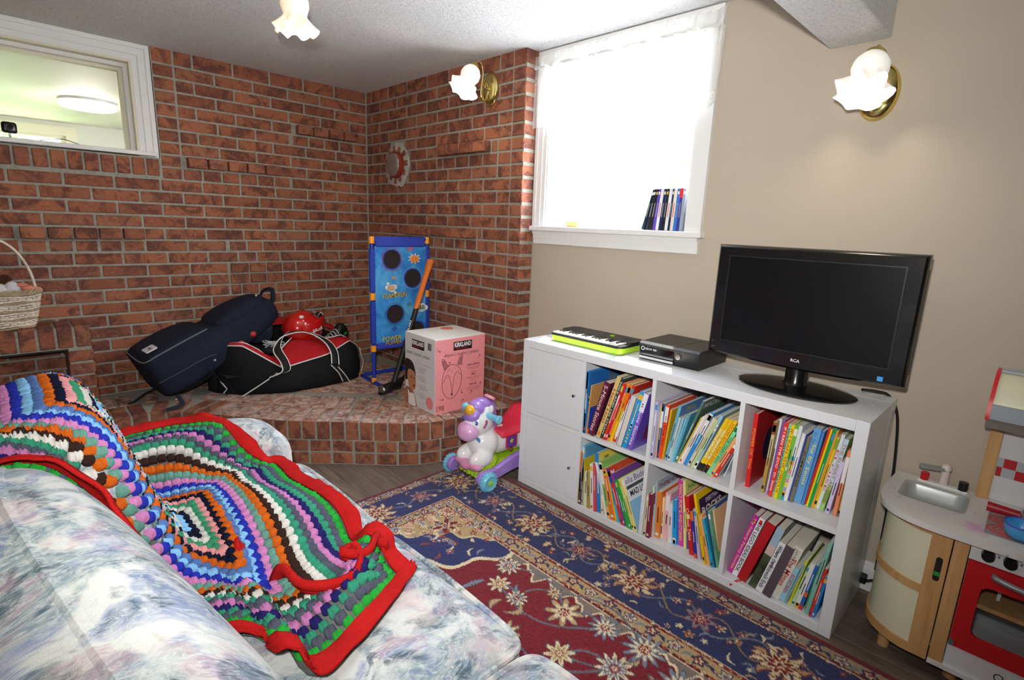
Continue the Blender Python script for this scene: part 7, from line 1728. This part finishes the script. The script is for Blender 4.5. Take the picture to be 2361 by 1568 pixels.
for (a, b) in ((.025, -.553), (-.561, -1.132), (-1.140, -1.70)):
    c = (-1.385, (a + b) / 2, .385); r = (.262, abs(b - a) / 2, .085)
    o = soft('seat_cushion', supere(c, r, .42, .16, None, 64, 20, .022))
    loop = [(c[0] + r[0] * .984 * sp_(math.cos(t), .16), c[1] + r[1] * .984 * sp_(math.sin(t), .16), c[2] + .052 + .012 * (1 - (sp_(math.cos(t), .16)) ** 2 * (sp_(math.sin(t), .16)) ** 2)) for t in [2 * PI * i / 96 for i in range(96)]]
    welt(o, loop)
lean = Matrix.Rotation(math.radians(-17), 4, 'Y')
o = soft('back_cushion', supere((-1.775, -.235, .66), (.125, .275, .235), .55, .40, lean, 56, 30))
BCM = Matrix.Rotation(math.radians(8), 4, 'Z') @ lean; BCC = V((-1.80, -1.08, .69))
o = soft('back_cushion', supere(BCC, (.14, .635, .235), .7, .62, BCM, 96, 34))
lp = []
for i in range(120):
    t = 2 * PI * i / 120; q = BCM @ V((.04 + .01 * math.sin(3 * t), .612 * sp_(math.cos(t), .66), .226 * sp_(math.sin(t), .66))); lp.append((BCC + q)[:])
welt(o, lp, .011)
soft('far_arm', supere((-1.60, .145, .40), (.47, .115, .205), .5, .25, None, 56, 24)); soft('near_arm', supere((-1.60, -1.83, .40), (.47, .115, .205), .5, .25, None, 56, 24))
B(-2.10 - SO.x, -1.92 - SO.x, -1.93 - SO.y, .24 - SO.y, .08, .80, .05, seg=4).build('back_frame', FLOR, sf, 40)
B(-2.05 - SO.x, -1.165 - SO.x, -1.72 - SO.y, .04 - SO.y, .08, .315, .015, seg=2).build('seat_deck', FLOR, sf, 40)
for y in (-1.82, .13):
    for x in (-2.02, -1.22): MB().cyl((x - SO.x, y - SO.y, 0), (x - SO.x, y - SO.y, .22), .025, .03).build('foot', mat((70, 48, 34), .5), sf)

# ---------------------------------------------------------------- crocheted blanket draped over the sofa
from mathutils.bvhtree import BVHTree
def build_blanket():
    vs, fs = [], []
    for v, f in SOFA_GEO:
        o = len(vs); vs += v; fs += [tuple(i + o for i in q) for q in f]
    bvh = BVHTree.FromPolygons(vs, fs)
    def H(x, y):
        h = bvh.ray_cast(V((x, y, 2)), V((0, 0, -1))); return h[0].z if h[0] is not None else .32
    near = [(-1.97, -.50), (-1.88, -.525), (-1.80, -.60), (-1.73, -.685), (-1.66, -.735), (-1.60, -.755), (-1.56, -.80), (-1.54, -.88), (-1.51, -.985), (-1.40, -.955), (-1.30, -.895), (-1.205, -.835)]
    front_ = [(-1.205, -.835), (-1.20, -.70), (-1.205, -.60), (-1.18, -.48), (-1.185, -.30), (-1.20, -.19), (-1.19, -.10), (-1.185, .0)]
    far = [(-1.97, .13), (-1.85, .13), (-1.70, .16), (-1.58, .22), (-1.46, .235), (-1.385, .19), (-1.33, .10), (-1.27, .035), (-1.185, .0)]
    back = [(-1.97, -.50), (-1.97, -.2), (-1.97, .13)]
    NU, NV = 110, 150     # u: across (near->far), v: down from the back to the seat front
    def res(pts, n):
        P = smoothpath([(a, b, 0) for a, b in pts], 12); L = [0]
        for a, b in zip(P, P[1:]): L.append(L[-1] + (b - a).length)
        out = []
        for i in range(n + 1):
            s = L[-1] * i / n; k = max(1, min(len(P) - 1, int(np.searchsorted(L, s)))); t = (s - L[k - 1]) / max(1e-9, L[k] - L[k - 1]); p = P[k - 1].lerp(P[k], t); out.append((p.x, p.y))
        return np.array(out)
    n_, f_, b_, fr_ = res(near, NV), res(far, NV), res(back, NU), res(front_, NU)
    U = np.linspace(0, 1, NU + 1)[None, :, None]; W = np.linspace(0, 1, NV + 1)[:, None, None]
    XY = (1 - U) * n_[:, None] + U * f_[:, None] + (1 - W) * b_[None] + W * fr_[None] - ((1 - U) * (1 - W) * b_[0] + U * (1 - W) * b_[-1] + (1 - U) * W * fr_[0] + U * W * fr_[-1])
    base = np.array([[H(p[0], p[1]) for p in row] for row in XY]) + .010
    Z = base.copy()
    for _ in range(60):
        A = Z.copy(); A[1:-1, 1:-1] = (Z[:-2, 1:-1] + Z[2:, 1:-1] + Z[1:-1, :-2] + Z[1:-1, 2:]) / 4; A[0] = A[1]; A[-1] = .5 * (A[-1] + A[-2]); A[:, 0] = .5 * (A[:, 0] + A[:, 1]); A[:, -1] = .5 * (A[:, -1] + A[:, -2])
        Z = np.maximum(A, base)
    # folds and ruffles
    uu, ww = np.meshgrid(np.linspace(0, 1, NU + 1), np.linspace(0, 1, NV + 1))
    fold = .014 * np.maximum(0, np.sin(uu * 9 + 3 * ww + .6)) * np.clip((ww - .45) * 4, 0, 1) + .010 * np.maximum(0, np.sin(ww * 17 + 2 * uu)) * np.clip((ww - .3) * 3, 0, 1)
    fold += .045 * np.exp(-((uu - .16 - .05 * np.sin(ww * 14)) / .05) ** 2) * np.clip((ww - .66) * 6, 0, 1) + .03 * np.exp(-((ww - .60) / .03) ** 2) * np.clip(1 - uu * 1.5, 0, 1)
    Z = Z + fold
    S_ = np.concatenate([XY, Z[..., None]], -1)
    # even spacing: arc lengths
    Lv = np.linalg.norm(np.diff(S_, axis=0), axis=2).sum(0).mean(); Lu = np.linalg.norm(np.diff(S_, axis=1), axis=2).sum(1).mean()
    av = np.concatenate([[0], np.cumsum(np.linalg.norm(np.diff(S_, axis=0), axis=2).mean(1))]); av /= av[-1]
    au = np.concatenate([[0], np.cumsum(np.linalg.norm(np.diff(S_, axis=1), axis=2).mean(0))]); au /= au[-1]
    # smooth normals from a smoothed surface
    du = np.gradient(S_, axis=1); dv = np.gradient(S_, axis=0); Nn = np.cross(du, dv); Nn /= np.linalg.norm(Nn, axis=2, keepdims=True) + 1e-9; Nn[Nn[..., 2] < 0] *= -1
    def at(s, t):
        """s,t in metres from the near/back corner"""
        a = np.interp(min(max(s / Lu, 0), 1), au, np.arange(NU + 1)); b = np.interp(min(max(t / Lv, 0), 1), av, np.arange(NV + 1))
        i, j = min(int(a), NU - 1), min(int(b), NV - 1); fa, fb = a - i, b - j
        def bl(A): return A[j, i] * (1 - fa) * (1 - fb) + A[j, i + 1] * fa * (1 - fb) + A[j + 1, i] * (1 - fa) * fb + A[j + 1, i + 1] * fa * fb
        return V(bl(S_)), V(bl(Nn)).normalized(), V(bl(du)).normalized(), V(bl(dv)).normalized()
    root = thing('crochet_blanket', 'multicoloured crocheted blanket with red border thrown over the floral sofa', 'blanket', (-1.5, -.35, .48)); RO = V((-1.5, -.35, .48))
    BW_ = .052
    def yarn(c, nm='yarn'): return mat(c, .95, spec=.1, bump=(420, .9), var=.12)
    # loosely knit ground
    m = MB(); step = 3
    m.grid([[(S_[j, i] - np.array(RO) - Nn[j, i] * .003) for i in range(2, NU - 1, step)] for j in range(2, NV - 1, step)])
    m.build('knit_ground', yarn((120, 122, 116)), root, 80)
    # red border band
    def edge_pts():
        out = []; d = .012
        for s in np.arange(0, Lu, d): out.append((s, 0, 0, 1))
        for t in np.arange(0, Lv, d): out.append((Lu, t, -1, 0))
        for s in np.arange(Lu, 0, -d): out.append((s, Lv, 0, -1))
        for t in np.arange(Lv, 0, -d): out.append((0, t, 1, 0))
        return out
    rows = []
    ring = edge_pts()
    for k in range(7):
        q = k / 6; row = []
        for idx, (s, t, ds, dt) in enumerate(ring):
            p, nn, e1, e2 = at(s + ds * BW_ * q, t + dt * BW_ * q)
            ruf = .007 * math.sin(idx * .33) * (1 - q) + .004 * math.sin(idx * .9 + 1) * (1 - q)
            row.append((p + nn * (.008 + .006 * math.sin(PI * q) + max(0, ruf) + .0022 * math.cos(k * PI) ) - RO)[:])
        rows.append(row)
    m = MB(); m.grid(rows, cu=True); o = m.build('red_border', yarn((198, 32, 30)), root, 80); q = o.modifiers.new('thick', 'SOLIDIFY'); q.thickness = .006
    # shell stitch clusters, ring by ring
    puff = MB(); P = []
    for j in range(5):
        r = j / 4; row = []
        for i in range(9):
            a = PI * (i / 8) ; lob = 1 + .10 * math.cos(6 * a)
            row.append(((.0155 * (.45 + .55 * r)) * math.cos(a) * (1 if True else 0) * lob, -.009 + .021 * r * lob * (.55 + .45 * math.sin(a)), 0))
        P.append(row)
    # dome: rounded fan of three lobes
    def dome():
        mb = MB(); Q = []
        for j in range(6):
            v_ = -1 + 2 * j / 5; row = []
            for i in range(9):
                u_ = -1 + 2 * i / 8
                w_ = .0138 * (.72 + .28 * (v_ + 1) / 2); h_ = max(0, 1 - u_ ** 4) * max(0, 1 - abs(v_) ** 3)
                row.append((u_ * w_ * math.sqrt(max(.12, 1 - .55 * max(0, v_) ** 2)), v_ * .0115 + (.004 * (1 - u_ * u_) if v_ > 0 else 0), .0145 * math.sqrt(max(0, h_)) * (.86 + .14 * math.cos(u_ * 3 * PI))))
            Q.append(row)
        mb.grid(Q); return mb
    dm = dome(); pme = dm.mesh('stitch_cluster', 80)
    cols = ['2fae3e', '5a5d6c', '3c9c7a', '2a2566', 'd084ba', '5a5d6c', '3c9c7a', 'e8e4dc', '3c2823', 'da681e', '6ea494', 'da8cc2', '2c38b4', '8ecaf6', '5c7eb8', 'da681e', '181b32', 'f0a2a2', '429c72', 'dedcd2', '181b32', '8ecaf6', 'dedcd2', '54643c', 'f2f2f0', 'e22a3a', 'e22a3a', 'f05a90', 'e22a3a']
    PITCH, ROW = .0248, .0200
    items = []; k = 0
    while True:
        d = BW_ + .004 + ROW * (k + .5)
        a0, a1, b0, b1 = d, Lu - d, d, Lv - d
        if a1 - a0 < .01 or b1 - b0 < .01: break
        c = cols[min(k, len(cols) - 1)]; ph = .5 * (k % 2)
        for (sx, sy, ex, ey, dirx, diry) in ((a0, b0, a1, b0, 0, -1), (a1, b0, a1, b1, 1, 0), (a1, b1, a0, b1, 0, 1), (a0, b1, a0, b0, -1, 0)):
            L = math.hypot(ex - sx, ey - sy); n = max(1, int(round(L / PITCH)))
            for i in range(n):
                t = (i + ph) / n; items.append((sx + (ex - sx) * t, sy + (ey - sy) * t, dirx, diry, c))
        k += 1
    recs = []; rnd = random.Random(4)
    for s, t, dx_, dy_, c in items:
        p, nn, e1, e2 = at(s, t); yv = (e1 * dx_ + e2 * dy_); yv = (yv - nn * yv.dot(nn)).normalized(); xv = yv.cross(nn)
        j = rnd.uniform(.9, 1.12); M = Matrix(((xv.x * j, yv.x * j, nn.x * j, p.x - RO.x), (xv.y * j, yv.y * j, nn.y * j, p.y - RO.y), (xv.z * j, yv.z * j, nn.z * j, p.z - RO.z), (0, 0, 0, 1)))
        dist = (p - CAM).length; cp = p - CAM; vis = (cp.dot(-RZ) > 0) and p.x > -1.86
        recs.append((dist if vis else dist + 50, M, c))
    recs.sort(key=lambda q: q[0])
    rest = {}
    for i, (d, M, c) in enumerate(recs):
        if i < 300:
            o = obj('stitch_cluster', pme, yarn(c), root); o.matrix_local = M
        else: rest.setdefault(c, MB()).add(dm.v, dm.f, M)
    # the remaining clusters as ONE part with one colour slot per yarn
    me = bpy.data.meshes.new('stitch_clusters'); av_, af_, mi = [], [], []
    for k_, (c, mb) in enumerate(rest.items()):
        o_ = len(av_); av_ += mb.v; af_ += [tuple(q + o_ for q in f) for f in mb.f]; mi += [k_] * len(mb.f); me.materials.append(yarn(c))
    me.from_pydata(av_, [], af_); me.polygons.foreach_set('material_index', mi); me.polygons.foreach_set('use_smooth', [True] * len(af_)); me.update()
    o = bpy.data.objects.new('stitch_clusters', me); COL.objects.link(o); o.parent = root; o['kind'] = 'stuff'
    # turned-over border folds lying on the seat
    def ribbon(pts, w, lift=.02):
        ps = smoothpath([(x, y, H(x, y) + z) for x, y, z in pts], 8); R_ = []
        for i, p in enumerate(ps):
            a = ps[max(0, i - 1)]; b = ps[min(len(ps) - 1, i + 1)]; t = (b - a).normalized(); sd = t.cross(V((0, 0, 1))).normalized(); tl = .55
            up_ = V((0, 0, 1)) * tl + sd * (1 - tl) * .6
            R_.append([(p - RO + up_.normalized() * (w * q) + V((0, 0, .0)) + sd * .004 * math.cos(q * 9))[:] for q in (-.0, .25, .5, .75, 1.0)])
        m = MB(); m.grid(R_); o = m.build('red_border_fold', yarn((198, 32, 30)), root, 80); q = o.modifiers.new('thick', 'SOLIDIFY'); q.thickness = .012
    ribbon([(-1.47, -.47, .02), (-1.46, -.56, .02), (-1.44, -.66, .025), (-1.43, -.76, .03), (-1.375, -.80, .035), (-1.335, -.76, .04), (-1.33, -.72, .045), (-1.305, -.75, .045), (-1.275, -.72, .045), (-1.245, -.70, .04), (-1.215, -.735, .03)], .042)
    return root
build_blanket()
flush_texts()
